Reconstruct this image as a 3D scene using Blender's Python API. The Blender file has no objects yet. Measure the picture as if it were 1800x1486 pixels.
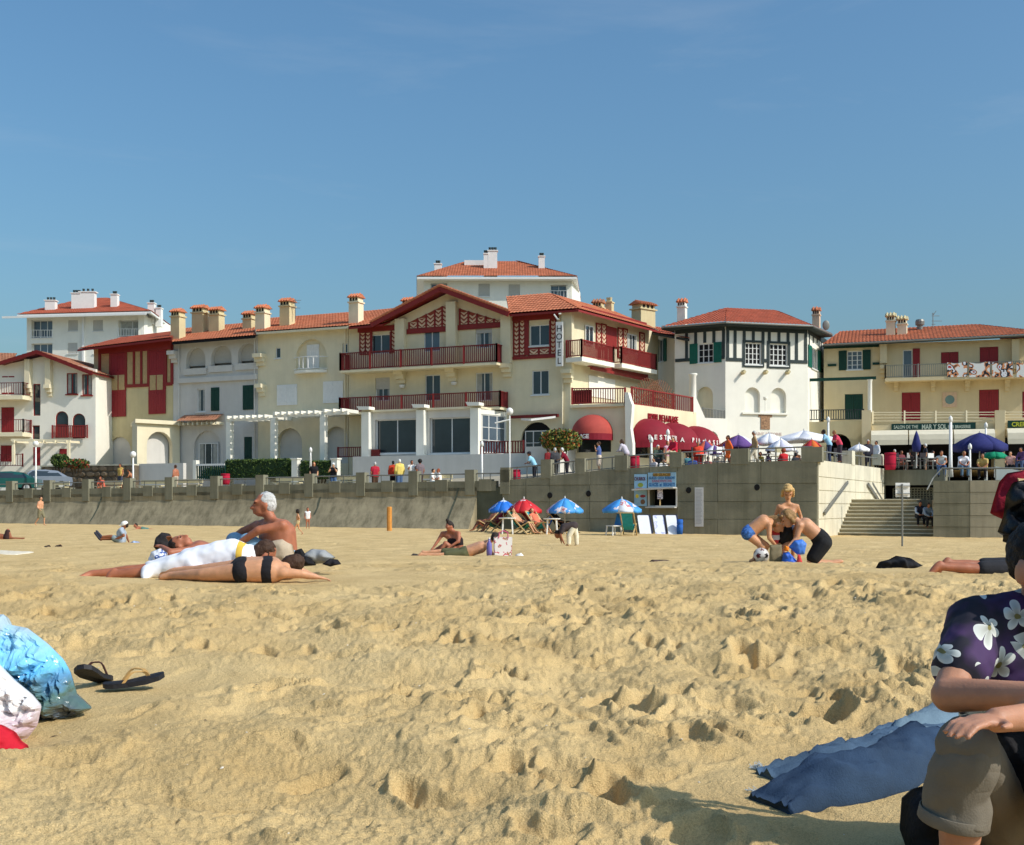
import bpy, math, random
import numpy as np
from mathutils import Vector, Matrix
random.seed(7)
S = bpy.context.scene
COL = S.collection
# ---------------------------------------------------------------- camera, sky, sun, exposure
F, HZ, CX, CZ = 2090.0, 890.0, 900.0, 1.0       # focal length in photo pixels, horizon row, centre column, eye height
cam_d = bpy.data.cameras.new('camera')
cam = bpy.data.objects.new('camera', cam_d); COL.objects.link(cam)
cam.location = (0, 0, CZ); cam.rotation_euler = (math.radians(90), 0, 0)
cam_d.sensor_fit = 'HORIZONTAL'; cam_d.sensor_width = 36; cam_d.lens = F / 1800 * 36
cam_d.shift_y = (HZ - 743) / 1800
cam_d.clip_start = 0.1; cam_d.clip_end = 5000
S.camera = cam
SUN_AZ, SUN_EL = math.radians(27), math.radians(40)
sun_dir = Vector((math.cos(SUN_AZ) * math.cos(SUN_EL), -math.sin(SUN_AZ) * math.cos(SUN_EL), math.sin(SUN_EL)))
W = bpy.data.worlds.new('World'); S.world = W; W.use_nodes = True
wn = W.node_tree.nodes; wl = W.node_tree.links; wn.clear()
sky = wn.new('ShaderNodeTexSky'); sky.sky_type = 'NISHITA'; sky.sun_disc = False
sky.sun_elevation = SUN_EL; sky.sun_rotation = math.atan2(sun_dir.x, sun_dir.y)
sky.altitude = 0; sky.air_density = 1.5; sky.dust_density = 3.0; sky.ozone_density = 10
bg = wn.new('ShaderNodeBackground'); bg.inputs['Strength'].default_value = 0.135
wo = wn.new('ShaderNodeOutputWorld')
wt = wn.new('ShaderNodeMix'); wt.data_type = 'RGBA'; wt.blend_type = 'MULTIPLY'; wt.inputs[0].default_value = 1; wt.inputs[7].default_value = (1.0, 1.1, 1.03, 1)   # the camera's cool white balance
wl.new(sky.outputs[0], wt.inputs[6])
# faint cirrus, spread over the whole sky
ct = wn.new('ShaderNodeTexCoord'); cm = wn.new('ShaderNodeMapping'); cm.inputs['Scale'].default_value = (1.6, 1.2, 9.); cm.inputs['Rotation'].default_value = (0.05, .22, 0); cm.inputs['Location'].default_value = (.55, 0, .35)
cn = wn.new('ShaderNodeTexNoise'); cn.inputs['Scale'].default_value = 1.7; cn.inputs['Detail'].default_value = 9; cn.inputs['Roughness'].default_value = .62; cn.inputs['Distortion'].default_value = .5
cr0 = wn.new('ShaderNodeValToRGB'); cr0.color_ramp.elements[0].position = .56; cr0.color_ramp.elements[1].position = .85; cr0.color_ramp.elements[1].color = (.13, .13, .13, 1)
cx = wn.new('ShaderNodeMix'); cx.data_type = 'RGBA'; cx.inputs[7].default_value = (5.2, 5.4, 5.6, 1)
wl.new(ct.outputs['Generated'], cm.inputs[0]); wl.new(cm.outputs[0], cn.inputs['Vector']); wl.new(cn.outputs[0], cr0.inputs[0]); wl.new(cr0.outputs[0], cx.inputs[0]); wl.new(wt.outputs[2], cx.inputs[6]); wl.new(cx.outputs[2], bg.inputs[0]); wl.new(bg.outputs[0], wo.inputs[0])
sl = bpy.data.lights.new('sun', 'SUN'); sl.energy = 3.6; sl.angle = math.radians(0.55); sl.color = (1.0, 0.94, 0.86)
so = bpy.data.objects.new('sun', sl); COL.objects.link(so)
so.rotation_euler = sun_dir.to_track_quat('Z', 'Y').to_euler(); so.location = (40, -20, 40)
S.view_settings.view_transform = 'Standard'; S.view_settings.look = 'None'
S.view_settings.exposure = 0.0; S.view_settings.gamma = 1.0; S.view_settings.use_curve_mapping = False
S.cycles.use_denoising = True
try: S.cycles.denoiser = 'OPENIMAGEDENOISE'
except Exception: pass
S.cycles.max_bounces = 6; S.cycles.diffuse_bounces = 3; S.cycles.glossy_bounces = 2; S.cycles.transmission_bounces = 4
S.cycles.transparent_max_bounces = 6; S.cycles.caustics_reflective = False; S.cycles.caustics_refractive = False

# ---------------------------------------------------------------- helpers
def P(px, py, d):
    return Vector(((px - CX) * d / F, d, CZ + (HZ - py) * d / F))
def lin(c):
    return tuple(((x / 255) / 12.92 if x / 255 <= .04045 else ((x / 255 + .055) / 1.055) ** 2.4) for x in c)
def tag(o, label=None, cat=None, group=None, kind=None):
    if label: o['label'] = label
    if cat: o['category'] = cat
    if group: o['group'] = group
    if kind: o['kind'] = kind
    return o
def empty(name, loc, label=None, cat=None, group=None):
    o = bpy.data.objects.new(name, None); COL.objects.link(o); o.location = loc; o.empty_display_size = .3
    return tag(o, label, cat, group)
MATS = {}
def M(name, col, rough=.8, var=.12, scale=2.0, bump=0., bscale=30., metal=0., spec=.3, streak=0., alpha=1., coat=0., stain=None):
    """plain procedural material: base colour varied by noise (and optional vertical streaks), fine relief by bump"""
    if name in MATS: return MATS[name]
    m = bpy.data.materials.new(name); m.use_nodes = True
    nt = m.node_tree; N = nt.nodes; L = nt.links; b = N['Principled BSDF']
    c = lin(col)
    b.inputs['Roughness'].default_value = rough; b.inputs['Metallic'].default_value = metal
    b.inputs['Specular IOR Level'].default_value = spec
    if coat: b.inputs['Coat Weight'].default_value = coat
    tc = N.new('ShaderNodeTexCoord')
    no = N.new('ShaderNodeTexNoise'); no.inputs['Scale'].default_value = scale; no.inputs['Detail'].default_value = 7; no.inputs['Roughness'].default_value = .62
    L.new(tc.outputs['Object'], no.inputs['Vector'])
    cr = N.new('ShaderNodeValToRGB')
    cr.color_ramp.elements[0].position = .3; cr.color_ramp.elements[1].position = .7
    cr.color_ramp.elements[0].color = (*[x * (1 - var) for x in c], 1); cr.color_ramp.elements[1].color = (*[min(1, x * (1 + var)) for x in c], 1)
    L.new(no.outputs[0], cr.inputs[0]); out = cr.outputs[0]
    if streak:
        mp = N.new('ShaderNodeMapping'); mp.inputs['Scale'].default_value = (1.6, 1.6, .09)
        L.new(tc.outputs['Object'], mp.inputs[0])
        n2 = N.new('ShaderNodeTexNoise'); n2.inputs['Scale'].default_value = 1.3; n2.inputs['Detail'].default_value = 8; n2.inputs['Roughness'].default_value = .7
        L.new(mp.outputs[0], n2.inputs['Vector'])
        r2 = N.new('ShaderNodeValToRGB'); r2.color_ramp.elements[0].position = .42; r2.color_ramp.elements[1].position = .72
        L.new(n2.outputs[0], r2.inputs[0])
        mx = N.new('ShaderNodeMix'); mx.data_type = 'RGBA'
        mu = N.new('ShaderNodeMath'); mu.operation = 'MULTIPLY'; mu.inputs[1].default_value = streak
        L.new(r2.outputs[0], mu.inputs[0]); L.new(mu.outputs[0], mx.inputs[0])
        L.new(out, mx.inputs[6]); sc = lin(stain) if stain else [x * .35 for x in c]
        mx.inputs[7].default_value = (*sc, 1); out = mx.outputs[2]
    L.new(out, b.inputs['Base Color'])
    if bump:
        n3 = N.new('ShaderNodeTexNoise'); n3.inputs['Scale'].default_value = bscale; n3.inputs['Detail'].default_value = 5
        L.new(tc.outputs['Object'], n3.inputs['Vector'])
        bp = N.new('ShaderNodeBump'); bp.inputs['Strength'].default_value = bump; bp.inputs['Distance'].default_value = .02
        L.new(n3.outputs[0], bp.inputs['Height']); L.new(bp.outputs[0], b.inputs['Normal'])
    if alpha < 1: b.inputs['Alpha'].default_value = alpha
    MATS[name] = m
    return m
def wpos(o):
    v = Vector(o.location)
    p = o.parent
    while p: v += Vector(p.location); p = p.parent
    return v
class MB:
    """mesh builder in world coordinates"""
    def __init__(s): s.v = []; s.f = []; s.mi = []; s.m = 0
    def add(s, vs, fs):
        b = len(s.v); s.v.extend([tuple(x) for x in vs]); s.f.extend([tuple(i + b for i in f) for f in fs]); s.mi.extend([s.m] * len(fs)); return s
    def quad(s, a, b, c, d): return s.add([a, b, c, d], [(0, 1, 2, 3)])
    def hexa(s, q):   # q: 4 bottom + 4 top
        return s.add(q, [(3, 2, 1, 0), (4, 5, 6, 7), (0, 1, 5, 4), (1, 2, 6, 5), (2, 3, 7, 6), (3, 0, 4, 7)])
    def fbox(s, f, u0, u1, n0, n1, z0, z1):
        return s.hexa([f.W(u0, n1, z0), f.W(u1, n1, z0), f.W(u1, n0, z0), f.W(u0, n0, z0), f.W(u0, n1, z1), f.W(u1, n1, z1), f.W(u1, n0, z1), f.W(u0, n0, z1)])
    def box(s, c, sx, sy, sz, rz=0, taper=1.):
        c = Vector(c); ca, sa = math.cos(rz), math.sin(rz); q = []
        for zz, t in ((0, 1.), (sz, taper)):
            for x, y in ((-1, -1), (1, -1), (1, 1), (-1, 1)):
                x, y = x * sx / 2 * t, y * sy / 2 * t
                q.append(c + Vector((x * ca - y * sa, x * sa + y * ca, zz)))
        return s.hexa(q)
    def fpoly(s, f, pts, n0, n1):   # polygon in (u,z), extruded from n0 (back) to n1 (front)
        k = len(pts); vs = [f.W(u, n1, z) for u, z in pts] + [f.W(u, n0, z) for u, z in pts]
        fs = [tuple(range(k)), tuple(range(2 * k - 1, k - 1, -1))] + [(i, i + k, (i + 1) % k + k, (i + 1) % k) for i in range(k)]
        return s.add(vs, fs)
    def bar(s, a, b, w, h=None):   # square bar between two points
        a, b = Vector(a), Vector(b); h = h or w; d = (b - a).normalized()
        up = Vector((0, 0, 1)) if abs(d.z) < .9 else Vector((0, 1, 0))
        x = d.cross(up).normalized() * w / 2; y = x.normalized().cross(d) * h / 2
        return s.hexa([a - x - y, a + x - y, a + x + y, a - x + y, b - x - y, b + x - y, b + x + y, b - x + y])
    def tube(s, pts, rs, seg=8, cap=True, flat=None):
        pts = [Vector(p) for p in pts]; n = len(pts)
        if not hasattr(rs, '__len__'): rs = [rs] * n
        vs = []; prev = None
        for i, p in enumerate(pts):
            d = (pts[min(i + 1, n - 1)] - pts[max(i - 1, 0)])
            d = d.normalized() if d.length > 1e-9 else Vector((0, 0, 1))
            if prev is None:
                up = Vector((0, 0, 1)) if abs(d.z) < .9 else Vector((0, 1, 0)); x = d.cross(up).normalized()
            else:
                x = (prev - d * prev.dot(d)).normalized()
            prev = x; y = d.cross(x)
            for k in range(seg):
                a = 2 * math.pi * k / seg; vs.append(p + x * math.cos(a) * rs[i] + y * math.sin(a) * rs[i])
        fs = [(i * seg + k, i * seg + (k + 1) % seg, (i + 1) * seg + (k + 1) % seg, (i + 1) * seg + k) for i in range(n - 1) for k in range(seg)]
        if cap: fs += [tuple(range(seg - 1, -1, -1)), tuple(range((n - 1) * seg, n * seg))]
        return s.add(vs, fs)
    def lathe(s, c, prof, seg=16, a0=0., a1=2 * math.pi, sx=1., sy=1., rz=0.):
        c = Vector(c); full = abs(a1 - a0 - 2 * math.pi) < 1e-6; m = seg if full else seg + 1; vs = []
        for r, z in prof:
            for k in range(m):
                a = a0 + (a1 - a0) * k / seg; x, y = r * math.cos(a) * sx, r * math.sin(a) * sy
                vs.append(c + Vector((x * math.cos(rz) - y * math.sin(rz), x * math.sin(rz) + y * math.cos(rz), z)))
        fs = []
        for i in range(len(prof) - 1):
            for k in range(seg):
                k2 = (k + 1) % m if full else k + 1
                fs.append((i * m + k, i * m + k2, (i + 1) * m + k2, (i + 1) * m + k))
        return s.add(vs, fs)
    def ell(s, c, rx, ry, rz, R=None, seg=14, rings=9):
        c = Vector(c); R = R or Matrix.Identity(3); vs = [c + R @ Vector((0, 0, -rz))]; fs = []
        for i in range(1, rings):
            t = math.pi * i / rings - math.pi / 2
            for k in range(seg):
                a = 2 * math.pi * k / seg
                vs.append(c + R @ Vector((rx * math.cos(t) * math.cos(a), ry * math.cos(t) * math.sin(a), rz * math.sin(t))))
        vs.append(c + R @ Vector((0, 0, rz))); last = len(vs) - 1
        for k in range(seg): fs.append((0, 1 + (k + 1) % seg, 1 + k))
        for i in range(rings - 2):
            for k in range(seg):
                a, b = 1 + i * seg + k, 1 + i * seg + (k + 1) % seg; fs.append((a, b, b + seg, a + seg))
        for k in range(seg): fs.append((last, last - seg + k, last - seg + (k + 1) % seg))
        return s.add(vs, fs)
    def caps(s, a, b, ra, rb, seg=12):   # tapered capsule
        a, b = Vector(a), Vector(b); d = b - a; L = d.length
        if L < 1e-6: return s.ell(a, ra, ra, ra)
        d /= L; pts = []; rs = []
        for t in (0.05, .35, .7, .9): 
            an = t * math.pi / 2; pts.append(a - d * ra * math.cos(an)); rs.append(ra * math.sin(an))
        pts.append(a); rs.append(ra); pts.append(b); rs.append(rb)
        for t in (.9, .7, .35, .05):
            an = t * math.pi / 2; pts.append(b + d * rb * math.cos(an)); rs.append(rb * math.sin(an))
        return s.tube(pts, rs, seg)
    def xf(s, o, yaw=0., k=1., start=0):
        o = Vector(o); c, n = math.cos(yaw), math.sin(yaw)
        s.v[start:] = [(o.x + (x * c - y * n) * k, o.y + (x * n + y * c) * k, o.z + z * k) for x, y, z in s.v[start:]]; return s
    def build(s, name, mats, parent=None, smooth=False, label=None, cat=None, group=None, kind=None, loc=None):
        if not isinstance(mats, (list, tuple)): mats = [mats]
        if parent is None:
            if loc is None:
                a = np.array(s.v); loc = Vector(((a[:, 0].min() + a[:, 0].max()) / 2, (a[:, 1].min() + a[:, 1].max()) / 2, a[:, 2].min()))
            off = Vector(loc)
        else: off = wpos(parent)
        me = bpy.data.meshes.new(name); me.from_pydata([(x[0] - off.x, x[1] - off.y, x[2] - off.z) for x in s.v], [], s.f)
        for m in mats: me.materials.append(m)
        if len(mats) > 1: me.polygons.foreach_set('material_index', s.mi)
        if smooth: me.polygons.foreach_set('use_smooth', [True] * len(me.polygons))
        me.update()
        o = bpy.data.objects.new(name, me); COL.objects.link(o)
        if parent is None: o.location = off
        else: o.parent = parent
        return tag(o, label, cat, group, kind)
def copy_tree(o, parent=None):
    c = o.copy(); COL.objects.link(c); c.parent = parent
    for ch in list(o.children): copy_tree(ch, c)
    return c
class Fac:
    """a vertical facade plane through two plan points; turns photo pixels into (along, height)"""
    def __init__(s, pa, da, pb, db, n=0.):
        s.A = Vector(((pa - CX) * da / F, da)); s.B = Vector(((pb - CX) * db / F, db)); s.setup(n)
    def setup(s, n=0.):
        s.U = (s.B - s.A).normalized(); s.N = Vector((s.U.y, -s.U.x))
        if s.N.dot(-s.A) < 0: s.N = -s.N
        s.A = s.A + s.N * n; s.B = s.B + s.N * n; s.L = (s.B - s.A).length
        return s
    def off(s, n):
        g = Fac.__new__(Fac); g.A = s.A.copy(); g.B = s.B.copy(); return g.setup(n)
    def u(s, px):
        k = (px - CX) / F
        return (k * s.A.y - s.A.x) / (s.U.x - k * s.U.y)
    def d(s, px): return s.A.y + s.U.y * s.u(px)
    def z(s, px, py): return CZ + (HZ - py) * s.d(px) / F
    def W(s, u, n, z):
        q = s.A + s.U * u + s.N * n
        return Vector((q.x, q.y, z))
    def R(s, x0, y0, x1, y1):
        a, b = s.u(x0), s.u(x1); m = (x0 + x1) / 2
        return min(a, b), max(a, b), s.z(m, max(y0, y1)), s.z(m, min(y0, y1))
    def pt(s, px, py, n=0.): return s.W(s.u(px), n, s.z(px, py))
def arc(u0, u1, zs, rise, k=10):
    c, r = (u0 + u1) / 2, (u1 - u0) / 2
    return [(c - r * math.cos(math.pi * i / k), zs + rise * math.sin(math.pi * i / k)) for i in range(k + 1)]
def wall(mb, f, u0, u1, z0, z1, holes=(), dep=.22, n=0.):
    """front sheet with real openings and reveals; hole = (u0,u1,z0,z1[,rise of the arched head])"""
    us = sorted({u0, u1, *[max(u0, h[0]) for h in holes], *[min(u1, h[1]) for h in holes]})
    zs = sorted({z0, z1, *[max(z0, h[2]) for h in holes], *[min(z1, h[3]) for h in holes]})
    for a, b in zip(us, us[1:]):
        for c, d in zip(zs, zs[1:]):
            if b - a < 1e-5 or d - c < 1e-5: continue
            um, zm = (a + b) / 2, (c + d) / 2
            if any(h[0] < um < h[1] and h[2] < zm < h[3] for h in holes): continue
            mb.quad(f.W(a, n, c), f.W(b, n, c), f.W(b, n, d), f.W(a, n, d))
    for h in holes:
        a, b, c, d = h[:4]
        if len(h) > 4:
            rise = h[4]; pts = arc(a, b, d - rise, rise)
            k = len(pts) // 2
            for i in range(k): mb.add([f.W(a, n, d), f.W(*((pts[i][0], n, pts[i][1]))), f.W(pts[i + 1][0], n, pts[i + 1][1])], [(0, 1, 2)])
            for i in range(k, len(pts) - 1): mb.add([f.W(b, n, d), f.W(pts[i][0], n, pts[i][1]), f.W(pts[i + 1][0], n, pts[i + 1][1])], [(0, 1, 2)])
            for i in range(len(pts) - 1):
                p, q = pts[i], pts[i + 1]
                mb.quad(f.W(p[0], n, p[1]), f.W(q[0], n, q[1]), f.W(q[0], n - dep, q[1]), f.W(p[0], n - dep, p[1]))
            top = d - rise
        else:
            top = d; mb.quad(f.W(a, n, d), f.W(b, n, d), f.W(b, n - dep, d), f.W(a, n - dep, d))
        mb.quad(f.W(a, n, c), f.W(a, n, top), f.W(a, n - dep, top), f.W(a, n - dep, c))
        mb.quad(f.W(b, n, c), f.W(b, n, top), f.W(b, n - dep, top), f.W(b, n - dep, c))
        mb.quad(f.W(a, n, c), f.W(b, n, c), f.W(b, n - dep, c), f.W(a, n - dep, c))
    for e in (u0, u1): mb.quad(f.W(e, n, z0), f.W(e, n, z1), f.W(e, n - dep - .3, z1), f.W(e, n - dep - .3, z0))
    mb.quad(f.W(u0, n, z1), f.W(u1, n, z1), f.W(u1, n - dep - .3, z1), f.W(u0, n - dep - .3, z1))
    return mb
def plan4(A, B, C, D):
    n = (B - A).cross(D - A); C = C.copy(); C.z = A.z - (n.x * (C.x - A.x) + n.y * (C.y - A.y)) / n.z
    return C
def tiles(mb, A, B, C, D, pitch=.27, amp=.055, n=4, lift=.0):
    """pantile sheet on the convex quad A,B (eave) C,D (ridge): real corrugation, rows stepped"""
    A, B, C, D = map(Vector, (A, B, C, D)); s = (B - A).normalized(); nn = s.cross(D - A) if (D - A).length > 1e-6 else s.cross(C - A)
    nn = nn.normalized(); nn = nn if nn.z > 0 else -nn; t = nn.cross(s).normalized(); t = t if t.z > 0 else -t
    poly = [((X - A).dot(s), (X - A).dot(t)) for X in (A, B, C, D)]
    s0, s1 = min(p[0] for p in poly), max(p[0] for p in poly); step = pitch / n
    cnt = max(2, int((s1 - s0) / step)); cols = []
    T = max(p[1] for p in poly); rows = max(1, int(T / .42))
    for i in range(cnt + 1):
        x = s0 + 1e-4 + (s1 - s0 - 2e-4) * i / cnt; ys = []
        for k in range(4):
            p, q = poly[k], poly[(k + 1) % 4]
            if abs(p[0] - q[0]) < 1e-9: continue
            w = (x - p[0]) / (q[0] - p[0])
            if -1e-6 <= w <= 1 + 1e-6: ys.append(p[1] + w * (q[1] - p[1]))
        if len(ys) < 2: ys = [0, 0]
        cols.append((x, min(ys), max(ys)))
    vs = []; fs = []; m = rows * 2
    for i, (x, a, b) in enumerate(cols):
        h = amp * abs(math.cos(math.pi * (x - s0) / pitch)) ** .8
        for r in range(rows):
            for e in (0, 1):
                y = min(max(T * (r + e) / rows, a), b)
                vs.append(A + s * x + t * y + nn * (lift + h + (.035 if e == 0 else 0)))
    for i in range(cnt):
        for r in range(m - 1): fs.append((i * m + r, (i + 1) * m + r, (i + 1) * m + r + 1, i * m + r + 1))
    return mb.add(vs, fs)
def slab(mb, pts, th):   # thick plate under a polygon, thickness downwards
    k = len(pts); pts = [Vector(p) for p in pts]; dn = Vector((0, 0, -th))
    return mb.add(pts + [p + dn for p in pts], [tuple(range(k)), tuple(range(2 * k - 1, k - 1, -1))] + [(i, i + k, (i + 1) % k + k, (i + 1) % k) for i in range(k)])
def text_obj(name, txt, mat, parent, f, px, py, h, n, font_w=1.0, center=False, label=None, ext=.01, bold=0.0):
    """lettering as mesh, standing on the facade f with its lower-left at the pixel, h metres tall"""
    cu = bpy.data.curves.new(name, 'FONT'); cu.body = txt; cu.size = h / .7; cu.extrude = ext; cu.align_x = 'CENTER' if center else 'LEFT'
    cu.offset = bold; cu.resolution_u = 3
    t = bpy.data.objects.new(name, cu); COL.objects.link(t)
    me = bpy.data.meshes.new_from_object(t)
    bpy.data.objects.remove(t); bpy.data.curves.remove(cu)
    u0, z0 = f.u(px), f.z(px, py); off = wpos(parent) if parent else Vector((0, 0, 0))
    for v in me.vertices:
        x, y, z = v.co; q = f.W(u0 + x * font_w, n + z, z0 + y); v.co = q - off
    me.materials.clear(); me.materials.append(mat); me.name = name
    o = bpy.data.objects.new(name, me); COL.objects.link(o)
    if parent: o.parent = parent
    return o
# ---------------------------------------------------------------- materials
ROOF = M('roof_tile_orange', (192, 118, 84), .85, .24, 1.3, .4, 9)
ROOF2 = M('roof_tile_red', (182, 98, 72), .85, .22, 1.3, .4, 9)
ROOFD = M('roof_tile_brown', (168, 116, 88), .85, .25, 1.3, .4, 9)
RED = M('oxblood_paint', (138, 44, 40), .5, .12, 3)
REDS = M('red_shutter_paint', (146, 42, 46), .55, .08, 5)
DRED = M('dark_red_wood', (112, 32, 30), .55, .15, 4)
CREAM = M('cream_render', (228, 216, 182), .9, .07, .8, .15, 25, streak=.2, stain=(196, 182, 140))
PALE = M('pale_yellow_render', (232, 220, 188), .9, .07, .8, .15, 25, streak=.25, stain=(196, 184, 150))
WHITE = M('white_render', (240, 236, 222), .9, .05, .8, .12, 25, streak=.14, stain=(212, 205, 182))
GREYW = M('grey_white_render', (212, 208, 200), .9, .06, .8, .15, 25, streak=.2, stain=(176, 172, 160))
OCHRE = M('ochre_render', (206, 192, 150), .9, .08, .9, .2, 25, streak=.25, stain=(168, 152, 110))
BEIGE = M('beige_render', (222, 204, 164), .9, .06, .8, .15, 25, streak=.22, stain=(190, 172, 128))
BEIGEP = M('beige_panel', (186, 160, 116), .9, .12, 5, .3, 20)
WPAINT = M('white_paint', (236, 234, 228), .5, .05, 4)
FRAME = M('white_window_frame', (226, 226, 222), .45, .04, 4)
BLIND = M('roller_blind', (192, 188, 178), .7, .05, 6)
DGREEN = M('dark_green_paint', (22, 62, 50), .5, .12, 4)
TEAL = M('teal_shutter_paint', (16, 98, 82), .5, .12, 4)
TIMB = M('dark_timber', (52, 62, 62), .7, .15, 5)
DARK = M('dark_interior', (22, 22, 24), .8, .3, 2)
IRON = M('grey_iron', (128, 128, 122), .5, .1, 5, metal=.3)
BRICKC = M('pale_brick', (222, 190, 160), .85, .12, 6)
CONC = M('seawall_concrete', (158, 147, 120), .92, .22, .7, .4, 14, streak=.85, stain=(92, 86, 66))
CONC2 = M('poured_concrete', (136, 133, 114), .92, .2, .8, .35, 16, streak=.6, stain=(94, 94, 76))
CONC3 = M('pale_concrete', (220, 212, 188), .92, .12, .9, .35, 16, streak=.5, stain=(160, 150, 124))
PAVE = M('promenade_paving', (176, 164, 140), .9, .1, 1.2, .2, 20)
STONE = M('rubble_stone', (104, 92, 76), .95, .3, 4, .8, 9)
ALGAE = M('algae_stained_concrete', (88, 92, 78), .92, .25, .9, .35, 14, streak=.6, stain=(58, 62, 52))
def glass(name, col, rough=.06):
    m = M(name, col, rough, .25, .6, spec=.8); return m
GLASS = glass('window_glass', (46, 56, 62)); GLASSB = glass('window_glass_blue', (84, 98, 110), .1); CURT = M('curtain', (176, 176, 168), .8, .25, 3)
# ---------------------------------------------------------------- sand
def vnoise(x, y, seed=0):
    xi = np.floor(x).astype(np.int64); yi = np.floor(y).astype(np.int64); fx = x - xi; fy = y - yi
    def g(i, j):
        h = (i * 374761393 + j * 668265263 + seed * 974634777) & 0xffffffff
        h = ((h ^ (h >> 13)) * 1274126177) & 0xffffffff
        a = ((h ^ (h >> 16)) & 0xffff) / 65536. * 2 * np.pi
        return np.cos(a), np.sin(a)
    u = fx * fx * fx * (fx * (fx * 6 - 15) + 10); v = fy * fy * fy * (fy * (fy * 6 - 15) + 10); r = []
    for dj in (0, 1):
        row = []
        for di in (0, 1):
            c, s = g(xi + di, yi + dj); row.append(c * (fx - di) + s * (fy - dj))
        r.append(row[0] + u * (row[1] - row[0]))
    return (r[0] + v * (r[1] - r[0])) * 1.5
PD = [0, 2, 3.5, 5, 7.5, 10.4, 13, 16, 20, 26, 40, 60]
PZ = [-1.0, -.98, -.94, -.87, -.745, -.635, -.68, -.77, -.91, -1.08, -1.17, -1.2]
def sand_base(x, y):
    x = np.asarray(x, float); y = np.asarray(y, float)
    near = np.interp(y, PD, PZ); far = np.interp(x, [-40, -2, 14, 30], [-1.05, -1.18, -1.42, -1.5])
    w = np.clip((y - 26) / 24, 0, 1); w = w * w * (3 - 2 * w)
    return CZ + near * (1 - w) + far * w
def ground(px, d):   # z of the smoothed sand under a pixel column at depth d
    return float(sand_base((px - CX) * d / F, d))
def make_sand():
    ks = np.concatenate([np.linspace(-1.3, -.58, 40)[:-1], np.linspace(-.58, .58, 860), np.linspace(.58, 1.3, 40)[1:]])
    ds = np.concatenate([np.exp(np.linspace(math.log(1.3), math.log(24), 660))[:-1], np.exp(np.linspace(math.log(24), math.log(84), 70))])
    K, D = np.meshgrid(ks, ds); X = K * D; Y = D; z = sand_base(X, Y)
    fade = np.interp(D, [1.5, 8, 11, 16, 30, 84], [1., 1., .62, .42, .35, .25])
    rough_ = np.clip(.75 + .5 * vnoise(X * .35 + 9, Y * .35, 5) + .06 * X, .35, 1.0)
    wx = .05 * vnoise(X * 5, Y * 5, 1) + .02 * vnoise(X * 14, Y * 14, 2); wy = .05 * vnoise(X * 5, Y * 5, 3) + .02 * vnoise(X * 14, Y * 14, 4)
    Xw, Yw = X + wx, Y + wy
    h = .07 * vnoise(X * .8, Y * .8, 11) + .05 * vnoise(X * 1.9, Y * 1.7, 12)
    b = 1 - np.abs(vnoise(Xw * 2.6, Yw * 2.3, 13)) * 1.6; h += .019 * rough_ * np.clip(b, 0, 1) ** 1.2; h += .04 * np.abs(vnoise(Xw * 1.7 + 5, Yw * 1.6, 21))
    b = 1 - np.abs(vnoise(Xw * 5.4, Yw * 5.0, 14)) * 1.6; h += .013 * rough_ * np.clip(b, 0, 1) ** 1.6
    cl = np.clip(vnoise(Xw * 9, Yw * 9, 15), 0, 1); h += .016 * rough_ * cl + .02 * np.clip(vnoise(Xw * 16, Yw * 16, 22) - .25, 0, 1)
    h += .010 * vnoise(Xw * 13, Yw * 13, 16) * rough_ + .009 * vnoise(Xw * 27, Yw * 27, 17) * rough_ + .005 * vnoise(X * 60, Y * 60, 18) + .012 * np.clip(vnoise(Xw * 36, Yw * 36, 24) - .3, 0, 1) * rough_
    z = z + h * fade
    rng = np.random.default_rng(5)
    def stamp(x, y, L, Wd, a, dep, rim):
        R = L * 1.7; k0, k1 = (x - R) / max(y - R, .5), (x + R) / max(y - R, .5); k2, k3 = (x - R) / (y + R), (x + R) / (y + R)
        i0, i1 = np.searchsorted(ds, [y - R, y + R]); j0, j1 = np.searchsorted(ks, [min(k0, k2), max(k1, k3)])
        if i1 <= i0 or j1 <= j0: return
        sx = Xw[i0:i1, j0:j1] - x; sy = Yw[i0:i1, j0:j1] - y
        p = (sx * math.cos(a) + sy * math.sin(a)) / L; q = (-sx * math.sin(a) + sy * math.cos(a)) / Wd
        q = q * (1 + .35 * p); r = np.sqrt(p * p + q * q)
        pit = np.clip(1 - r ** 2.6, 0, 1) ** 1.2 * (.75 + .5 * p)
        z[i0:i1, j0:j1] += -dep * pit + rim * np.exp(-((r - 1.22) / .24) ** 2)
    for n, d0, d1 in ((1400, 2.2, 15), (1700, 13, 45)):
        for i in range(n):
            d = math.sqrt(rng.uniform(d0 * d0, d1 * d1)); k = rng.uniform(-.75, .75); x = k * d
            if d < 6 and x < -.9 and rng.uniform() < .7: continue
            s = rng.uniform(.75, 1.15); deep = rng.uniform() ** 1.6
            stamp(x, d, .15 * s, .07 * s, rng.uniform(0, math.pi), (.02 + .045 * deep) * (1 if d < 10 else .7), (.012 + .011 * deep) * (1 if d < 10 else .5))
    for px, d, L, Wd, a, dep in ((1450, 4.9, .17, .1, .9, .13), (1060, 3.75, .17, .09, 1.3, .14), (935, 7.2, .16, .08, .7, .09), (1500, 9.0, .2, .1, .4, .09), (480, 5.5, .2, .08, .6, .09), (830, 5.2, .18, .07, .5, .09), (1330, 6.2, .2, .12, .9, .1)):
        stamp((px - CX) * d / F, d, L, Wd, a, dep, .03)
    sb = sand_base(X, Y); mask = np.ones_like(z)   # trodden flat where people and things lie
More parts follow.
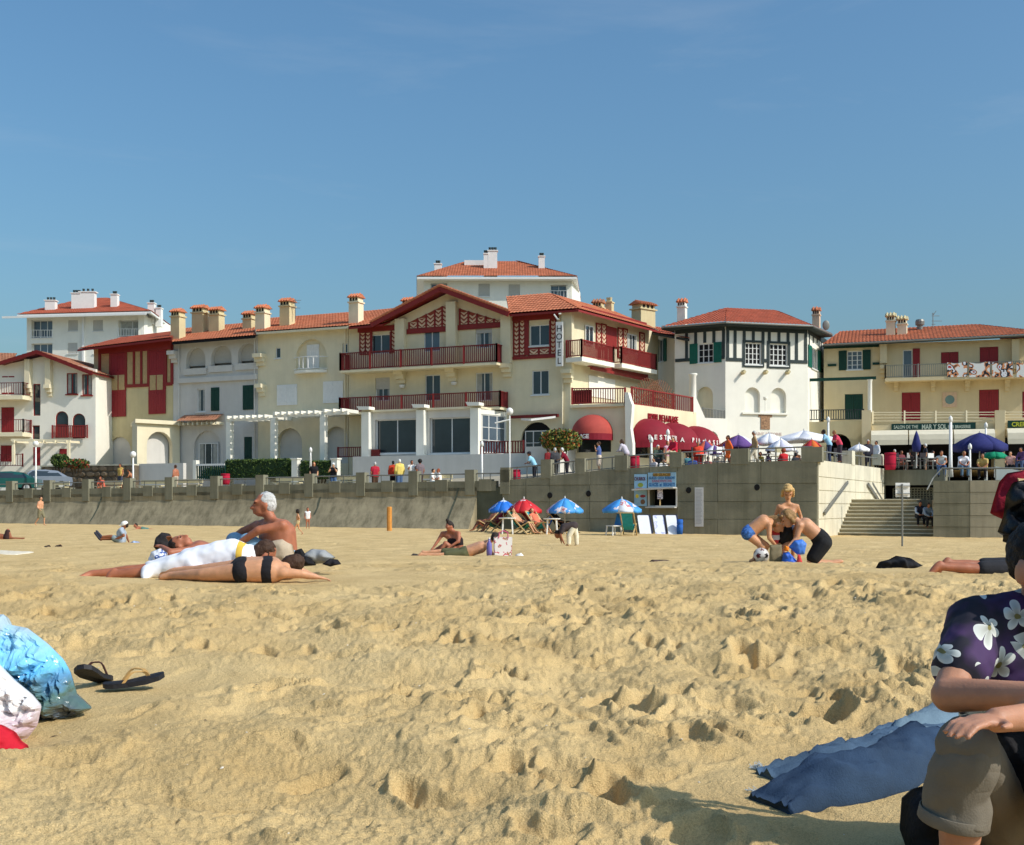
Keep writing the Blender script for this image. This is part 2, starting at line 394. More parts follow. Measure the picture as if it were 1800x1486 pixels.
    for cx, cy, rx, ry, k in ((1.12, 3.85, .62, .42, .7), (1.4, 3.3, .6, .5, .6), (-2.2, 10.6, 1.6, .9, .8), (3.8, 16.0, 1.2, 1.0, .8), (-.5, 25.8, 2.0, 1.2, .8), (4.9, 12.2, 1.6, .9, .8), (-2.0, 4.8, .5, .5, .7), (-1.75, 5.6, .5, .4, .7)):
        r = np.sqrt(((X - cx) / rx) ** 2 + ((Y - cy) / ry) ** 2); mask *= 1 - k * np.clip((1.45 - r) / .6, 0, 1)
    z = sb + (z - sb) * mask
    n_, m_ = z.shape
    v = np.stack([X.ravel(), Y.ravel(), z.ravel()], 1)
    idx = np.arange(n_ * m_).reshape(n_, m_); q = np.stack([idx[:-1, :-1].ravel(), idx[:-1, 1:].ravel(), idx[1:, 1:].ravel(), idx[1:, :-1].ravel()], 1)
    me = bpy.data.meshes.new('sand'); me.vertices.add(len(v)); me.vertices.foreach_set('co', v.ravel())
    me.loops.add(q.size); me.loops.foreach_set('vertex_index', q.ravel().astype(np.int32))
    me.polygons.add(len(q)); me.polygons.foreach_set('loop_start', np.arange(0, q.size, 4, dtype=np.int32)); me.polygons.foreach_set('loop_total', np.full(len(q), 4, np.int32))
    me.polygons.foreach_set('use_smooth', np.ones(len(q), bool)); me.update(calc_edges=True); me.validate()
    m = bpy.data.materials.new('beach_sand'); m.use_nodes = True; nt = m.node_tree; N = nt.nodes; L = nt.links; bs = N['Principled BSDF']
    bs.inputs['Roughness'].default_value = .95; bs.inputs['Specular IOR Level'].default_value = .15
    tc = N.new('ShaderNodeTexCoord')
    def noise(sc, det=5, ro=.6):
        n = N.new('ShaderNodeTexNoise'); n.inputs['Scale'].default_value = sc; n.inputs['Detail'].default_value = det; n.inputs['Roughness'].default_value = ro; L.new(tc.outputs['Object'], n.inputs['Vector']); return n
    r1 = N.new('ShaderNodeValToRGB'); e = r1.color_ramp.elements; e[0].position = .3; e[1].position = .72
    e[0].color = (*lin((208, 176, 120)), 1); e[1].color = (*lin((237, 207, 150)), 1)
    L.new(noise(1.1, 6).outputs[0], r1.inputs[0])
    r2 = N.new('ShaderNodeValToRGB'); e = r2.color_ramp.elements; e[0].position = .32; e[1].position = .62; e[0].color = (.55, .52, .47, 1); e[1].color = (1, 1, 1, 1)
    L.new(noise(170, 3, .7).outputs[0], r2.inputs[0])
    mx = N.new('ShaderNodeMix'); mx.data_type = 'RGBA'; mx.blend_type = 'MULTIPLY'; mx.inputs[0].default_value = .7
    L.new(r1.outputs[0], mx.inputs[6]); L.new(r2.outputs[0], mx.inputs[7]); L.new(mx.outputs[2], bs.inputs['Base Color'])
    b1 = N.new('ShaderNodeBump'); b1.inputs['Strength'].default_value = .8; b1.inputs['Distance'].default_value = .018
    b2 = N.new('ShaderNodeBump'); b2.inputs['Strength'].default_value = .9; b2.inputs['Distance'].default_value = .006
    L.new(noise(38, 6, .65).outputs[0], b1.inputs['Height']); L.new(noise(170, 3).outputs[0], b2.inputs['Height'])
    L.new(b1.outputs[0], b2.inputs['Normal']); L.new(b2.outputs[0], bs.inputs['Normal'])
    me.materials.append(m); o = bpy.data.objects.new('sand', me); COL.objects.link(o); tag(o, kind='structure')
    return z, ks, ds
SGZ, SGK, SGD = make_sand()
def sand_at(px, d):   # real surface height
    i = min(max(int(np.searchsorted(SGD, d)), 1), len(SGD) - 1); j = min(max(int(np.searchsorted(SGK, (px - CX) / F)), 1), len(SGK) - 1)
    return float(SGZ[i, j])
# ---------------------------------------------------------------- promenade ground and seawall
def wd(px): return 61.017 / (1 + .447 * (px - CX) / F)
WL = Fac(-250, wd(-250), 1437, wd(1437))
TOPL = [(-250, 879), (0, 871), (300, 866.5), (600, 860), (850, 857), (882, 855)]
TOPR = [(882, 845), (960, 838), (1060, 826), (1260, 814), (1437, 808.5)]
def top_y(px):
    t = TOPL if px < 882 else TOPR; return float(np.interp(px, [a for a, b in t], [b for a, b in t]))
def prom_z(px, d=None): return WL.z(px, top_y(px)) - .02
# promenade sheet: follows the wall top, runs back to the houses
mb = MB(); cols = [-250, 0, 300, 600, 850, 881, 960, 1060, 1260, 1437]; rows = []
for px in cols:
    a = WL.pt(px, top_y(px), -.25); b = a + Vector((-.408, .913, 0)) * 3; c = a + Vector((-.408, .913, 0)) * 26; rows.append((a, b, c))
for r, q in zip(rows, rows[1:]):
    mb.quad(r[0], q[0], q[1], r[1]); mb.quad(r[1], q[1], q[2], r[2])
mb.build('promenade', PAVE, kind='structure')
mb = MB(); mb.quad((-1500, 84, CZ + .35), (1500, 84, CZ + .35), (1500, 3000, CZ + .35), (-1500, 3000, CZ + .35)); mb.build('ground', PAVE, kind='structure')
tz = WL.z(1437, 808.5) - .03
mb = MB(); e = WL.pt(1437, 808.5, -.25); mb.add([e, (21.7, 69.9, tz), (60, 66, tz), (60, 110, tz), (-2, 110, tz)], [(0, 1, 2, 3, 4)]); mb.build('terrace', PAVE, kind='structure')
# left battered seawall
root = empty('seawall', WL.pt(400, 927), 'long battered grey concrete seawall with stub posts behind the left of the beach', 'wall')
mb = MB(); cs = [-250, -100, 0, 150, 300, 450, 600, 750, 838]
prof = [(0, 0), (.0, -.45), (.12, -.75), (.42, -1.3), (.85, -1.95), (1.3, -2.6), (1.5, -3.2)]
pr = []
for px in cs:
    zt = WL.z(px, top_y(px)); pr.append([WL.W(WL.u(px), n, zt + z) for n, z in prof])
for a, b in zip(pr, pr[1:]):
    for i in range(len(prof) - 1): mb.quad(a[i + 1], b[i + 1], b[i], a[i])
for a, b in zip(pr, pr[1:]): mb.quad(a[0], b[0], b[0] + Vector((-.2, .45, 0)), a[0] + Vector((-.2, .45, 0)))
mb.add(pr[-1] + [WL.W(WL.u(838), -.3, pr[-1][-1].z), WL.W(WL.u(838), -.3, pr[-1][0].z)], [tuple(range(len(prof) + 2))])
mb.build('wall_face', CONC, root)
mb = MB(); u0, u1 = WL.u(838), WL.u(888); zt = WL.z(860, 857)
mb.fbox(WL, u0 + .01, u1, -.3, -.02, CZ - 2, zt); mb.build('wall_return', ALGAE, root)
PX = [-120, -50, 17, 83, 151, 224, 297, 377, 457, 543, 634, 726.5, 826, 888]
post = None
for i, px in enumerate(PX):
    mb = MB(); y1 = np.interp(px, [17, 826], [846, 826]); y0 = top_y(min(px, 870)) + 8; u, z1 = WL.u(px), WL.z(px, y1)
    mb.fbox(WL, u - .27, u + .27, -.4, .06, WL.z(px, y0) - .15, z1); mb.build('post', CONC2, root)
for a, b in zip(PX, PX[1:]):
    if b > 880: b = 880
    mb = MB(); ua, ub = WL.u(a) + .27, WL.u(b) - .27; m = (a + b) / 2; zt = WL.z(m, top_y(m)); um = WL.u(m)
    mb.fbox(WL, ua, um - .35, -.34, .0, zt - .18, zt + .33); mb.fbox(WL, um + .35, ub, -.34, .0, zt - .18, zt + .33)
    mb.fbox(WL, um - .35, um + .35, -.36, .05, zt - .2, zt + .42); mb.build('parapet', CONC2, root)
    mb = MB(); mb.tube([WL.W(ua - .2, -.2, zt + .72), WL.W(ub + .2, -.2, zt + .72)], .035, 8)
    for k in (.33, .66): uu = ua + (ub - ua) * k; mb.tube([WL.W(uu, -.2, zt + .3), WL.W(uu, -.2, zt + .72)], .022, 6)
    mb.build('rail', IRON, root)
for k, pts in enumerate([[(180, 864), (178, 876), (172, 893), (164, 908), (158, 917)], [(806, 858), (800, 880), (790, 905), (786, 916)], [(563, 874), (558, 893), (552, 905)]]):
    mb = MB()
    for (a, b), (c, d) in zip(pts, pts[1:]):
        def q(px, py):   # point on the battered face
            zt = WL.z(px, top_y(px)); dz = WL.z(px, py) - zt
            n = float(np.interp(-dz, [-z for _, z in prof], [n for n, _ in prof])); f2 = WL.off(n); return f2.pt(px, py, .004)
        A, B = q(a, b), q(c, d); w = Vector((.05, -.02, 0)); mb.quad(A - w, A + w, B + w, B - w)
    mb.build('joint', ALGAE, root)
# right poured wall
root = empty('seawall', WL.pt(1150, 940), 'tall board marked concrete seawall with kiosk hatch and round drain holes', 'wall')
ks_u0, ks_u1, ks_z0, ks_z1 = WL.R(1143, 860, 1189, 889)
ua, ub = WL.u(883), WL.u(1437); zlo = CZ - 2.2; zmid = WL.z(1150, 845)
mb = MB(); wall(mb, WL, ua, ub, zlo, zmid, [(ks_u0, ks_u1, ks_z0, ks_z1)], dep=.8)
tp = [(WL.u(p), WL.z(p, y)) for p, y in TOPR]
mb.fpoly(WL, [(ua, zmid)] + [(ub, zmid)] + tp[::-1], -.45, 0.); mb.build('wall_core', CONC2, root)
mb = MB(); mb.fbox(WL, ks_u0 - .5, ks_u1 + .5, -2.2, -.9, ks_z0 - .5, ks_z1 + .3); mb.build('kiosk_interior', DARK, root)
zr = [zlo, CZ - .62, CZ + .22, CZ + 1.06, 99]; pxs = [885, 925, 966, 1037, 1108, 1142, 1191, 1262, 1338, 1436]
for i, (a, b) in enumerate(zip(pxs, pxs[1:])):
    for j, (c, d) in enumerate(zip(zr, zr[1:])):
        if a == 1142 and 0 < j < 3: continue
        mb = MB(); u0, u1 = WL.u(a) + .012, WL.u(b) - .012; g = .012; pr_ = .02 + .012 * ((i * 7 + j * 5) % 3)
        ta = WL.z(a, top_y(a)); tb = WL.z(b, top_y(b)); z1a, z1b = min(d - g, ta), min(d - g, tb)
        if min(z1a, z1b) < c + .08: continue
        mb.fpoly(WL, [(u0, c + g), (u1, c + g), (u1, z1b), (u0, z1a)], -.01, pr_)
        mb.build('panel', ALGAE if (a < 960 and j == 0) else CONC2, root)
for px, py in ((967, 871), (1035, 868), (1211, 862), (1331, 857)):
    mb = MB(); c = WL.pt(px, py, .05); r = .13
    ring = [(WL.u(px) + r * math.cos(t * .3927), WL.z(px, py) + r * 1.15 * math.sin(t * .3927)) for t in range(16)]
    mb.fpoly(WL, ring, .02, .062); mb.build('drain_hole', DARK, root)
for px, y0, w in ((888, 822, .5), (960, 808, .55), (1020, 806, .5), (1092, 801, .65), (1188, 795, .6), (1300, 789, .85), (1427, 786, .95)):
    mb = MB(); u = WL.u(px); mb.fbox(WL, u - w / 2, u + w / 2, -.42, .06, WL.z(px, top_y(px)) - .1, WL.z(px, y0)); mb.build('post', CONC2, root)
RP = [888, 960, 1020, 1092, 1188, 1300, 1427]
for a, b in zip(RP, RP[1:]):
    mb = MB(); za, zb = WL.z(a, top_y(a)), WL.z(b, top_y(b)); u0, u1 = WL.u(a), WL.u(b)
    for h, r in ((.62, .035), (.08, .02)): mb.tube([WL.W(u0, -.2, za + h), WL.W(u1, -.2, zb + h)], r, 8)
    for k in range(1, 4): t = k / 4; mb.tube([WL.W(u0 + (u1 - u0) * t, -.2, za + (zb - za) * t - .02), WL.W(u0 + (u1 - u0) * t, -.2, za + (zb - za) * t + .62)], .025, 6)
    mb.build('rail', IRON, root)
# sunlit stair wall, running away from the corner
SWF = Fac(1437.5, wd(1437) + .02, 1553, 70)
root = empty('stair_wall', SWF.pt(1480, 940), 'sunlit pale concrete wall with slanted handrail beside the beach steps', 'wall')
zt0, zt1 = SWF.z(1438, 809), SWF.z(1553, 824); L_ = SWF.L
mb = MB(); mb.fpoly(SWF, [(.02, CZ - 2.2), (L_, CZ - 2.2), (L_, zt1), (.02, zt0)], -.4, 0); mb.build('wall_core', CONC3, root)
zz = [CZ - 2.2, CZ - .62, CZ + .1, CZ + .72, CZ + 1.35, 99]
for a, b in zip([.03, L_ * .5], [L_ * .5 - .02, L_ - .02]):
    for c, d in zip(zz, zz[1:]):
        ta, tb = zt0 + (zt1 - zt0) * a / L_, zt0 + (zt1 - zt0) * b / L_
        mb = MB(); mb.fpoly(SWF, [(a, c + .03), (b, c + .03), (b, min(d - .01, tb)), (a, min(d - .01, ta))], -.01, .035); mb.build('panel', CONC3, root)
for px, y0 in ((1499, 793), (1550, 799)):
    mb = MB(); u = SWF.u(px); mb.fbox(SWF, u - .5, u + .3, -.45, .06, SWF.z(px, 818), SWF.z(px, y0)); mb.build('post', CONC3, root)
mb = MB(); mb.tube([SWF.pt(1445, 793, -.2), SWF.pt(1553, 806, -.2)], .035, 8)
for px in (1460, 1475, 1520, 1535): mb.tube([SWF.pt(px, 795 + (px - 1445) * .12, -.2), SWF.pt(px, 812 + (px - 1445) * .13, -.2)], .025, 6)
mb.build('rail', IRON, root)
mb = MB(); mb.bar(SWF.pt(1445, 903, .12), SWF.pt(1486, 848, .12), .07, .16); mb.build('handrail', IRON, root)
mb = MB(); mb.bar(SWF.pt(1522, 851, .12), SWF.pt(1541, 880, .12), .07, .16); mb.bar(SWF.pt(1526, 850, .25), SWF.pt(1544, 880, .25), .05, .1); mb.build('handrail', IRON, root)
# steps
root = empty('beach_steps', P(1550, 945, 57), 'broad flight of concrete steps rising from the sand between the two walls', 'stairs')
NS = 11; z0_, z1_ = CZ - 1.66, CZ + .36
for i in range(NS):
    d0 = 58.2 + .33 * i; h0 = z0_ + (z1_ - z0_) * (i + 1) / NS
    s = (d0 - wd(1437)) / (70 - wd(1437)); a = Vector((SWF.A.x + (SWF.B.x - SWF.A.x) * s, d0, 0)); a -= Vector((WL.U.x, WL.U.y, 0)) * .3; b = a + Vector((WL.U.x, WL.U.y, 0)) * ((20.5 - a.x) / WL.U.x)
    k = Vector((-WL.N.x, -WL.N.y, 0)) * (.6 if i < NS - 1 else 12); zb = Vector((0, 0, z0_ - .6)); zt = Vector((0, 0, h0))
    mb = MB(); mb.hexa([a + zb, b + zb, b + k + zb, a + k + zb, a + zt, b + zt, b + k + zt, a + k + zt]); st_ = mb.build('step', M('shade_darkened_step_concrete', (150, 140, 114), .92, .18, 1.2, .35, 16), root)  # riser colour darkened to carry the shade on the step fronts
    nz_ = Vector((WL.N.x, WL.N.y, 0)) * .05; lo, hi = Vector((0, 0, h0 - .045)), Vector((0, 0, h0 + .004)); kk = k * .9
    mb = MB(); mb.hexa([a + nz_ + lo, b + nz_ + lo, b + kk + lo, a + kk + lo, a + nz_ + hi, b + nz_ + hi, b + kk + hi, a + kk + hi]); mb.build('tread', CONC3, st_)  # paler slab puts the bright sunlit nosing edge into the colour
# underpass wall at the head of the steps
UF = Fac(1540, 70.4, 1665, 68.5)
root = empty('underpass', UF.pt(1600, 880), 'shaded concrete underpass front with pierced block screen above the steps', 'wall')
r = UF.R(1554, 853, 1655, 884)
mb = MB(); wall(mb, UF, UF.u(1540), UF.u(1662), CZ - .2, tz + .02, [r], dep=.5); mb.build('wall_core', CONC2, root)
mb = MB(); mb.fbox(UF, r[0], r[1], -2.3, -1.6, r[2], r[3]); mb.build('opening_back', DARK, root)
mb = MB(); s_ = UF.R(1566, 858, 1652, 880)
nx, nz = 16, 5
for i in range(nx + 1): u = s_[0] + (s_[1] - s_[0]) * i / nx; mb.fbox(UF, u - .03, u + .03, -.9, -.7, s_[2], s_[3])
for j in range(nz + 1): z = s_[2] + (s_[3] - s_[2]) * j / nz; mb.fbox(UF, s_[0] + .031, s_[1] - .031, -.88, -.72, z - .03, z + .03)
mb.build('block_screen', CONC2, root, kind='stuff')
mb = MB(); za = tz
mb.tube([UF.pt(1553, 806, -.1), UF.pt(1660, 806, -.1)], .035, 8)
for px in range(1560, 1662, 16): mb.tube([UF.pt(px, 806, -.1), UF.pt(px, 823, -.1)], .025, 6)
mb.tube([UF.pt(1553, 819, -.1), UF.pt(1660, 819, -.1)], .02, 6); mb.build('rail', IRON, root)
# blocky wall at the right of the steps
BF = Fac(1640, 55.4, 1960, 52.5)
root = empty('platform_wall', BF.pt(1700, 945), 'low grey concrete platform wall of large blocks right of the steps', 'wall')
zt = BF.z(1700, 845); zl = CZ - 2.2; mb = MB(); mb.fbox(BF, .01, BF.L, -14, 0, zl, zt - .02); mb.build('platform_core', CONC2, root)
zz = [zl, BF.z(1700, 927), BF.z(1700, 907), BF.z(1700, 886), BF.z(1700, 866), zt]; cc = [1640, 1705, 1790, 1875, 1958]
for j, (c, d) in enumerate(zip(zz, zz[1:])):
    for i, (a, b) in enumerate(zip(cc, cc[1:])):
        mb = MB(); mb.fbox(BF, BF.u(a) + .012, BF.u(b) - .012, -.01, .03 + .012 * ((i + j) % 2), c + .02, d); mb.build('block', M('grey_block_concrete', (176, 168, 146), .92, .14, .9, .35, 16, streak=.45, stain=(128, 122, 102)) if i else CONC2, root)
mb = MB()
mb.tube([BF.pt(1655, 823, -.4), BF.pt(1960, 823, -.4)], .04, 8)
for px in (1660, 1668, 1705, 1750, 1830): mb.tube([BF.pt(px, 823, -.4), BF.pt(px, 846, -.4)], .028, 6)
mb.tube([BF.pt(1655, 823, -.4), BF.pt(1640, 840, -.2), BF.pt(1630, 862, .3)], .035, 8); mb.build('rail', IRON, root)
mb = MB(); g = BF.off(-5); mb.add([g.pt(1750, 820), g.pt(1830, 834), g.pt(1960, 834), g.pt(1960, 844), g.pt(1750, 844)] + [g.pt(1750, 820, -1.), g.pt(1830, 834, -1.), g.pt(1960, 834, -1.), g.pt(1960, 844, -1.), g.pt(1750, 844, -1.)], [(0, 1, 2, 3, 4), (9, 8, 7, 6, 5), (0, 5, 6, 1), (1, 6, 7, 2)]); mb.build('ramp', WHITE, root)
# ---------------------------------------------------------------- building helpers
def railing(root, pts, h, mat, gap=.13, name='railing', thick=.05, bw=.05, posts=True, solid=None):
    """rails and posts as one part, the balusters as a sub-part"""
    mb = MB(); bl = MB(); pts = [Vector(p) for p in pts]
    for a, b in zip(pts, pts[1:]):
        up = Vector((0, 0, 1))
        mb.bar(a + up * h, b + up * h, thick * 1.6, thick); mb.bar(a + up * .1, b + up * .1, thick, thick)
        L = (b - a).length; n = max(1, int(L / gap)); npst = max(1, int(L / 2.2))
        for i in range(npst + 1):
            if posts: q = a.lerp(b, i / npst); mb.bar(q, q + up * (h + .06), thick * 2, thick * 2)
        for i in range(1, n):
            q = a.lerp(b, i / n); bl.bar(q + up * .12, q + up * (h - .03), bw, bw * .5)
    o = mb.build(name, mat, root); bl.build('balusters', mat, o, kind='stuff'); return o
WR = random.Random(21)
def leaf(root, f, u0, u1, z0, z1, mat, n=.02, th=.05, battens=True):
    mb = MB(); k = max(2, int((u1 - u0) / .16)); w = (u1 - u0) / k
    for i in range(k): mb.fbox(f, u0 + i * w + .006, u0 + (i + 1) * w - .006, n, n + th, z0, z1)
    mb.fbox(f, u0 + .002, u1 - .002, n - .01, n + th * .6, z0 + .002, z1 - .002)
    if battens:
        for t in (.15, .85): z = z0 + (z1 - z0) * t; mb.fbox(f, u0 + .02, u1 - .02, n + th * .9, n + th + .02, z - .05, z + .05)
    return mb.build('shutter', mat, root)
def win(root, f, px, holes=None, frame=None, nx=2, nz=1, pane=None, shut=None, smat=None, blind=0., sill=True, dep=.13, arch=0., smats=None):
    frame = frame or FRAME; pane = pane or GLASS
    u0, u1, z0, z1 = f.R(*px)
    if holes is not None: holes.append((u0, u1, z0, z1) if not arch else (u0, u1, z0, z1, arch * (u1 - u0) / 2))
    t = .07
    if shut == 'closed':
        m = (u0 + u1) / 2; n = -.06 if holes is not None else .01; leaf(root, f, u0 + .02, m - .005, z0 + .02, z1 - .02, smat, n); return leaf(root, f, m + .005, u1 - .02, z0 + .02, z1 - .02, smat, n)
    mb = MB(); a, b = -dep - .03, -dep + .05
    zt = z1 - (arch * (u1 - u0) / 2 if arch else 0)
    mb.fbox(f, u0, u0 + t, a, b, z0, zt); mb.fbox(f, u1 - t, u1, a, b, z0, zt); mb.fbox(f, u0 + t, u1 - t, a, b, z0, z0 + t)
    if arch:
        o_ = arc(u0, u1, zt, z1 - zt); i_ = arc(u0 + t, u1 - t, zt, z1 - zt - t)
        for k in range(len(o_) - 1): mb.fpoly(f, [o_[k], o_[k + 1], i_[k + 1], i_[k]], a, b)
    else: mb.fbox(f, u0 + t, u1 - t, a, b, z1 - t, z1)
    for i in range(1, nx): u = u0 + (u1 - u0) * i / nx; mb.fbox(f, u - t * .5, u + t * .5, a + .006, b - .006, z0 + t, zt - (0 if arch else t))
    for j in range(1, nz): z = z0 + (z1 - z0) * j / nz; mb.fbox(f, u0 + t, u1 - t, a + .012, b - .012, z - t * .3, z + t * .3)
    if sill: mb.fbox(f, u0 - .08, u1 + .08, -.02, .09, z0 - .09, z0 - .003)
    o = mb.build('window', frame, root)
    mb = MB()
    if arch: mb.fpoly(f, [(u0 + .03, z0 + .03), (u1 - .03, z0 + .03)] + arc(u0 + .03, u1 - .03, zt, z1 - zt - .03)[::-1], -dep - .005, -dep + .005)
    else: mb.fbox(f, u0 + .03, u1 - .03, -dep - .005, -dep + .005, z0 + .03, z1 - .03)
    mb.build('pane', pane, o)
    if pane is GLASS and not arch and u1 - u0 > .7 and z1 - z0 < 4 and WR.random() < .75:   # net curtains drawn to the sides
        for s_ in (0, 1):
            w = (u1 - u0) * WR.uniform(.14, .34); mb = MB(); k = 5; a0 = u0 + .06 if s_ == 0 else u1 - .06 - w
            for i in range(k): mb.fbox(f, a0 + w * i / k + .004, a0 + w * (i + 1) / k - .004, -dep + .006, -dep + .012 + .008 * (i % 2), z0 + .08, z1 - .08)
            mb.build('curtain', CURT, o)
    if blind:
        mb = MB(); zb = z1 - (z1 - z0) * blind; k = max(3, int((z1 - zb) / .1))
        for i in range(k): c = zb + (z1 - zb) * i / k; mb.fbox(f, u0 + .02, u1 - .02, -dep + .06, -dep + .085, c + .004, zb + (z1 - zb) * (i + 1) / k)
        mb.build('roller_blind', BLIND, o)
    if shut == 'open':
        w = (u1 - u0) / 2 + .05
        leaf(o, f, u0 - w, u0 - .02, z0 - .03, z1 + .03, smat); leaf(o, f, u1 + .02, u1 + w, z0 - .03, z1 + .03, smat)
    return o
def core(root, f, u0, u1, z0, z1, depth, mat, n=-.5):
    mb = MB(); mb.fbox(f, u0, u1, n - depth, n, z0, z1); return mb.build('rear_wall', mat, root)
def chimney(roof, p, w, dp, h, mat, cap=None, rz=-.42, pots=False, holes=True):
    """base point p on the roof; body, collar, dark smoke slots and a little tiled hat"""
    w *= .88; dp *= .88
    mb = MB(); p = Vector(p); mb.box(p - Vector((0, 0, 1.2)), w, dp, h + 1.2, rz, .97)
    mb.box(p + Vector((0, 0, h + .002)), w * 1.16, dp * 1.16, .1, rz)
    if pots:
        mb.m = 1
        k = 3 if w > .8 else 2
        for i in range(k):
            q = p + Vector((math.cos(rz) * w * .3 * (i - (k - 1) / 2), math.sin(rz) * w * .3 * (i - (k - 1) / 2), h + .1)); mb.lathe(q, [(.13, 0), (.16, .06), (.12, .1), (.15, .34), (.13, .34), (.02, .36)], 8)
    else:
        z = p + Vector((0, 0, h + .102)); mb.box(z, w * .92, dp * .92, .3, rz)
        if holes:
            mb.m = 2; ca, sa = math.cos(rz), math.sin(rz)
            for i in (-.28, 0, .28): mb.box(z + Vector((ca * w * i + sa * (dp * .47), sa * w * i - ca * (dp * .47), .05)), w * .14, .03, .22, rz)
        mb.m = 1; q = z + Vector((0, 0, .302)); ca, sa = math.cos(rz), math.sin(rz)
        def w_(x, y, zz): return q + Vector((x * ca - y * sa, x * sa + y * ca, zz))
        a, b = w * .62, dp * .66; mb.add([w_(-a, -b, 0), w_(a, -b, 0), w_(a, b, 0), w_(-a, b, 0), w_(-a, 0, .28), w_(a, 0, .28)], [(0, 1, 5, 4), (2, 3, 4, 5), (0, 4, 3), (1, 2, 5), (3, 2, 1, 0)])
        for i in range(int(2 * a / .24)): x = -a + .14 + i * .24; mb.tube([w_(x, -b, .03), w_(x, 0, .31)], .07, 6); 
    return mb.build('chimney', [mat, cap or ROOF, DARK], roof)
def chev(mb, f, u0, u1, z0, z1, n, step=.3):
    """V-laid brick courses in a timber bay"""
    m = (u0 + u1) / 2; w = (u1 - u0) / 2; z = z0 - w
    while z < z1:
        for s in (-1, 1):
            p = [(m, z), (m + s * w, z + w * .8), (m + s * w, z + w * .8 + step * .55), (m, z + step * .55)]
            p = [(a, min(max(b, z0), z1)) for a, b in p]
            if max(b for a, b in p) - min(b for a, b in p) > .04: mb.fpoly(f, p if s > 0 else p[::-1], n, n + .03)
        z += step
def timber(root, f, bays, n=.0, frame=RED, infill=M('brick_joint_red', (150, 72, 54), .85, .2, 6), brick=BRICKC):
    """red timber bays with pale infill and herringbone brick"""
    for px in bays:
        mb = MB(); ib = MB(); cb = MB()
        u0, u1, z0, z1 = f.R(*px); t = .09
        ring = [(u0 - t, z0 - t), (u1 + t, z0 - t), (u1 + t, z1 + t), (u0 - t, z1 + t)]; inn = [(u0, z0), (u1, z0), (u1, z1), (u0, z1)]
        vs = [f.W(u, n + q, z) for q in (.07, 0) for u, z in ring + inn]; fs = []
        for i in range(4):
            k = (i + 1) % 4; fs += [(i, k, 4 + k, 4 + i), (8 + i, 12 + i, 12 + k, 8 + k), (i, 8 + i, 8 + k, k), (4 + i, 4 + k, 12 + k, 12 + i)]
        mb.add(vs, fs); ib.fbox(f, u0, u1, n, n + .012, z0, z1); chev(cb, f, u0 + .02, u1 - .02, z0 + .02, z1 - .02, n + .01)
        o = mb.build('timber_bay', frame, root); ib.build('infill', infill, o)
        if cb.v: cb.build('bricks', brick, o, kind='stuff')
def corbel(root, f, px, py, w=.4, mat=None):
    u, z = f.u(px), f.z(px, py); mb = MB(); mb.fbox(f, u - w / 2, u + w / 2, 0, .7, z, z + .3); mb.fbox(f, u - w / 2 + .02, u + w / 2 - .02, 0, .45, z - .3, z - .002); mb.fbox(f, u - w / 2 + .04, u + w / 2 - .04, 0, .22, z - .6, z - .302)
    return mb.build('corbel', mat, root)
def eave_roof(root, f, a, b, c, d, na=.8, nr=-5., mat=ROOF, soffit=DRED, lift=.0, nb=None):
    """tiled slope: eave pixels a,b at overhang na; ridge pixels c (above b), d (above a) at depth nr"""
    fe, fr = f.off(na), f.off(nr); A, B, C, D = fe.pt(*a), fe.pt(*b), fr.pt(*c), fr.pt(*d); C = plan4(A, B, C, D)
    mb = MB(); tiles(mb, A, B, C, D); o = mb.build('roof', mat, root, smooth=False)
    mb = MB(); dn = Vector((0, 0, -.03)); slab(mb, [A + dn, B + dn, C + dn, D + dn], .16); mb.build('eave_board', soffit, o)
    return o, (A, B, C, D)
HF = Fac(615, 88.2, 890, 83.0)
GZ = CZ + .3       # base of the houses, hidden behind the promenade
def hz(f, px, py): return f.z(px, py)
# ---------------------------------------------------------------- far white apartment block, left
f = Fac(47, 132, 253, 130); g = Fac(253, 130, 306, 146)
root = empty('apartment_block', f.pt(150, 800), 'white apartment block with shallow red hipped roof far behind the red shuttered houses', 'building')
hs = []
for px in ((55, 563, 92, 594), (55, 604, 92, 626)): win(root, f, px, hs, nx=3, pane=GLASSB, dep=.5)
win(root, f, (208, 563, 250, 592), hs, nx=2, pane=CURT, dep=.6)
for px in ((120, 563, 137, 582), (164, 563, 181, 582), (119, 603, 136, 622), (164, 603, 181, 622)): win(root, f, px, hs, nx=1, blind=.96)
ztop = f.z(150, 556); mb = MB(); wall(mb, f, f.u(47), f.u(253), GZ, ztop, hs, dep=.6); wall(mb, g, g.u(253) + .01, g.u(306), GZ, ztop, [], dep=.3); mb.build('wall', WHITE, root)
core(root, f, .3, f.L - .3, GZ, ztop - .05, 16, WHITE, -1.1)
for px in ((55, 580, 92, 594), (208, 580, 250, 592)):
    a, b = f.pt(px[0], px[3]), f.pt(px[2], px[3]); railing(root, [a, b], .85, WPAINT, .3)
mb = MB(); u = f.u(147); mb.fbox(f, u - .12, u + .12, .002, .18, GZ, ztop); mb.build('rain_pipe', WPAINT, root)
fe = f.off(1.2); A, B = fe.pt(30, 553), fe.pt(266, 552); C_ = g.off(1.0).pt(310, 581); R0 = f.off(-9).pt(150, 530); R1 = f.off(-9).pt(188, 524); B.z = A.z; C_.z = A.z; R0.z = R1.z
mb = MB(); tiles(mb, A, B, R1, R0); tiles(mb, B, C_, R1 + Vector((0, .01, 0)), R1); o = mb.build('roof', ROOF2, root)
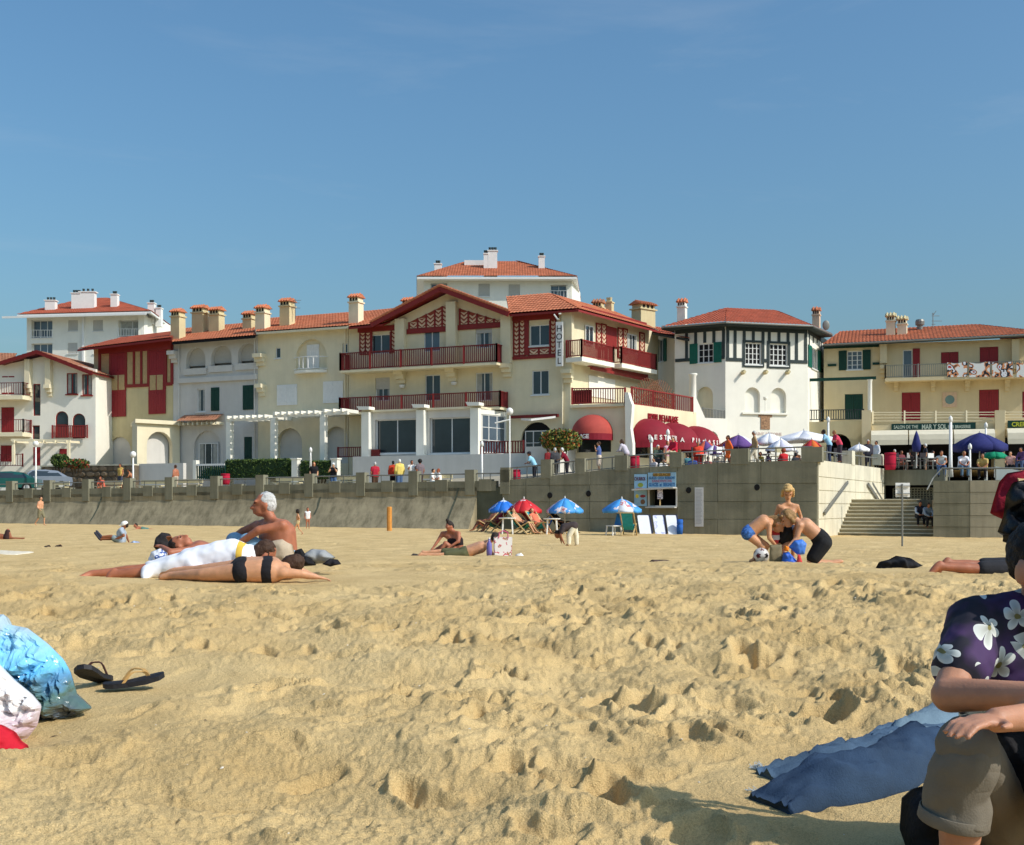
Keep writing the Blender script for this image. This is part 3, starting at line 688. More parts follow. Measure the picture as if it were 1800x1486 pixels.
mb = MB(); slab(mb, [A + Vector((0, 0, -.04)), B + Vector((0, 0, -.04)), R1 + Vector((0, 0, -.04)), R0 + Vector((0, 0, -.04))], .2); slab(mb, [B + Vector((0, 0, -.05)), C_ + Vector((0, 0, -.05)), R1 + Vector((0, 0, -.05))], .2)
mb.fbox(f, f.u(30) - 1, f.u(266), 1.2, 1.32, fe.z(150, 556.5), fe.z(150, 553)); mb.build('eave_board', WPAINT, o)
for px, py, w, h in ((90, 541, 1.3, .7), (135, 533, 1.1, 1.0), (155, 537, 1.9, 1.4), (202, 546, .85, 1.7), (267, 552, .85, 1.1), (280, 556, .7, .8)):
    chimney(o, P(px, py, 133), w, .9, h, WPAINT, TIMB, 0, pots=True)
# ---------------------------------------------------------------- cream house with gable, far left
f = Fac(-60, 96, 168, 94.5)
root = empty('gabled_house', f.pt(80, 815), 'cream gabled house with red shutters and balconies at the far left', 'house')
hs = []
for px in ((3, 656, 26, 698), (2, 716, 25, 763), (1, 783, 22, 812), (104, 789, 120, 806)): win(root, f, px, hs, shut='closed', smat=REDS)
for px in ((57, 630, 78, 667), (58, 675, 71, 731), (57, 748, 70, 778)): win(root, f, px, hs, frame=RED, nx=1, sill=False)
win(root, f, (58, 786, 71, 819), hs, shut='closed', smat=REDS)
for px in ((117, 656, 136, 693), (144, 658, 162, 695)): win(root, f, px, hs, frame=RED, nx=2)
for px in ((97, 723, 120, 770), (127, 727, 150, 771)): win(root, f, px, hs, frame=RED, nx=1, nz=2, arch=1., sill=False)
zt = f.z(80, 655); za = f.z(75, 627); uL, uR, uA = f.u(12), f.u(168), f.u(75)
mb = MB(); wall(mb, f, f.u(-60), f.u(168), GZ, zt, [h for h in hs if h[3] < zt], dep=.25)
mb.fpoly(f, [(uL, zt), (uR, zt), (uR, zt + .2), (uA, za), (uL, zt + .7)], -.3, .0); mb.fbox(f, f.u(-60), uL, -.3, 0, zt + .002, f.z(0, 636)); mb.build('wall', WHITE, root)
core(root, f, .2, f.L - .1, GZ, zt, 10, WHITE)
for px in (53, 89):
    mb = MB(); u = f.u(px); mb.fbox(f, u - .22, u + .22, 0, .5, f.z(px, 682), f.z(px, 633)); mb.build('pilaster', PALE, root)
    corbel(root, f, px, 684, .5, PALE)
for y0, y1 in ((698, 705), (762, 769)):
    mb = MB(); mb.fbox(f, f.u(-60), f.u(55), .0, 1.3, f.z(20, y1), f.z(20, y0)); b_ = mb.build('balcony', PALE, root)
    zf = f.z(20, y0); railing(root, [f.W(f.u(-60), 1.2, zf), f.W(f.u(55), 1.2, zf), f.W(f.u(55), .05, zf)], 1.0, DRED, .2, bw=.04)
zf = f.z(20, 822); railing(root, [f.W(f.u(-60), 1.2, zf), f.W(f.u(54), 1.2, zf)], 1.0, DRED, .2, bw=.04)
zf = f.z(123, 771); railing(root, [f.W(f.u(95), .25, zf), f.W(f.u(156), .25, zf)], 1.0, RED, .14, bw=.07)
mb = MB()
for px in (50, 84, 100, 120, 140): mb.bar(f.pt(px, 778, .1), f.pt(px, 779, 2.2), .14, .18)
mb.bar(f.pt(44, 776, 2.), f.pt(146, 778, 2.), .16, .2); mb.bar(f.pt(48, 778, 2.), f.pt(48, 818, 2.), .2); mb.bar(f.pt(143, 779, 2.), f.pt(143, 818, 2.), .2); mb.build('pergola', PALE, root)
mb = MB(); apex0, apex1 = f.W(uA, .9, za + .35), f.W(uA, -8, za + .35); l0, l1 = f.W(f.u(8), .9, f.z(8, 640)), f.W(f.u(8), -8, f.z(8, 640)); r0, r1 = f.W(f.u(172), .9, f.z(172, 657)), f.W(f.u(172), -8, f.z(172, 657))
tiles(mb, l0, l1, apex1, apex0); tiles(mb, r0, r1, apex1, apex0)
fl = f.off(.8); tiles(mb, fl.pt(-60, 636), fl.pt(22, 638), f.off(-4).pt(30, 620), f.off(-4).pt(-60, 620)); o = mb.build('roof', ROOFD, root)
mb = MB(); mb.bar(l0 - Vector((0, 0, .1)), apex0 - Vector((0, 0, .1)), .12, .28); mb.bar(r0 - Vector((0, 0, .1)), apex0 - Vector((0, 0, .1)), .12, .28)
dn = Vector((0, 0, -.04)); slab(mb, [l0 + dn, l1 + dn, apex1 + dn, apex0 + dn], .08); slab(mb, [r0 + dn, r1 + dn, apex1 + dn, apex0 + dn], .08); mb.build('eave_board', DRED, o)
# ---------------------------------------------------------------- three joined houses left of the hotel
def house_shell(root, f, x0, x1, ytop_px, hs, mat, depth=9, bottom=GZ):
    zt = f.z(*ytop_px); mb = MB(); wall(mb, f, f.u(x0), f.u(x1), bottom, zt, hs, dep=.48); mb.build('wall', mat, root)
    core(root, f, f.u(x0) + .02, f.u(x1) - .02, bottom, zt - .05, depth, mat, -.8); return zt
f = HF
root = empty('red_timbered_house', f.pt(235, 815), 'ochre house with tall red shutters and red timber top next to the stone wall', 'house')
hs = []; zt = house_shell(root, f, 165, 304, (230, 603), [(lambda r: (r[0], r[1], r[2], r[3], (r[1] - r[0]) / 2))(f.R(190, 768, 230, 830))], OCHRE)
r = f.R(190, 768, 230, 830); mb = MB(); mb.fbox(f, r[0], r[1], -.4, -.2, r[2], r[3]); mb.build('arch_infill', GREYW, root)
mb = MB(); t = f.R(176, 613, 303, 679); zb = t[2]
for px in (176, 195, 222, 262, 292, 303): mb.fbox(f, f.u(px) - .12, f.u(px) + .12, .0, .1, zb, zt - .05)
mb.fbox(f, f.u(176), f.u(303), 0, .09, zb - .1, zb + .16); mb.fbox(f, f.u(176), f.u(303), .0, .15, zt - .75, zt - .06)
for px in (236, 249): mb.fbox(f, f.u(px) - .1, f.u(px) + .1, 0, .085, zb, zt - .05)
mb.build('timber_frame', RED, root)
mb = MB()
for a, b in ((177, 195), (222, 235.5), (236.5, 248.5), (249.5, 262), (293, 303)): mb.fbox(f, f.u(a) + .1, f.u(b) - .1, 0, .03, zb + .1, zt - .6)
for x in (196, 263): 
    q = f.R(x, 658, x + 26, 688); m_ = (q[0] + q[1]) / 2; mb.fbox(f, q[0] + .1, m_ - .06, .0, .1, q[2] + .1, q[3] - .08); mb.fbox(f, m_ + .06, q[1] - .1, .0, .1, q[2] + .1, q[3] - .08)
mb.build('panel', BEIGEP, root)
for a, b, y0, y1 in ((195, 222, 617, 657), (262, 292, 615, 655), (195, 222, 689, 733), (262, 292, 685, 728)):
    q = f.R(a, y0, b, y1); m_ = (q[0] + q[1]) / 2; leaf(root, f, q[0], m_ - .006, q[2], q[3], REDS, .04); leaf(root, f, m_ + .006, q[1], q[2], q[3], REDS, .04)
mb = MB()
for a, b, y0, y1 in ((195, 222, 657, 689), (262, 292, 655, 685)): q = f.R(a, y0, b, y1); mb.fbox(f, q[0], q[1], .0, .07, q[2], q[3])
mb.build('shutter_board', REDS, root)
# porch with the lit arch
g = Fac(241, f.off(3.6).d(241), 316, f.off(3.6).d(241) + 2.6); q = g.R(258, 759, 303, 830); mb = MB()
wall(mb, g, 0, g.L, GZ, g.z(280, 746), [(q[0], q[1], q[2], q[3], (q[1] - q[0]) / 2)], dep=.5)
A_, B_ = f.pt(236, 742, 0), f.pt(316, 742, 0); za_ = g.z(280, 746)
mb.add([g.W(0, 0, GZ), g.W(0, 0, za_), Vector((A_.x, A_.y, za_)), Vector((A_.x, A_.y, GZ))], [(0, 1, 2, 3)]); mb.add([g.W(-.3, .3, za_), g.W(g.L + .2, .3, za_), Vector((B_.x, B_.y, za_)), Vector((A_.x - .3, A_.y, za_))] + [p_ + Vector((0, 0, .3)) for p_ in (g.W(-.3, .3, za_), g.W(g.L + .2, .3, za_), Vector((B_.x, B_.y, za_)), Vector((A_.x - .3, A_.y, za_)))], [(3, 2, 1, 0), (4, 5, 6, 7), (0, 1, 5, 4), (1, 2, 6, 5), (2, 3, 7, 6), (3, 0, 4, 7)]); mb.build('porch', PALE, root)
mb = MB(); mb.fbox(g, q[0], q[1], -.8, -.6, q[2], q[3]); mb.build('arch_infill', GREYW, root)
o, c4 = eave_roof(root, f, (136, 614), (302, 594), (310, 577), (215, 594), 1.1, -5, ROOF2, RED)
chimney(o, f.off(-.6).pt(313, 587), 1.0, .9, 1.3, OCHRE)
mb = MB(); q = f.R(166, 815, 320, 860).__class__(f.off(4.4).R(236, 815, 322, 850)); mb.fbox(f.off(4.4), q[0], q[1], -.35, 0, q[2] - .6, q[3]); mb.build('forecourt_wall', GREYW, root)

root = empty('white_house', f.pt(380, 815), 'white rendered house with three blind arches under the eave and dark green shutters', 'house')
hs = []
for a, b, y0, y1 in ((327, 361, 611, 648), (371, 407, 607, 643), (418, 452, 603, 639)):
    q = f.R(a, y0, b, y1); hs.append((*q, (q[1] - q[0]) / 2 * .98)); mb = MB(); mb.fbox(f, q[0], q[1], -.6, -.42, q[2] + .25, q[3]); mb.build('arch_blind', BLIND, root)
    mb = MB(); mb.fbox(f, q[0] - .15, q[1] + .15, 0, .14, q[2] - .5, q[2] - .003); mb.build('sill', GREYW, root)
win(root, f, (346, 684, 360, 724), hs, nx=1); win(root, f, (371, 681, 386, 723), None, shut='closed', smat=DGREEN); win(root, f, (427, 677, 447, 721), None, shut='closed', smat=DGREEN)
q = f.R(341, 757, 388, 818); hs.append((*q, (q[1] - q[0]) / 2)); win(root, f, (348, 779, 382, 818), None, nx=3, nz=1, dep=.15, sill=False); win(root, f, (429, 768, 443, 808), hs, shut='closed', smat=DGREEN)
mb = MB(); mb.fbox(f, q[0], q[1], -.4, -.24, q[2], q[3]); mb.build('arch_infill', GREYW, root)
house_shell(root, f, 304.5, 453, (380, 596), hs, GREYW)
mb = MB(); q = f.R(317, 665, 453, 671); mb.fbox(f, q[0], q[1], 0, .22, q[2], q[3] + .12); mb.build('string_course', GREYW, root)
q = f.R(325, 734, 394, 742); mb = MB(); tiles(mb, f.W(q[0], 1., q[2]), f.W(q[1], 1., q[2]), f.W(q[1], .02, q[3] + .2), f.W(q[0], .02, q[3] + .2)); o2 = mb.build('canopy', ROOFD, root)
mb = MB()
for i in range(9): u = q[0] + .1 + (q[1] - q[0] - .2) * i / 8; mb.fbox(f, u - .06, u + .06, .01, .9, q[2] - .28, q[2] - .08)
mb.build('bracket', PALE, o2)
o, c4 = eave_roof(root, f, (302, 602), (449, 590), (458, 562), (322, 578), .9, -6, ROOF, DARK)
for px, py, w, h, m_ in ((352, 584, 1.3, 1.5, OCHRE), (381, 578, 1.15, 1.05, OCHRE), (439, 566, 1.0, .15, OCHRE)): chimney(o, f.off(-3).pt(px, py), w, .9, h, m_)
chimney(o, f.off(-.6).pt(462, 575), 1.0, .9, 1.0, PALE)
corbel(root, f, 309, 625, .7, GREYW)
for px, y0 in ((316, 604), (449, 592)): mb = MB(); mb.tube([f.pt(px, y0, .12), f.pt(px, 815, .12)], .06, 7); mb.build('rain_pipe', GREYW, root)
# pergolas and the green gate in front
pg = empty('pergola', f.off(3).pt(440, 815), 'white slatted pergola in front of the white house', 'pergola')
def pergola(root, f, x0, x1, y0, y1, xpost, n=7):
    ff = f.off(3.2); mb = MB(); mb.bar(ff.pt(x0, y0), ff.pt(x1, y0 - (x1 - x0) * .03), .22, .26); mb.build('beam', WHITE, root)
    za = ff.z((x0 + x1) / 2, y0) + .2
    for i in range(n):
        u = ff.u(x0) + (ff.u(x1) - ff.u(x0)) * (i + .5) / n; mb = MB(); mb.bar(ff.W(u, .35, za), ff.W(u, -3.1, za), .16, .24); mb.build('rafter', WHITE, root)
    for xp in xpost: 
        mb = MB(); u = ff.u(xp); mb.fbox(ff, u - .2, u + .2, -.2, .2, GZ, za - .3); mb.build('post', WHITE, root)
pergola(pg, f, 398, 474, 738, 742, (404,))
pg = empty('pergola', f.off(3).pt(520, 815), 'white slatted pergola in front of the pale house with the oval balcony', 'pergola')
pergola(pg, f, 481, 562, 731, 738, (482,))
pg = empty('pergola', f.off(3).pt(590, 815), 'short white pergola frame beside the red hotel balcony', 'pergola')
pergola(pg, f, 566, 612, 727, 734, (569,), 3)

root = empty('pale_house', f.pt(530, 815), 'pale house with an arched recess and small oval balcony beside the hotel', 'house')
hs = []
q = f.R(520, 596, 574, 650); hs.append((*q, (q[1] - q[0]) / 2)); mb = MB(); mb.fbox(f, q[0], q[1], -.6, -.3, q[2], q[3]); m_ = (q[0] + q[1]) / 2; mb.build('recess_back', PALE, root)
leaf(root, f, m_ - .55, m_ + .55, q[2] + .1, q[3] - .4, WPAINT, -.28)
for px in ((484, 611, 493, 630), (602, 604, 611, 621)): win(root, f, px, hs, nx=1)
for px in ((487, 676, 523, 713), (568, 670, 604, 709)): win(root, f, px, None, shut='closed', smat=WPAINT)
for px in ((487, 753, 531, 815), (570, 750, 612, 815)):
    q2 = f.R(*px); hs.append((*q2, (q2[1] - q2[0]) / 2)); mb = MB(); mb.fbox(f, q2[0], q2[1], -.62, -.4, q2[2], q2[3]); mb.build('arch_infill', GREYW, root)
house_shell(root, f, 453.5, 612, (530, 579), hs, PALE)
mb = MB(); zb = f.z(546, 652); um = f.u(547); rr = (q[1] - q[0]) / 2 + .05
ring = [(um + rr * math.cos(math.pi * (1 - i / 10)), .75 * math.sin(math.pi * i / 10)) for i in range(11)]
mb.add([f.W(u, n + .02, zb) for u, n in ring] + [f.W(u, n + .02, zb - .2) for u, n in ring], [tuple(range(11)), tuple(range(21, 10, -1))] + [(i, i + 11, i + 12, i + 1) for i in range(10)]); mb.build('balcony', WHITE, root)
railing(root, [f.W(u, n, zb) for u, n in ring], .98, WPAINT, .2, bw=.07, posts=False)
o, c4 = eave_roof(root, f, (450, 584), (612, 573), (716, 544), (458, 561), .7, -6, ROOF, PALE)
chimney(o, f.off(-1.5).pt(505, 570), 1.05, .9, 1.3, OCHRE); chimney(o, f.off(-.5).pt(626, 568), .95, .9, 1.45, PALE); chimney(o, f.off(-6).pt(719, 545), 1.0, .9, .25, OCHRE)
mb = MB(); p0 = f.off(-1.5).pt(519, 560); mb.tube([p0, p0 + Vector((0, 0, 1.5))], .03, 6)
for z, l in ((1.4, .45), (1.2, .35), (.8, .4)): mb.tube([p0 + Vector((-l, 0, z)), p0 + Vector((l, 0, z))], .018, 5)
mb.build('aerial', IRON, o)
mb = MB(); mb.tube([f.pt(608, 578, .12), f.pt(608, 800, .12)], .06, 7); mb.build('rain_pipe', PALE, root)
corbel(root, f, 460, 630, .8, PALE); corbel(root, f, 462, 683, .6, PALE)
# ---------------------------------------------------------------- rear apartment block above the hotel
f = Fac(745, 122, 1005, 122); g = Fac(1005, 122, 1020, 130)
root = empty('apartment_block', f.pt(880, 560), 'white apartment block with orange hipped roof rising behind the hotel roof', 'building')
hs = []
for px in ((757, 498, 786, 522), (968, 501, 997, 525)): win(root, f, px, hs, nx=2, pane=GLASSB, dep=.5)
for px in ((841, 499, 861, 521), (894, 500, 914, 522)): win(root, f, px, hs, nx=1, blind=.98)
zt = f.z(880, 490); mb = MB(); wall(mb, f, 0, f.L, GZ, zt, hs, dep=.6); wall(mb, g, .01, g.L, GZ, zt, [], dep=.3); mb.build('wall', WHITE, root); core(root, f, .3, f.L - .3, GZ, zt - .05, 14, WHITE, -1.1)
for px in ((757, 522), (968, 525)): railing(root, [f.pt(px[0], px[1]), f.pt(px[0] + 29, px[1])], .8, WPAINT, .3)
fe = f.off(1.1); A, B, C_ = fe.pt(733, 486), fe.pt(1014, 489), Vector((0, 0, 0)); bk = f.off(-13); D0, D1 = bk.pt(1021, 490), bk.pt(733, 486); R0, R1 = f.off(-6.5).pt(820, 460), f.off(-6.5).pt(905, 458)
zE = A.z; B.z = zE; D0.z = zE; D1.z = zE
mb = MB(); tiles(mb, A, B, R1, R0); tiles(mb, B, D0, R1 + Vector((0, .02, 0)), R1); tiles(mb, D1, A, R0, R0 + Vector((0, .02, 0))); o = mb.build('roof', ROOF, root)
mb = MB(); dn = Vector((0, 0, -.05)); slab(mb, [A + dn, B + dn, D0 + dn, D1 + dn], .22); mb.build('eave_board', WPAINT, o)
for px, py, w, h in ((770, 475, .85, .55), (866, 472, 1.1, 1.75), (854, 468, .5, 1.2), (952, 481, .75, 1.7)): chimney(o, P(px, py, 125), w, .8, h, WPAINT, TIMB, 0, pots=True)
mb = MB(); c = P(843, 470, 127); mb.box(c - Vector((0, 0, .5)), 3.2, 1.5, 1.1); mb.build('lift_housing', WPAINT, o)
# ---------------------------------------------------------------- the hotel
f = HF; XR = 1003; RF = Fac(XR, f.d(XR), 1157, 91.5)
root = empty('hotel', f.pt(800, 815), 'cream hotel with oxblood timber gable, long red balconies and vertical sign', 'hotel')
hs = []; gl = dict(frame=FRAME)
for px, bl in (((653, 588, 686, 622), 0), ((745, 579, 773, 618), 0), ((836, 573, 865, 612), .33), ((660, 664, 685, 705), .5), ((747, 659, 774, 705), .0), ((836, 655, 866, 705), .0)): win(root, f, px, hs, nx=2, blind=bl, sill=False, pane=GLASSB if px[0] == 745 else GLASS)
win(root, f, (931, 571, 966, 608), hs, nx=2); win(root, f, (935, 651, 965, 694), hs, nx=2)
q = f.R(916, 742, 972, 800); hs.append((*q, (q[1] - q[0]) / 2)); mb = MB(); win(root, f, (922, 757, 966, 800), None, nx=3, nz=2, dep=.14, sill=False)
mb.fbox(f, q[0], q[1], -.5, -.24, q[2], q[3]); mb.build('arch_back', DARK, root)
zt = f.z(640, 577); uL, uR = f.u(613), f.u(XR)
mb = MB(); wall(mb, f, uL, uR, GZ, zt, hs, dep=.25)
uG0, uG1, uA = f.u(668), f.u(903), f.u(785); za = f.z(785, 517); zg1 = f.z(903, 553)
mb.fpoly(f, [(uG0, zt + .002), (uG1, zt + .002), (uG1, max(zg1, zt + .01)), (uA, za)], -.4, 0.)
wall(mb, RF, .01, RF.L, GZ, zt + .5, [], dep=.1)
mb.build('wall', CREAM, root); core(root, f, uL + .1, uR - 1.2, GZ, zt - .05, 9, CREAM, -.6)
# pillars and corbels of the facade
for px, y0, y1 in ((707, 562, 652), (797, 532, 648), (893, 556, 640), (1000, 548, 650)):
    mb = MB(); u = f.u(px); w = .38; mb.fbox(f, u - w, u + w, 0, .45, f.z(px, y1), f.z(px, y0)); mb.build('pillar', CREAM, root); corbel(root, f, px, y1 + 8, .7, CREAM)
# timbering
timber(root, f, [(634, 585, 642, 622), (643.5, 585, 651, 622), (689, 581, 697, 618)]); 
for xs, (xa, xb), yb in (((720, 735, 750, 765, 778, 789), (0, 0), 0), ((809, 824, 839, 854, 869, 882), (0, 0), 0)):
    mb = MB(); cb = MB(); zb = f.z(xs[2], 577 if xs[0] < 790 else 570); inf_ = []
    for a, b in zip(xs, xs[1:]):
        def top(px): u = f.u(px); return za - .75 - abs(u - uA) * ((za - zt) / (uA - uG0) if u < uA else (za - zg1) / (uG1 - uA)) * .98
        ua, ub = f.u(a), f.u(b); t0, t1 = top(a), top(b)
        mb.fbox(f, ub - .06, ub + .06, 0, .09, zb, t1); lo, hi = min(t0, t1), max(t0, t1)
        ib = MB(); ib.fpoly(f, [(ua, zb), (ub - .06, zb), (ub - .06, t1), (ua, t0)], 0, .015); inf_.append(ib)
        chev(cb, f, ua + .06, ub - .1, zb + .05, max(lo - .02, zb + .2), .012)
    mb.fbox(f, f.u(xs[0]) - .2, f.u(xs[-1]) + .2, .0, .1, zb - .35, zb); mb.fbox(f, f.u(xs[0]) - .08, f.u(xs[0]) + .06, 0, .09, zb, top(xs[0]) )
    o = mb.build('gable_frame', RED, root); cb.build('bricks', BRICKC, o, kind='stuff')
    for ib in inf_: ib.build('infill', M('brick_joint_red', (150, 72, 54)), o)
timber(root, f, [(904.5, 566, 912, 625), (914.5, 564, 922, 624), (969, 562, 976, 622), (931, 614, 946, 624), (949, 613, 965, 623)])
for a, y0, b, y1 in ((900, 552, 982, 563), (900, 626, 978, 631), (630, 574, 700, 583), (924, 564, 930, 625), (966, 564, 968, 625), (653, 584, 655, 622), (686, 584, 688.5, 622)):
    q = f.R(a, y0, b, y1); mb = MB(); mb.fbox(f, q[0], q[1], .002, .12 if b - a > 9 else .09, q[2], q[3]); mb.build('timber_beam', RED, root)
# balconies
for (x0, x1, ym, hh) in ((614, 887, 648, 1.25), (613, 893, 723.5, 1.08)):
    zf = f.z(750, ym); u0, u1 = f.u(x0), f.u(x1); mb = MB(); mb.fbox(f, u0, u1, 0.01, 1.35, zf - .16, zf); mb.build('balcony', CREAM, root)
    railing(root, [f.W(u0 + .03, .1, zf), f.W(u0 + .03, 1.28, zf), f.W(u1 - .03, 1.28, zf), f.W(u1 - .03, .1, zf)], hh, DRED, .15, bw=.07, thick=.07)
for px, py in ((709, 680), (800, 675)):
    mb = MB(); c = f.pt(px, py, .18); mb.lathe(c, [(.02, -.12), (.16, -.1), (.22, .05), (.2, .12), (.02, .12)], 10); mb.tube([c, f.pt(px, py, 0)], .03, 5); mb.build('wall_lamp', WPAINT, root)
# roofs
ov = 1.0; ap0, ap1 = f.W(uA, ov, za + .38), f.W(uA, -9, za + .38); l0, l1 = f.W(f.u(664), ov, f.z(664, 571)), f.W(f.u(664), -9, f.z(664, 571)); r0, r1 = f.W(f.u(905), ov, f.z(905, 552)), f.W(f.u(905), -9, f.z(905, 552))
mb = MB(); tiles(mb, l0, l1, ap1, ap0); tiles(mb, r1, r0, ap0, ap1)
f8 = f.off(.9); E0, E1 = f8.pt(613, 575), f8.pt(672, 569); T0, T1 = f.off(-5).pt(640, 548), f.off(-5).pt(760, 543); tiles(mb, E0, E1, T1, T0)
fc = f.off(.9); E2, E3 = fc.pt(896, 552), fc.pt(1017, 543.5); AP = f.off(-2.8).pt(966, 525); AP0 = f.off(-2.8).pt(890, 526); E2.z = E3.z = (E2.z + E3.z) / 2; AP.z += .35; AP0.z = AP.z; T1 = plan4(E0, E1, T1, T0)
tiles(mb, E2, E3, AP, AP0, lift=.02); rf8 = RF.off(.9); E4 = rf8.pt(1160, 581); E4.z = E3.z; AP2 = RF.W(RF.L - 1.5, -3.2, AP.z); tiles(mb, E3, E4, AP2, AP)
o = mb.build('roof', ROOF, root)
mb = MB(); dn = Vector((0, 0, -.04)); slab(mb, [l0 + dn, l1 + dn, ap1 + dn, ap0 + dn], .12); slab(mb, [r0 + dn, r1 + dn, ap1 + dn, ap0 + dn], .12); slab(mb, [E0 + dn, E1 + dn, T1 + dn, T0 + dn], .14); slab(mb, [E2 + dn, E3 + dn, AP + dn, AP0 + dn], .14); slab(mb, [E3 + dn, E4 + dn, AP2 + dn, AP + dn], .14)
mb.bar(l0 + Vector((0, -.03, -.15)), ap0 + Vector((0, -.03, -.15)), .1, .42); mb.bar(r0 + Vector((0, -.03, -.15)), ap0 + Vector((0, -.03, -.15)), .1, .42); mb.build('fascia', RED, o)
mb = MB()
for s_, e_ in ((l0, ap0), (r0, ap0)):
    for i in range(24): a, b = s_.lerp(e_, i / 24), s_.lerp(e_, (i + 1.08) / 24); mb.tube([a + Vector((0, -.06, .1)), b + Vector((0, -.06, .06))], .1, 7)
mb.build('verge_tiles', ROOF, o)
chimney(o, RF.off(-3).pt(1052, 551), .85, .8, .35, OCHRE, ROOFD); chimney(o, RF.off(-3).pt(1071, 553), .65, .65, .85, OCHRE, OCHRE, pots=True)
chimney(o, RF.off(-2).pt(1131, 572), 1.9, 1.2, 1.15, OCHRE, rz=.7)
# right facade of the hotel, in the sun
def rb(px, bl=0): win(root, RF, px, None, nx=2, dep=-.06, sill=False, blind=bl)
for px in ((1027, 573, 1041, 607), (1101, 588, 1117, 622), (1016, 712, 1040, 760)): rb(px)
timber(root, RF, [(1048, 571, 1055, 612), (1057, 572, 1064, 613), (1086, 579, 1093, 628), (1095, 580, 1101, 620), (1124, 587, 1131, 640)], n=.02)
mb = MB(); q = RF.R(1022, 553, 1135, 572); mb.fbox(RF, q[0], q[1], 0.002, .1, q[3] - .45, q[3]); mb.build('timber_beam', RED, root); mb = MB(); q = RF.R(1065, 575, 1084, 612); mb.fbox(RF, q[0], q[1], .002, .03, q[2], q[3]); mb.build('timber_panel', RED, root)
for x0, x1, yy in ((1022, 1079, 633), (1092, 1154, 645)):
    fo = RF.off(1.25); zf = fo.z((x0 + x1) / 2, yy); u0, u1 = fo.u(x0), fo.u(x1); mb = MB(); mb.fbox(RF, u0, u1, .01, 1.3, zf - .3, zf); mb.build('balcony', WHITE, root)
    railing(root, [RF.W(u0 + .04, .05, zf), RF.W(u0 + .04, 1.22, zf), RF.W(u1 - .04, 1.22, zf), RF.W(u1 - .04, .05, zf)], 1.15, RED, .15, bw=.07, thick=.07)
mb = MB(); a, b = RF.pt(1027, 641, .4), RF.pt(1128, 663, .4); mb.bar(a, b, .3, .3); mb.bar(a + Vector((.1, -.3, -.3)), b + Vector((.1, -.3, -.3)), .12, .2); mb.build('rolled_awning', RED, root)
mb = MB(); q = RF.R(1034, 664, 1080, 700); mb.fbox(RF, q[0], q[1], 0.01, .06, q[2], q[3]); mb.build('terrace_back', WHITE, root)
mb = MB(); mb.tube([f.pt(990, 660, .12), f.pt(989, 790, .12)], .06, 7); mb.build('rain_pipe', PALE, root)
# vertical sign
g = f.off(.9); mb = MB(); q = g.R(977, 566, 989, 644); mb.fbox(g, q[0], q[1], -.12, .0, q[2], q[3]); sg = mb.build('hotel_sign', WPAINT, root)
INK = M('black_lettering', (30, 28, 34), .6, .1)
for i, ch in enumerate('HOTEL'): text_obj('letter', ch, INK, sg, g, 983, 583 + i * 14.2, .42, .004, center=True)
mb = MB(); mb.tube([g.pt(974, 553, 0), g.pt(980, 561, 0), f.pt(986, 562, 0)], .06, 6); mb.build('swan_lamp', WPAINT, root)
# ground floor: dining room bays
g = f.off(3.0); hs = []; zt = g.z(740, 722)
for px in ((659, 737, 733, 797), (755, 734, 829, 797)): win(root, g, px, hs, nx=2, pane=GLASS, dep=.3)
mb = MB(); wall(mb, g, g.u(641), g.u(843), GZ, zt, hs, dep=.35); mb.fbox(g, g.u(641) + .01, g.u(843) - .01, -2.99, -.66, GZ, zt - .02); mb.build('dining_room', GREYW, root)
mb = MB(); mb.fbox(g, g.u(641) - .1, g.u(843) + .1, -2.98, .25, zt, zt + .14); mb.build('bay_roof', PALE, root)
for px in (648, 744, 839):
    mb = MB(); u = g.u(px); mb.fbox(g, u - .3, u + .3, .004, .5, GZ, zt - .004); mb.fpoly(g, [(u - .35, zt + .142), (u + .5, zt + .142), (u + .5, zt + .35), (u - .5, zt + .4)], .0, .8); mb.build('pillar', WHITE, root)
gs = Fac(843, g.d(843) + .02, 893, g.d(843) + 2.6); hs = []; win(root, gs, (846, 730, 889, 797), hs, nx=3, nz=3, pane=GLASSB, dep=.1); mb = MB(); wall(mb, gs, .01, gs.L, GZ, gs.z(868, 722), hs, dep=.2); mb.build('porch', WHITE, root)
gt = f.off(5.2); mb = MB(); q = gt.R(620, 800, 925, 860); mb.fbox(gt, q[0], q[1], -2.1, 0, GZ - .2, q[3]); q = gt.R(925, 785, 985, 850); mb.fbox(gt, q[0] + .01, q[1], -3.0, 0.05, GZ - .2, q[3]); mb.build('terrace_wall', GREYW, root)
railing(root, [gt.W(gt.u(843), -.2, gt.z(880, 799)), gt.W(gt.u(918), -.2, gt.z(880, 799))], .85, DRED, .19, bw=.09, thick=.06)
railing(root, [gt.pt(567, 804, -2), gt.pt(609, 803, -2)], .75, DRED, .16, bw=.06, thick=.06)
mb = MB(); q = gt.R(625, 788, 640, 803); mb.fbox(gt, q[0], q[1], -2.2, -2.0, q[2], q[3]); mb.build('red_panel', DRED, root)
mb = MB(); mb.bar(f.pt(901, 734, .3), f.pt(984, 731, .3), .25, .2); mb.build('awning_box', DRED, root)
mb = MB(); mb.bar(f.pt(921, 738, .4), f.pt(949, 741, 1.6), .1, .14); mb.bar(f.pt(949, 741, 1.6), f.pt(980, 734, .4), .1, .14); mb.build('awning_arm', WPAINT, root)
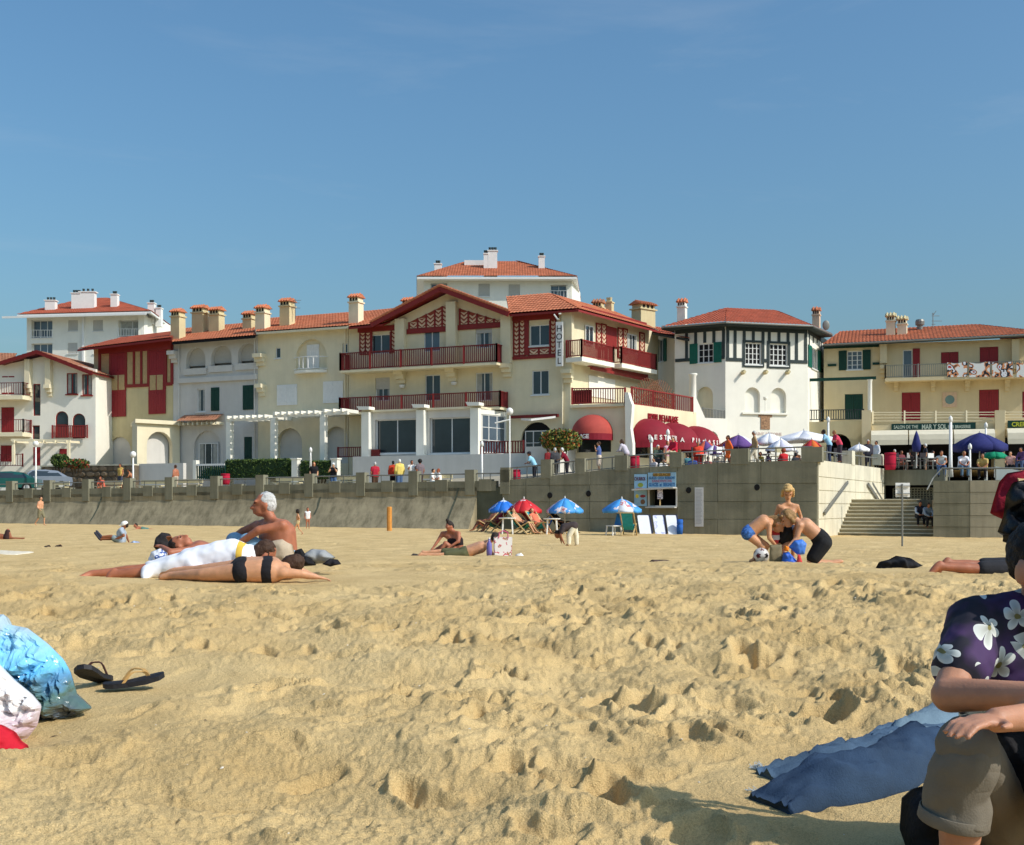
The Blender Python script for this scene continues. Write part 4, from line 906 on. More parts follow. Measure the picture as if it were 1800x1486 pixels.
# ground floor wing with the domed awning
GF = Fac(1000, 78.4, 1103, 76.9); GR = Fac(1103, 76.9, 1224, 84.3)
zt = GF.z(1050, 711); r = GF.R(1014, 757, 1074, 795); hs = [r]
mb = MB(); wall(mb, GF, .0, GF.L, GZ, zt, hs, dep=.4); hs2 = []
for px in ((1112, 775, 1148, 805), (1160, 778, 1195, 810), (1205, 780, 1225, 812)): hs2.append(GR.R(*px))
wall(mb, GR, .01, GR.L, GZ, zt - .01, hs2, dep=.4); mb.fbox(GF, -.1, GF.L - .3, -6, -.75, GZ, zt - .03); mb.build('wing_wall', CREAM, root)
mb = MB()
for k, hh in enumerate(hs2): mb.fbox(GR, hh[0], hh[1], -.6, -.42, hh[2], hh[3])
mb.fbox(GF, r[0], r[1], -.6, -.42, r[2], r[3]); mb.build('shop_window', GLASS, root)
mb = MB(); q = GF.R(1004, 711, 1098, 716); mb.fbox(GF, q[0], q[1], 0, .18, q[2], q[3]); mb.build('string_course', CREAM, root)
railing(root, [GF.pt(1004, 711, -.2), GF.pt(1097, 711, -.2)], 1.05, RED, .16, bw=.06, thick=.07)
leaf(root, GF, GF.u(1005), GF.u(1038), GF.z(1020, 710), GF.z(1020, 685), RED, -.32)
railing(root, [GR.pt(1113, 712, -.1), GR.pt(1219, 728, -.1)], 1.15, RED, .3, bw=.07, thick=.08)
mb = MB(); sp = [(1098, 690), (1104, 690), (1107, 702), (1111, 712), (1110, 730), (1108, 752), (1112, 780), (1112, 815), (1100, 815)]
fs_ = GF.off(.3); mb.fpoly(fs_, [(fs_.u(a), fs_.z(a, b)) for a, b in sp][::-1], -.6, 0); mb.build('scrolled_pier', WHITE, root)
AWR = M('awning_red_canvas', (132, 24, 40), .75, .08, 2, .1, 40); AWF = M('awning_faded_canvas', (176, 74, 64), .8, .1, 2, .1, 40); WTXT = M('white_lettering', (236, 226, 218), .7, .1)
def dome(root, f, px, dep, mat, val, name='awning'):
    u0, u1, z0, z1 = f.R(*px); c = (u0 + u1) / 2; r = (u1 - u0) / 2; h = z1 - z0; K = 8; mb = MB()
    grid = []
    for i in range(K + 1):      # ribs swing from flat on the wall (arch) down to the horizontal hoop
        t = math.pi / 2 * i / K; grid.append([(c - r * math.cos(math.pi * k / 16), dep * math.sin(math.pi * k / 16) * math.sin(t) + .04, z0 + h * math.sin(math.pi * k / 16) * math.cos(t)) for k in range(17)])
    vs = [f.W(*p) for row in grid for p in row]; fs = [(i * 17 + k, i * 17 + k + 1, (i + 1) * 17 + k + 1, (i + 1) * 17 + k) for i in range(K) for k in range(16)]
    mb.add(vs, fs); o = mb.build(name, mat, root, smooth=True)
    mb = MB(); e = grid[-1]
    for k in range(16): p, q = e[k], e[k + 1]; mb.quad(f.W(*p), f.W(*q), f.W(q[0], q[1], q[2] - .42), f.W(p[0], p[1], p[2] - .42))
    mb.build('valance', val, o); return o, c, z0
aw, c, z0 = dome(root, GF, (1007, 729, 1078, 764), 1.5, AWF, AWR)
def curved_text(o, f, txt, c, z, r, dep, h, a0, a1):
    n = len(txt)
    for i, ch in enumerate(txt):
        if ch == ' ': continue
        a = a0 + (a1 - a0) * (i + .5) / n; u = c - r * math.cos(a); nn = dep * math.sin(a) + .06
        t2 = Vector((r * math.sin(a), dep * math.cos(a))).normalized(); g = Fac.__new__(Fac); o0 = f.W(u, nn, 0); d2 = f.U * t2.x + f.N * t2.y
        g.A = Vector((o0.x, o0.y)); g.U = d2; g.N = Vector((d2.y, -d2.x)); g.N = g.N if g.N.y < 0 else -g.N; g.B = g.A + d2; g.L = 1
        k = g.A.x / g.A.y * F + CX; text_obj('letter', ch, WTXT, o, g, k, HZ - (z - CZ) * F / g.A.y, h, .02, center=True, bold=.012)
curved_text(aw, GF, 'LA PLAGE', c, z0 - .33, (GF.u(1078) - GF.u(1007)) / 2, 1.5, .27, .5, 1.75)
for k, (x0, x1, y0, y1, tx) in enumerate(((1109, 1163, 736, 778, 'RESTAURANT'), (1154, 1203, 743, 782, 'LA PLAGE'), (1196, 1240, 749, 786, 'BRASSERIE'))):
    aw, c, z0 = dome(root, GR, (x0, y0, x1, y1), 1.9, AWR, AWR)
    curved_text(aw, GR, tx, c, z0 + .1, (GR.u(x1) - GR.u(x0)) / 2 * .985, 1.88, .29, .55, 2.45)
LR = M('red_lettering', (140, 20, 34), .6, .1)
text_obj('lettering', 'HOTEL DE LA PLAGE', LR, root, GR, 1138, 738, .42, .05, font_w=.72, bold=.02, ext=.04)
mb = MB()
c = GR.pt(1158, 728, 0)
u0, z0 = GR.u(1142), GR.z(1170, 722); u1 = GR.u(1214)
for i in range(21):
    t = i / 20; mb.bar(GR.W(u0 + (u1 - u0) * t, -1.2, z0), GR.W(u0 + (u1 - u0) * min(1, t + .25), -1.2, z0 + 2.2 * math.sin(math.pi * min(1, t + .12)) ** .6 + .1), .04); mb.bar(GR.W(u0 + (u1 - u0) * t, -1.24, z0), GR.W(u0 + (u1 - u0) * max(0, t - .25), -1.24, z0 + 2.2 * math.sin(math.pi * max(0, t - .12)) ** .6 + .1), .04)
mb.build('lattice_screen', M('lattice_wood', (140, 96, 70), .7, .15), root)
# ---------------------------------------------------------------- link house with teal shutters
f = Fac(1140, 93, 1194, 89.8)
root = empty('link_house', f.pt(1165, 700), 'narrow white link house with teal shutters between hotel and timbered tower', 'house')
hs = []; win(root, f, (1158, 597, 1167, 636), hs, shut='open', smat=TEAL); zt = f.z(1165, 588); mb = MB(); wall(mb, f, 0, f.L, GZ, zt, hs, dep=.2); mb.build('wall', WHITE, root); core(root, f, .1, f.L - .1, GZ, zt - .05, 4, WHITE)
eave_roof(root, f, (1140, 583), (1212, 596), (1200, 578), (1146, 574), 1.2, -2.5, ROOF2, TIMB)
# ---------------------------------------------------------------- timbered tower house
TL = Fac(1186, 88.3, 1275, 86.3); TF = Fac(1275, 86.3, 1420, 88); TR = Fac(1420, 88, 1452, 94)
root = empty('timbered_house', TF.pt(1350, 800), 'white house with dark timber framed upper storey and red hipped roof behind the café terrace', 'house')
hs = []; zt = TF.z(1350, 574)
win(root, TL, (1227, 604, 1254, 638), hs, nx=3, nz=3, shut='open', smat=TEAL, pane=DARK)
q = TL.R(1225, 680, 1253, 735); hs.append((*q, (q[1] - q[0]) / 2)); mb = MB(); mb.fbox(TL, q[0], q[1], -.4, -.22, q[2], q[3]); mb.build('arch_infill', PALE, root)
mb = MB(); wall(mb, TL, 0, TL.L, GZ, zt, hs, dep=.22); h2 = []
for px in ((1310, 603, 1338, 641), (1353, 605, 1384, 643)): win(root, TF, px, h2, nx=4, nz=4, pane=DARK)
for px in ((1310, 681, 1336, 727), (1355, 682, 1382, 726)): q = TF.R(*px); h2.append((*q, (q[1] - q[0]) / 2))
wall(mb, TF, .01, TF.L, GZ, zt - .004, h2, dep=.3); h3 = []; win(root, TR, (1426, 613, 1437, 649), h3, shut='open', smat=TEAL)
wall(mb, TR, .01, TR.L, GZ, zt - .008, h3, dep=.2); mb.build('wall', WHITE, root); core(root, TF, .4, TF.L - .3, GZ, zt - .1, 6, WHITE, -.8)
mb = MB(); q = TF.R(1305, 680, 1388, 728); mb.fbox(TF, q[0], q[1], -.5, -.3, q[2], q[3]); mb.build('arch_infill', WHITE, root)
mb = MB(); q = TF.R(1304, 726, 1384, 729); mb.fbox(TF, q[0], q[1], .0, .15, q[2], q[3]); mb.build('sill', WHITE, root)
mb = MB(); mb.lathe(TF.pt(1345.5, 727, -.1), [(.16, 0), (.12, .1), (.12, .95), (.2, 1.1), (.2, 1.2)], 10); mb.build('colonnette', WHITE, root)
mb = MB(); t = .11
for ff, xs, yb in ((TL, (1207, 1223, 1239, 1255, 1272), 633), (TF, (1279, 1292, 1308, 1324, 1341, 1352, 1369, 1385, 1400, 1416), 632), (TR, (1422, 1429, 1436, 1443), 640)):
    zb = ff.z(xs[0], yb)
    for x in xs:
        u = ff.u(x); lo = zb
        if any(h[0] - .1 < u < h[1] + .1 for h in (hs if ff is TL else h2 if ff is TF else h3) if h[3] > zb + 1): lo = ff.z(x, 603)
        mb.fbox(ff, u - t, u + t, .0, .05, lo, zt - .3)
    e0, e1 = (.05, ff.L - .05); mb.fbox(ff, e0, e1, .0, .055, zt - .42, zt - .02)
    gaps = sorted([(h[0] - .1, h[1] + .1) for h in (hs if ff is TL else h2 if ff is TF else h3) if h[3] > zb + .5]); c0 = e0
    for a, b in gaps + [(e1, e1)]:
        if a > c0: mb.fbox(ff, c0, a, .0, .052, zb - .12, zb + .12)
        c0 = b
for h in h2[:2]:
    mb.fbox(TF, h[0] - .22, h[0] - .02, .0, .06, h[2] - .2, h[3] + .2); mb.fbox(TF, h[1] + .02, h[1] + .22, .0, .06, h[2] - .2, h[3] + .2); mb.fbox(TF, h[0] - .02, h[1] + .02, .0, .058, h[2] - .22, h[2] - .1); mb.fbox(TF, h[0] - .02, h[1] + .02, .0, .058, h[3] + .02, h[3] + .18)
mb.build('timber_frame', TIMB, root)
for px in (1304, 1343, 1382):
    mb = MB(); u, z = TF.u(px), TF.z(px, 655); mb.fpoly(TF, [(u - .12, z), (u, z - .18), (u + .12, z), (u, z + .16)], 0, .5); mb.build('beam_end', OCHRE, root)
for px, w in ((1289, .2),): pass
e = TF; mb = MB()
E0, E1, E2, E3 = TL.off(1.).pt(1163, 571), TL.off(.9).pt(1275, 566.5), TF.off(.9).pt(1428, 573), TR.off(.9).pt(1462, 588)
R0, R1 = TF.off(-4.5).pt(1277, 542), TF.off(-4.5).pt(1362, 546); zE = E1.z
for v in (E0, E2, E3): v.z = zE
tiles(mb, E0, E1, R0 + Vector((.02, 0, 0)), R0); tiles(mb, E1, E2, R1, R0); tiles(mb, E2, E3, R1 + Vector((.02, .05, 0)), R1); o = mb.build('roof', ROOF2, root)
mb = MB(); dn = Vector((0, 0, -.05)); slab(mb, [E0 + dn, E1 + dn, E2 + dn, E3 + dn, TF.W(TF.L, -8, zE - .05), TL.W(0, -5, zE - .05)], .14)
for a, b in ((E0, E1), (E1, E2), (E2, E3)): mb.bar(a + Vector((0, 0, -.1)), b + Vector((0, 0, -.1)), .12, .16)
mb.build('eave_board', TIMB, o)
mb = MB()
for a, b in ((E0, E1), (E1, E2), (E2, E3)): mb.tube([a + Vector((0, -.12, -.05)), b + Vector((0, -.12, -.05))], .075, 6)
mb.build('gutter', IRON, o)
chimney(o, TL.off(-2).pt(1199, 559), .72, .7, .75, WHITE); chimney(o, TR.off(-1).pt(1435, 571), .65, .65, .7, BRICKC)
mb = MB(); c = P(1452, 572, 91); mb.lathe(c, [(.0, 0), (.02, 0)], 8); mb.ell(c, .28, .08, .38); mb.build('dish', IRON, o)
# lower pieces in front of it: column, balcony, arch, painted plaque and lettering
mb = MB(); c = P(1218, 730, 86); z1 = P(1218, 657, 86).z; mb.lathe(c, [(.3, 0), (.26, .1), (.24, z1 - c.z - .2), (.32, z1 - c.z - .1), (.32, z1 - c.z), (.0, z1 - c.z)], 14); mb.build('column', WHITE, root, smooth=True)
LW = Fac(1219, 84.9, 1277, 86.0); q = LW.R(1238, 758, 1263, 800); zt2 = LW.z(1245, 738); mb = MB(); wall(mb, LW, 0, LW.L, GZ, zt2, [(*q, (q[1] - q[0]) / 2)], dep=.35); mb.fpoly(LW, [(0, zt2), (LW.L, zt2), (LW.L, zt2 + .12), (LW.L * .35, zt2 + .12), (.2, zt2 + 1.6), (0, zt2 + 1.6)], -.2, .0); mb.build('garden_wall', WHITE, root)
mb = MB(); mb.fbox(LW, q[0], q[1], -.6, -.36, q[2], q[3]); mb.build('arch_gate', M('ivy_dark', (74, 70, 48), .9, .4, 12), root)
railing(root, [LW.pt(1236, 737, -.1), LW.pt(1275, 742, -.1)], .8, IRON, .12, bw=.05)
mb = MB(); q = TF.R(1337, 733, 1353, 755); 
mb.fbox(TF, q[0], q[1], .01, .05, q[2], q[3]); m_ = (q[0] + q[1]) / 2; mb.fbox(TF, q[0] - .18, q[1] + .18, .012, .045, q[3] - .02, q[3] + .18); mb.build('plaque', M('painted_tile', (156, 120, 90), .4, .6, 9), root)
PINK = M('faded_lettering', (206, 186, 176), .8, .1); text_obj('lettering', 'SAINT ANTOINE', PINK, root, TF, 1325, 765, .2, .01, font_w=1.05, ext=.006, bold=.01)
# ---------------------------------------------------------------- café building on the right
MF = Fac(1440, 91.5, 1850, 86.6); f = MF
root = empty('cafe_building', f.pt(1650, 800), 'beige café building with red and green shutters, awnings and a green sign', 'building')
hs = []; zt = f.z(1650, 601)
win(root, f, (1489, 617, 1516, 650), hs, nx=3, nz=4, shut='open', smat=DGREEN, pane=GLASSB); win(root, f, (1485, 693, 1517, 737), hs, shut='closed', smat=DGREEN)
win(root, f, (1587, 615, 1604, 665), hs, nx=1, pane=GLASSB); leaf(root, f, f.u(1604.5), f.u(1617), f.z(1610, 665), f.z(1610, 613), REDS)
win(root, f, (1654, 619, 1685, 640), hs, shut='closed', smat=REDS); win(root, f, (1722, 610, 1755, 640), hs, shut='closed', smat=REDS)
win(root, f, (1585, 690, 1618, 740), hs, shut='closed', smat=REDS); win(root, f, (1721, 685, 1756, 735), hs, shut='closed', smat=REDS); win(root, f, (1797, 688, 1830, 735), hs, shut='closed', smat=REDS)
mb = MB(); wall(mb, f, f.u(1448), f.L, GZ, zt, hs, dep=.25); mb.build('wall', BEIGE, root); core(root, f, f.u(1448), f.L, GZ, zt - .05, 8, BEIGE)
mb = MB(); q = f.R(1448, 606, 1545, 612); mb.fbox(f, q[0], q[1], 0, .12, q[2], q[3]); q = f.R(1455, 639, 1546, 643); mb.fbox(f, q[0], f.u(1470), 0, .1, q[2], q[3]); mb.fbox(f, f.u(1534), q[1], 0, .1, q[2], q[3]); mb.build('timber_beam', DGREEN, root)
for px, y0, y1 in ((1553, 603, 690), (1784, 598, 690)): mb = MB(); u = f.u(px); mb.fbox(f, u - .25, u + .25, 0, .5, f.z(px, 640), f.z(px, y0)); mb.build('pilaster', BEIGE, root); corbel(root, f, px, 650, .5, BEIGE)
zf = f.z(1680, 664.5); u0, u1 = f.u(1556), f.L; mb = MB(); mb.fbox(f, u0, u1, 0, 1.3, zf - .25, zf); mb.build('balcony', BEIGE, root)
railing(root, [f.W(u0, .05, zf), f.W(u0, 1.25, zf), f.W(u1, 1.25, zf)], .95, IRON, .13, bw=.035, thick=.04)
for px in (1575, 1640, 1700, 1770): corbel(root, f, px, 674, .35, BEIGE)
mb = MB(); q = f.R(1657, 690, 1682, 716); mb.fbox(f, q[0], q[1], 0, .06, q[2], q[3]); o2 = mb.build('niche', BRICKC, root); mb = MB(); c = ((q[0] + q[1]) / 2, (q[2] + q[3]) / 2); mb.fpoly(f, [(c[0] + .33 * math.cos(i * .3927), c[1] + .33 * math.sin(i * .3927)) for i in range(16)], .06, .09); mb.build('roundel', M('verdigris', (120, 150, 146), .7), o2)
o, c4 = eave_roof(root, f, (1446, 606), (1850, 586), (1712, 564), (1478, 583), .9, -5.5, ROOF, TIMB); A, B, C_, D = c4
mb = MB(); tiles(mb, B, B + Vector((2, 10, 0)), C_ + Vector((.05, .1, 0)), C_); mb.build('roof', ROOF, root)
mb = MB(); mb.tube([A + Vector((0, -.12, -.05)), B + Vector((0, -.12, -.05))], .08, 6); mb.build('gutter', IRON, o)
for px, py, w, h in ((1566, 588, .75, .95), (1586, 580, .8, .35)): chimney(o, f.off(-2.2).pt(px, py), w, .7, h, PALE, OCHRE)
mb = MB(); c = f.off(-4).pt(1617, 578); mb.lathe(c - Vector((0, 0, .5)), [(.22, 0), (.22, .75), (.34, .78), (.36, 1.05), (.3, 1.2), (.05, 1.25)], 12); mb.build('vent', IRON, o)
mb = MB(); c = f.off(-4).pt(1640, 577); mb.tube([c, c + Vector((0, 0, 1.2))], .03, 6)
for z, l in ((1.1, .1), (.95, .5), (.55, .7), (.3, .2)): mb.tube([c + Vector((-.1, 0, z)), c + Vector((l, 0, z))], .02, 5)
mb.tube([c + Vector((0, 0, 1.0)), c + Vector((.25, 0, 1.35))], .02, 5); mb.build('aerial', IRON, o)
# terraces over the shops
for x0, x1, yt, rm, nm in ((1418, 1532, 741, TIMB, 0), (1532, 1850, 745, PALE, 1)):
    g = f.off(4.0 if nm else 3.4); hs = []; zt2 = g.z((x0 + x1) / 2, yt)
    if nm == 0: q = g.R(1470, 764, 1496, 800); q = (g.u(1452), g.u(1496), g.z(1474, 802), g.z(1474, 763)); hs.append((*q, (q[1] - q[0]) / 2))
    else:
        for a, b in ((1545, 1748), (1766, 1845)): hs.append((g.u(a), g.u(b), GZ, g.z(1650, 768)))
    mb = MB(); wall(mb, g, g.u(x0), g.u(x1) - .01, GZ, zt2, hs, dep=.3); mb.fbox(g, g.u(x0), g.u(x1) - .01, -4.4, -.61, zt2 - .4, zt2 - .01); mb.build('shop_front', OCHRE if nm == 0 else BEIGE, root)
    mb = MB()
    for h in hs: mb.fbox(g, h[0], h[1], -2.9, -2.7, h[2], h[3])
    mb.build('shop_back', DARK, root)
    if nm == 0: railing(root, [g.pt(1418, 740, -.2), g.pt(1517, 739, -.2)], .8, TIMB, .17, bw=.06, thick=.06)
    else:
        for a, b in ((1534, 1588), (1590, 1642), (1645, 1697), (1699, 1750), (1766, 1848)):
            mb = MB(); A2, B2 = g.pt(a, yt, -.2), g.pt(b, yt, -.2)
            for z in (.2, .42, .64, .82): mb.tube([A2 + Vector((0, 0, z)), B2 + Vector((0, 0, z))], .03, 6)
            mb.bar(A2, A2 + Vector((0, 0, .95)), .1); mb.build('terrace_rail', PALE, root)
        for px in (1523, 1757): mb = MB(); u = g.u(px); mb.fbox(g, u - .32, u + .32, -.1, .35, GZ, g.z(px, 722)); mb.build('pier', BEIGE, root)
mb = MB(); g = f.off(3.4); mb.bar(g.pt(1416, 668, -.2), g.pt(1540, 664, -.2), .12, .22); mb.build('canopy_beam', DGREEN, root)
mb = MB(); c = g.pt(1529, 725, -.2); mb.lathe(c, [(.2, 0), (.16, .1), (.16, g.z(1529, 670) - c.z), (.22, g.z(1529, 667) - c.z)], 12); mb.build('column', WHITE, root, smooth=True)
g = f.off(4.0); SIGN = M('green_sign_board', (16, 58, 52), .5, .08)
mb = MB(); q = g.R(1567, 744, 1715, 756); mb.fbox(g, q[0], q[1], .004, .1, q[2], q[3]); sg = mb.build('sign_board', SIGN, root)
STX = M('sign_lettering', (186, 196, 180), .6, .1); text_obj('lettering', 'SALON DE THE', STX, sg, g, 1571, 754, .23, .104, font_w=.74, bold=.006); text_obj('lettering', 'MAR Y SOL', STX, sg, g, 1620, 755, .34, .104, font_w=.7, bold=.012); text_obj('lettering', 'BAR BRASSERIE', STX, sg, g, 1666, 753.5, .22, .104, font_w=.72, bold=.006)
mb = MB(); q = g.R(1771, 739, 1850, 752); mb.fbox(g, q[0], q[1], .004, .1, q[2], q[3]); sg = mb.build('sign_board', SIGN, root); text_obj('lettering', 'CREPERIE', M('yellow_lettering', (196, 196, 60), .6), sg, g, 1778, 750, .3, .104, font_w=.9, bold=.01)
AWW = M('cream_awning_canvas', (226, 216, 190), .8, .06, 2)
for x0, x1, y0, y1 in ((1531, 1596, 757, 784), (1597, 1674, 756, 783), (1675, 1747, 755, 782), (1768, 1850, 753, 782)):
    u0, u1, z0, z1 = g.R(x0, y0, x1, y1); mb = MB(); prof = [(.05, z1), (.5, z1 - .02), (.9, z1 - .12), (1.25, z1 - .38), (1.35, z0 + .35), (1.36, z0)]; w = (u1 - u0)
    vs = [g.W(u0 + .02, n, z) for n, z in prof] + [g.W(u1 - .02, n, z) for n, z in prof]; k = len(prof)
    mb.add(vs, [(i, i + k, i + k + 1, i + 1) for i in range(k - 1)] + [tuple(range(k)) , tuple(range(2 * k - 1, k - 1, -1))]); mb.build('awning', AWW, root, smooth=False)
# printed banners on the balcony rail
BAN = bpy.data.materials.new('printed_banner'); BAN.use_nodes = True; nt = BAN.node_tree; N = nt.nodes; Lk = nt.links; b_ = N['Principled BSDF']; tc = N.new('ShaderNodeTexCoord'); vo = N.new('ShaderNodeTexNoise'); vo.inputs['Scale'].default_value = 2.2; vo.inputs['Detail'].default_value = 1.5; cr = N.new('ShaderNodeValToRGB'); cr.color_ramp.interpolation = 'CONSTANT'
for p_, c_ in ((.0, (240, 238, 232)), (.46, (226, 150, 100)), (.53, (36, 34, 40)), (.6, (236, 236, 240)), (.7, (190, 60, 50))):
    el = cr.color_ramp.elements.new(p_) if p_ else cr.color_ramp.elements[0]; el.position = p_; el.color = (*lin(c_), 1)
Lk.new(tc.outputs['Object'], vo.inputs['Vector']); Lk.new(vo.outputs[0], cr.inputs[0]); Lk.new(cr.outputs[0], b_.inputs['Base Color'])
for i, (x0, x1) in enumerate(((1665, 1700), (1704, 1740), (1744, 1780), (1787, 1822))):
    g = f.off(1.32); u0, u1, z0, z1 = g.R(x0, 638, x1, 663); mb = MB()
    for k in range(6): a, b = u0 + (u1 - u0) * k / 6, u0 + (u1 - u0) * (k + 1) / 6; mb.fpoly(g, [(a, z0), (b, z0), (b, z1 - .06 * math.sin(k)), (a, z1 - .06 * math.sin(k - 1))], .0, .015)
    mb.build('balcony_banner', BAN, root)
# ---------------------------------------------------------------- people
def skin(name, c):
    m = M(name, c, .5, .2, 9, .12, 220, spec=.4); b = m.node_tree.nodes['Principled BSDF']; b.inputs['Subsurface Weight'].default_value = .12; b.inputs['Subsurface Radius'].default_value = (.02, .008, .004); b.inputs['Subsurface Scale'].default_value = .5; return m
SK = {'tan': skin('tanned_skin', (172, 110, 74)), 'red': skin('reddened_skin', (172, 106, 76)), 'fair': skin('fair_skin', (208, 152, 114)), 'kid': skin('child_skin', (206, 148, 106)), 'brown': skin('brown_skin', (150, 92, 62)), 'dark': skin('dark_skin', (96, 62, 46))}
FAB = {}
def fab(c):
    if c not in FAB: FAB[c] = M('fabric_%02x%02x%02x' % c, c, .9, .14, 9, .25, 45)
    return FAB[c]
BLK, NAVY, JEAN, WHT, KHAKI = (26, 25, 28), (36, 42, 66), (78, 104, 140), (232, 230, 224), (150, 138, 112)
HAIR = {k: M('hair_' + k, c, .65, .35, 30, .5, 90) for k, c in dict(black=(24, 20, 20), brown=(70, 48, 34), dark=(44, 34, 28), blond=(206, 168, 108), fair=(150, 116, 74), grey=(196, 194, 190), white=(226, 224, 218), red=(150, 74, 44)).items()}
def remesh(o, vox, it=4, fac=.5):
    m = o.modifiers.new('remesh', 'REMESH'); m.mode = 'VOXEL'; m.voxel_size = vox; m.use_smooth_shade = True
    if it: k = o.modifiers.new('smooth', 'SMOOTH'); k.iterations = it; k.factor = fac
    return o
def wrinkle(o, strength, size, name='cloth_folds', depth=2):
    t = bpy.data.textures.get(name + str(size)) or bpy.data.textures.new(name + str(size), 'CLOUDS'); t.noise_scale = size; t.noise_depth = depth
    d = o.modifiers.new('folds', 'DISPLACE'); d.texture = t; d.strength = strength; d.mid_level = .5; d.texture_coords = 'LOCAL'; return o
def frame3(look, up):
    y = Vector(look).normalized(); x = y.cross(Vector(up)).normalized(); z = x.cross(y); return Matrix((x, y, z)).transposed()
def L2(a, b, t): return Vector(a).lerp(Vector(b), t)
def limb(mb, a, b, c, r, t0=0., t1=2., inf=0.):
    """two-bone limb a-b-c with radii r=(ra,rb,rb2,rc), cut to the range t0..t1 of its length in bones (0..2)"""
    for k, (p, q, r0, r1) in enumerate(((a, b, r[0], r[1]), (b, c, r[2], r[3]))):
        s, e = max(t0 - k, 0), min(t1 - k, 1)
        if e > s: mb.caps(L2(p, q, s), L2(p, q, e), r0 + (r1 - r0) * s + inf, r0 + (r1 - r0) * e + inf)
ARM = (.052, .041, .043, .028); LEG = (.088, .058, .056, .038)
def sc_(r, s): return [x * s for x in r]
def torso(mb, j, s, inf=0., t0=0., t1=1., fat=1.):
    side = (j['shR'] - j['shL']).normalized(); up = (j['chest'] - j['hip']); o = side * .075 * s
    a, b = j['hip'] + up * t0, j['hip'] + up * t1
    ra, rb = .105 * s * fat + inf, .115 * s * fat + inf
    for sg in (-1, 0, 1): mb.caps(a + o * sg, b + o * sg, ra + (rb - ra) * t0, ra + (rb - ra) * t1)
    if t0 <= 0: mb.caps(j['hiL'], j['hiR'], .1 * s * fat + inf, .1 * s * fat + inf)
    if t1 >= 1:
        for q in ('L', 'R'): mb.caps(j['chest'], j['sh' + q], .1 * s + inf, .058 * s + inf); mb.caps(j['neck'], j['sh' + q], .048 * s + inf, .05 * s + inf)
def hand(mb, w, d, up, s, curl=.5):
    """palm with four unequal bent fingers and a thumb off its side"""
    d = d.normalized(); x = d.cross(up).normalized(); n = x.cross(d)
    mb.ell(w + d * .045 * s, .04 * s, .05 * s, .016 * s, Matrix((x, d, n)).transposed())
    for i, l in enumerate((.068, .078, .074, .058)):
        b = w + d * .085 * s + x * (i - 1.5) * .02 * s; m = b + d * l * .5 * s - n * .01 * s * curl; e = m + (d * (1 - curl * .5) - n * curl).normalized() * l * .5 * s
        mb.caps(b, m, .0095 * s, .009 * s, 6); mb.caps(m, e, .009 * s, .007 * s, 6)
    b = w + d * .03 * s - x * .035 * s; m = b + (d * .6 - x * .8).normalized() * .035 * s; mb.caps(b, m, .012 * s, .01 * s, 6); mb.caps(m, m + (d - x * .2).normalized() * .032 * s, .01 * s, .008 * s, 6)
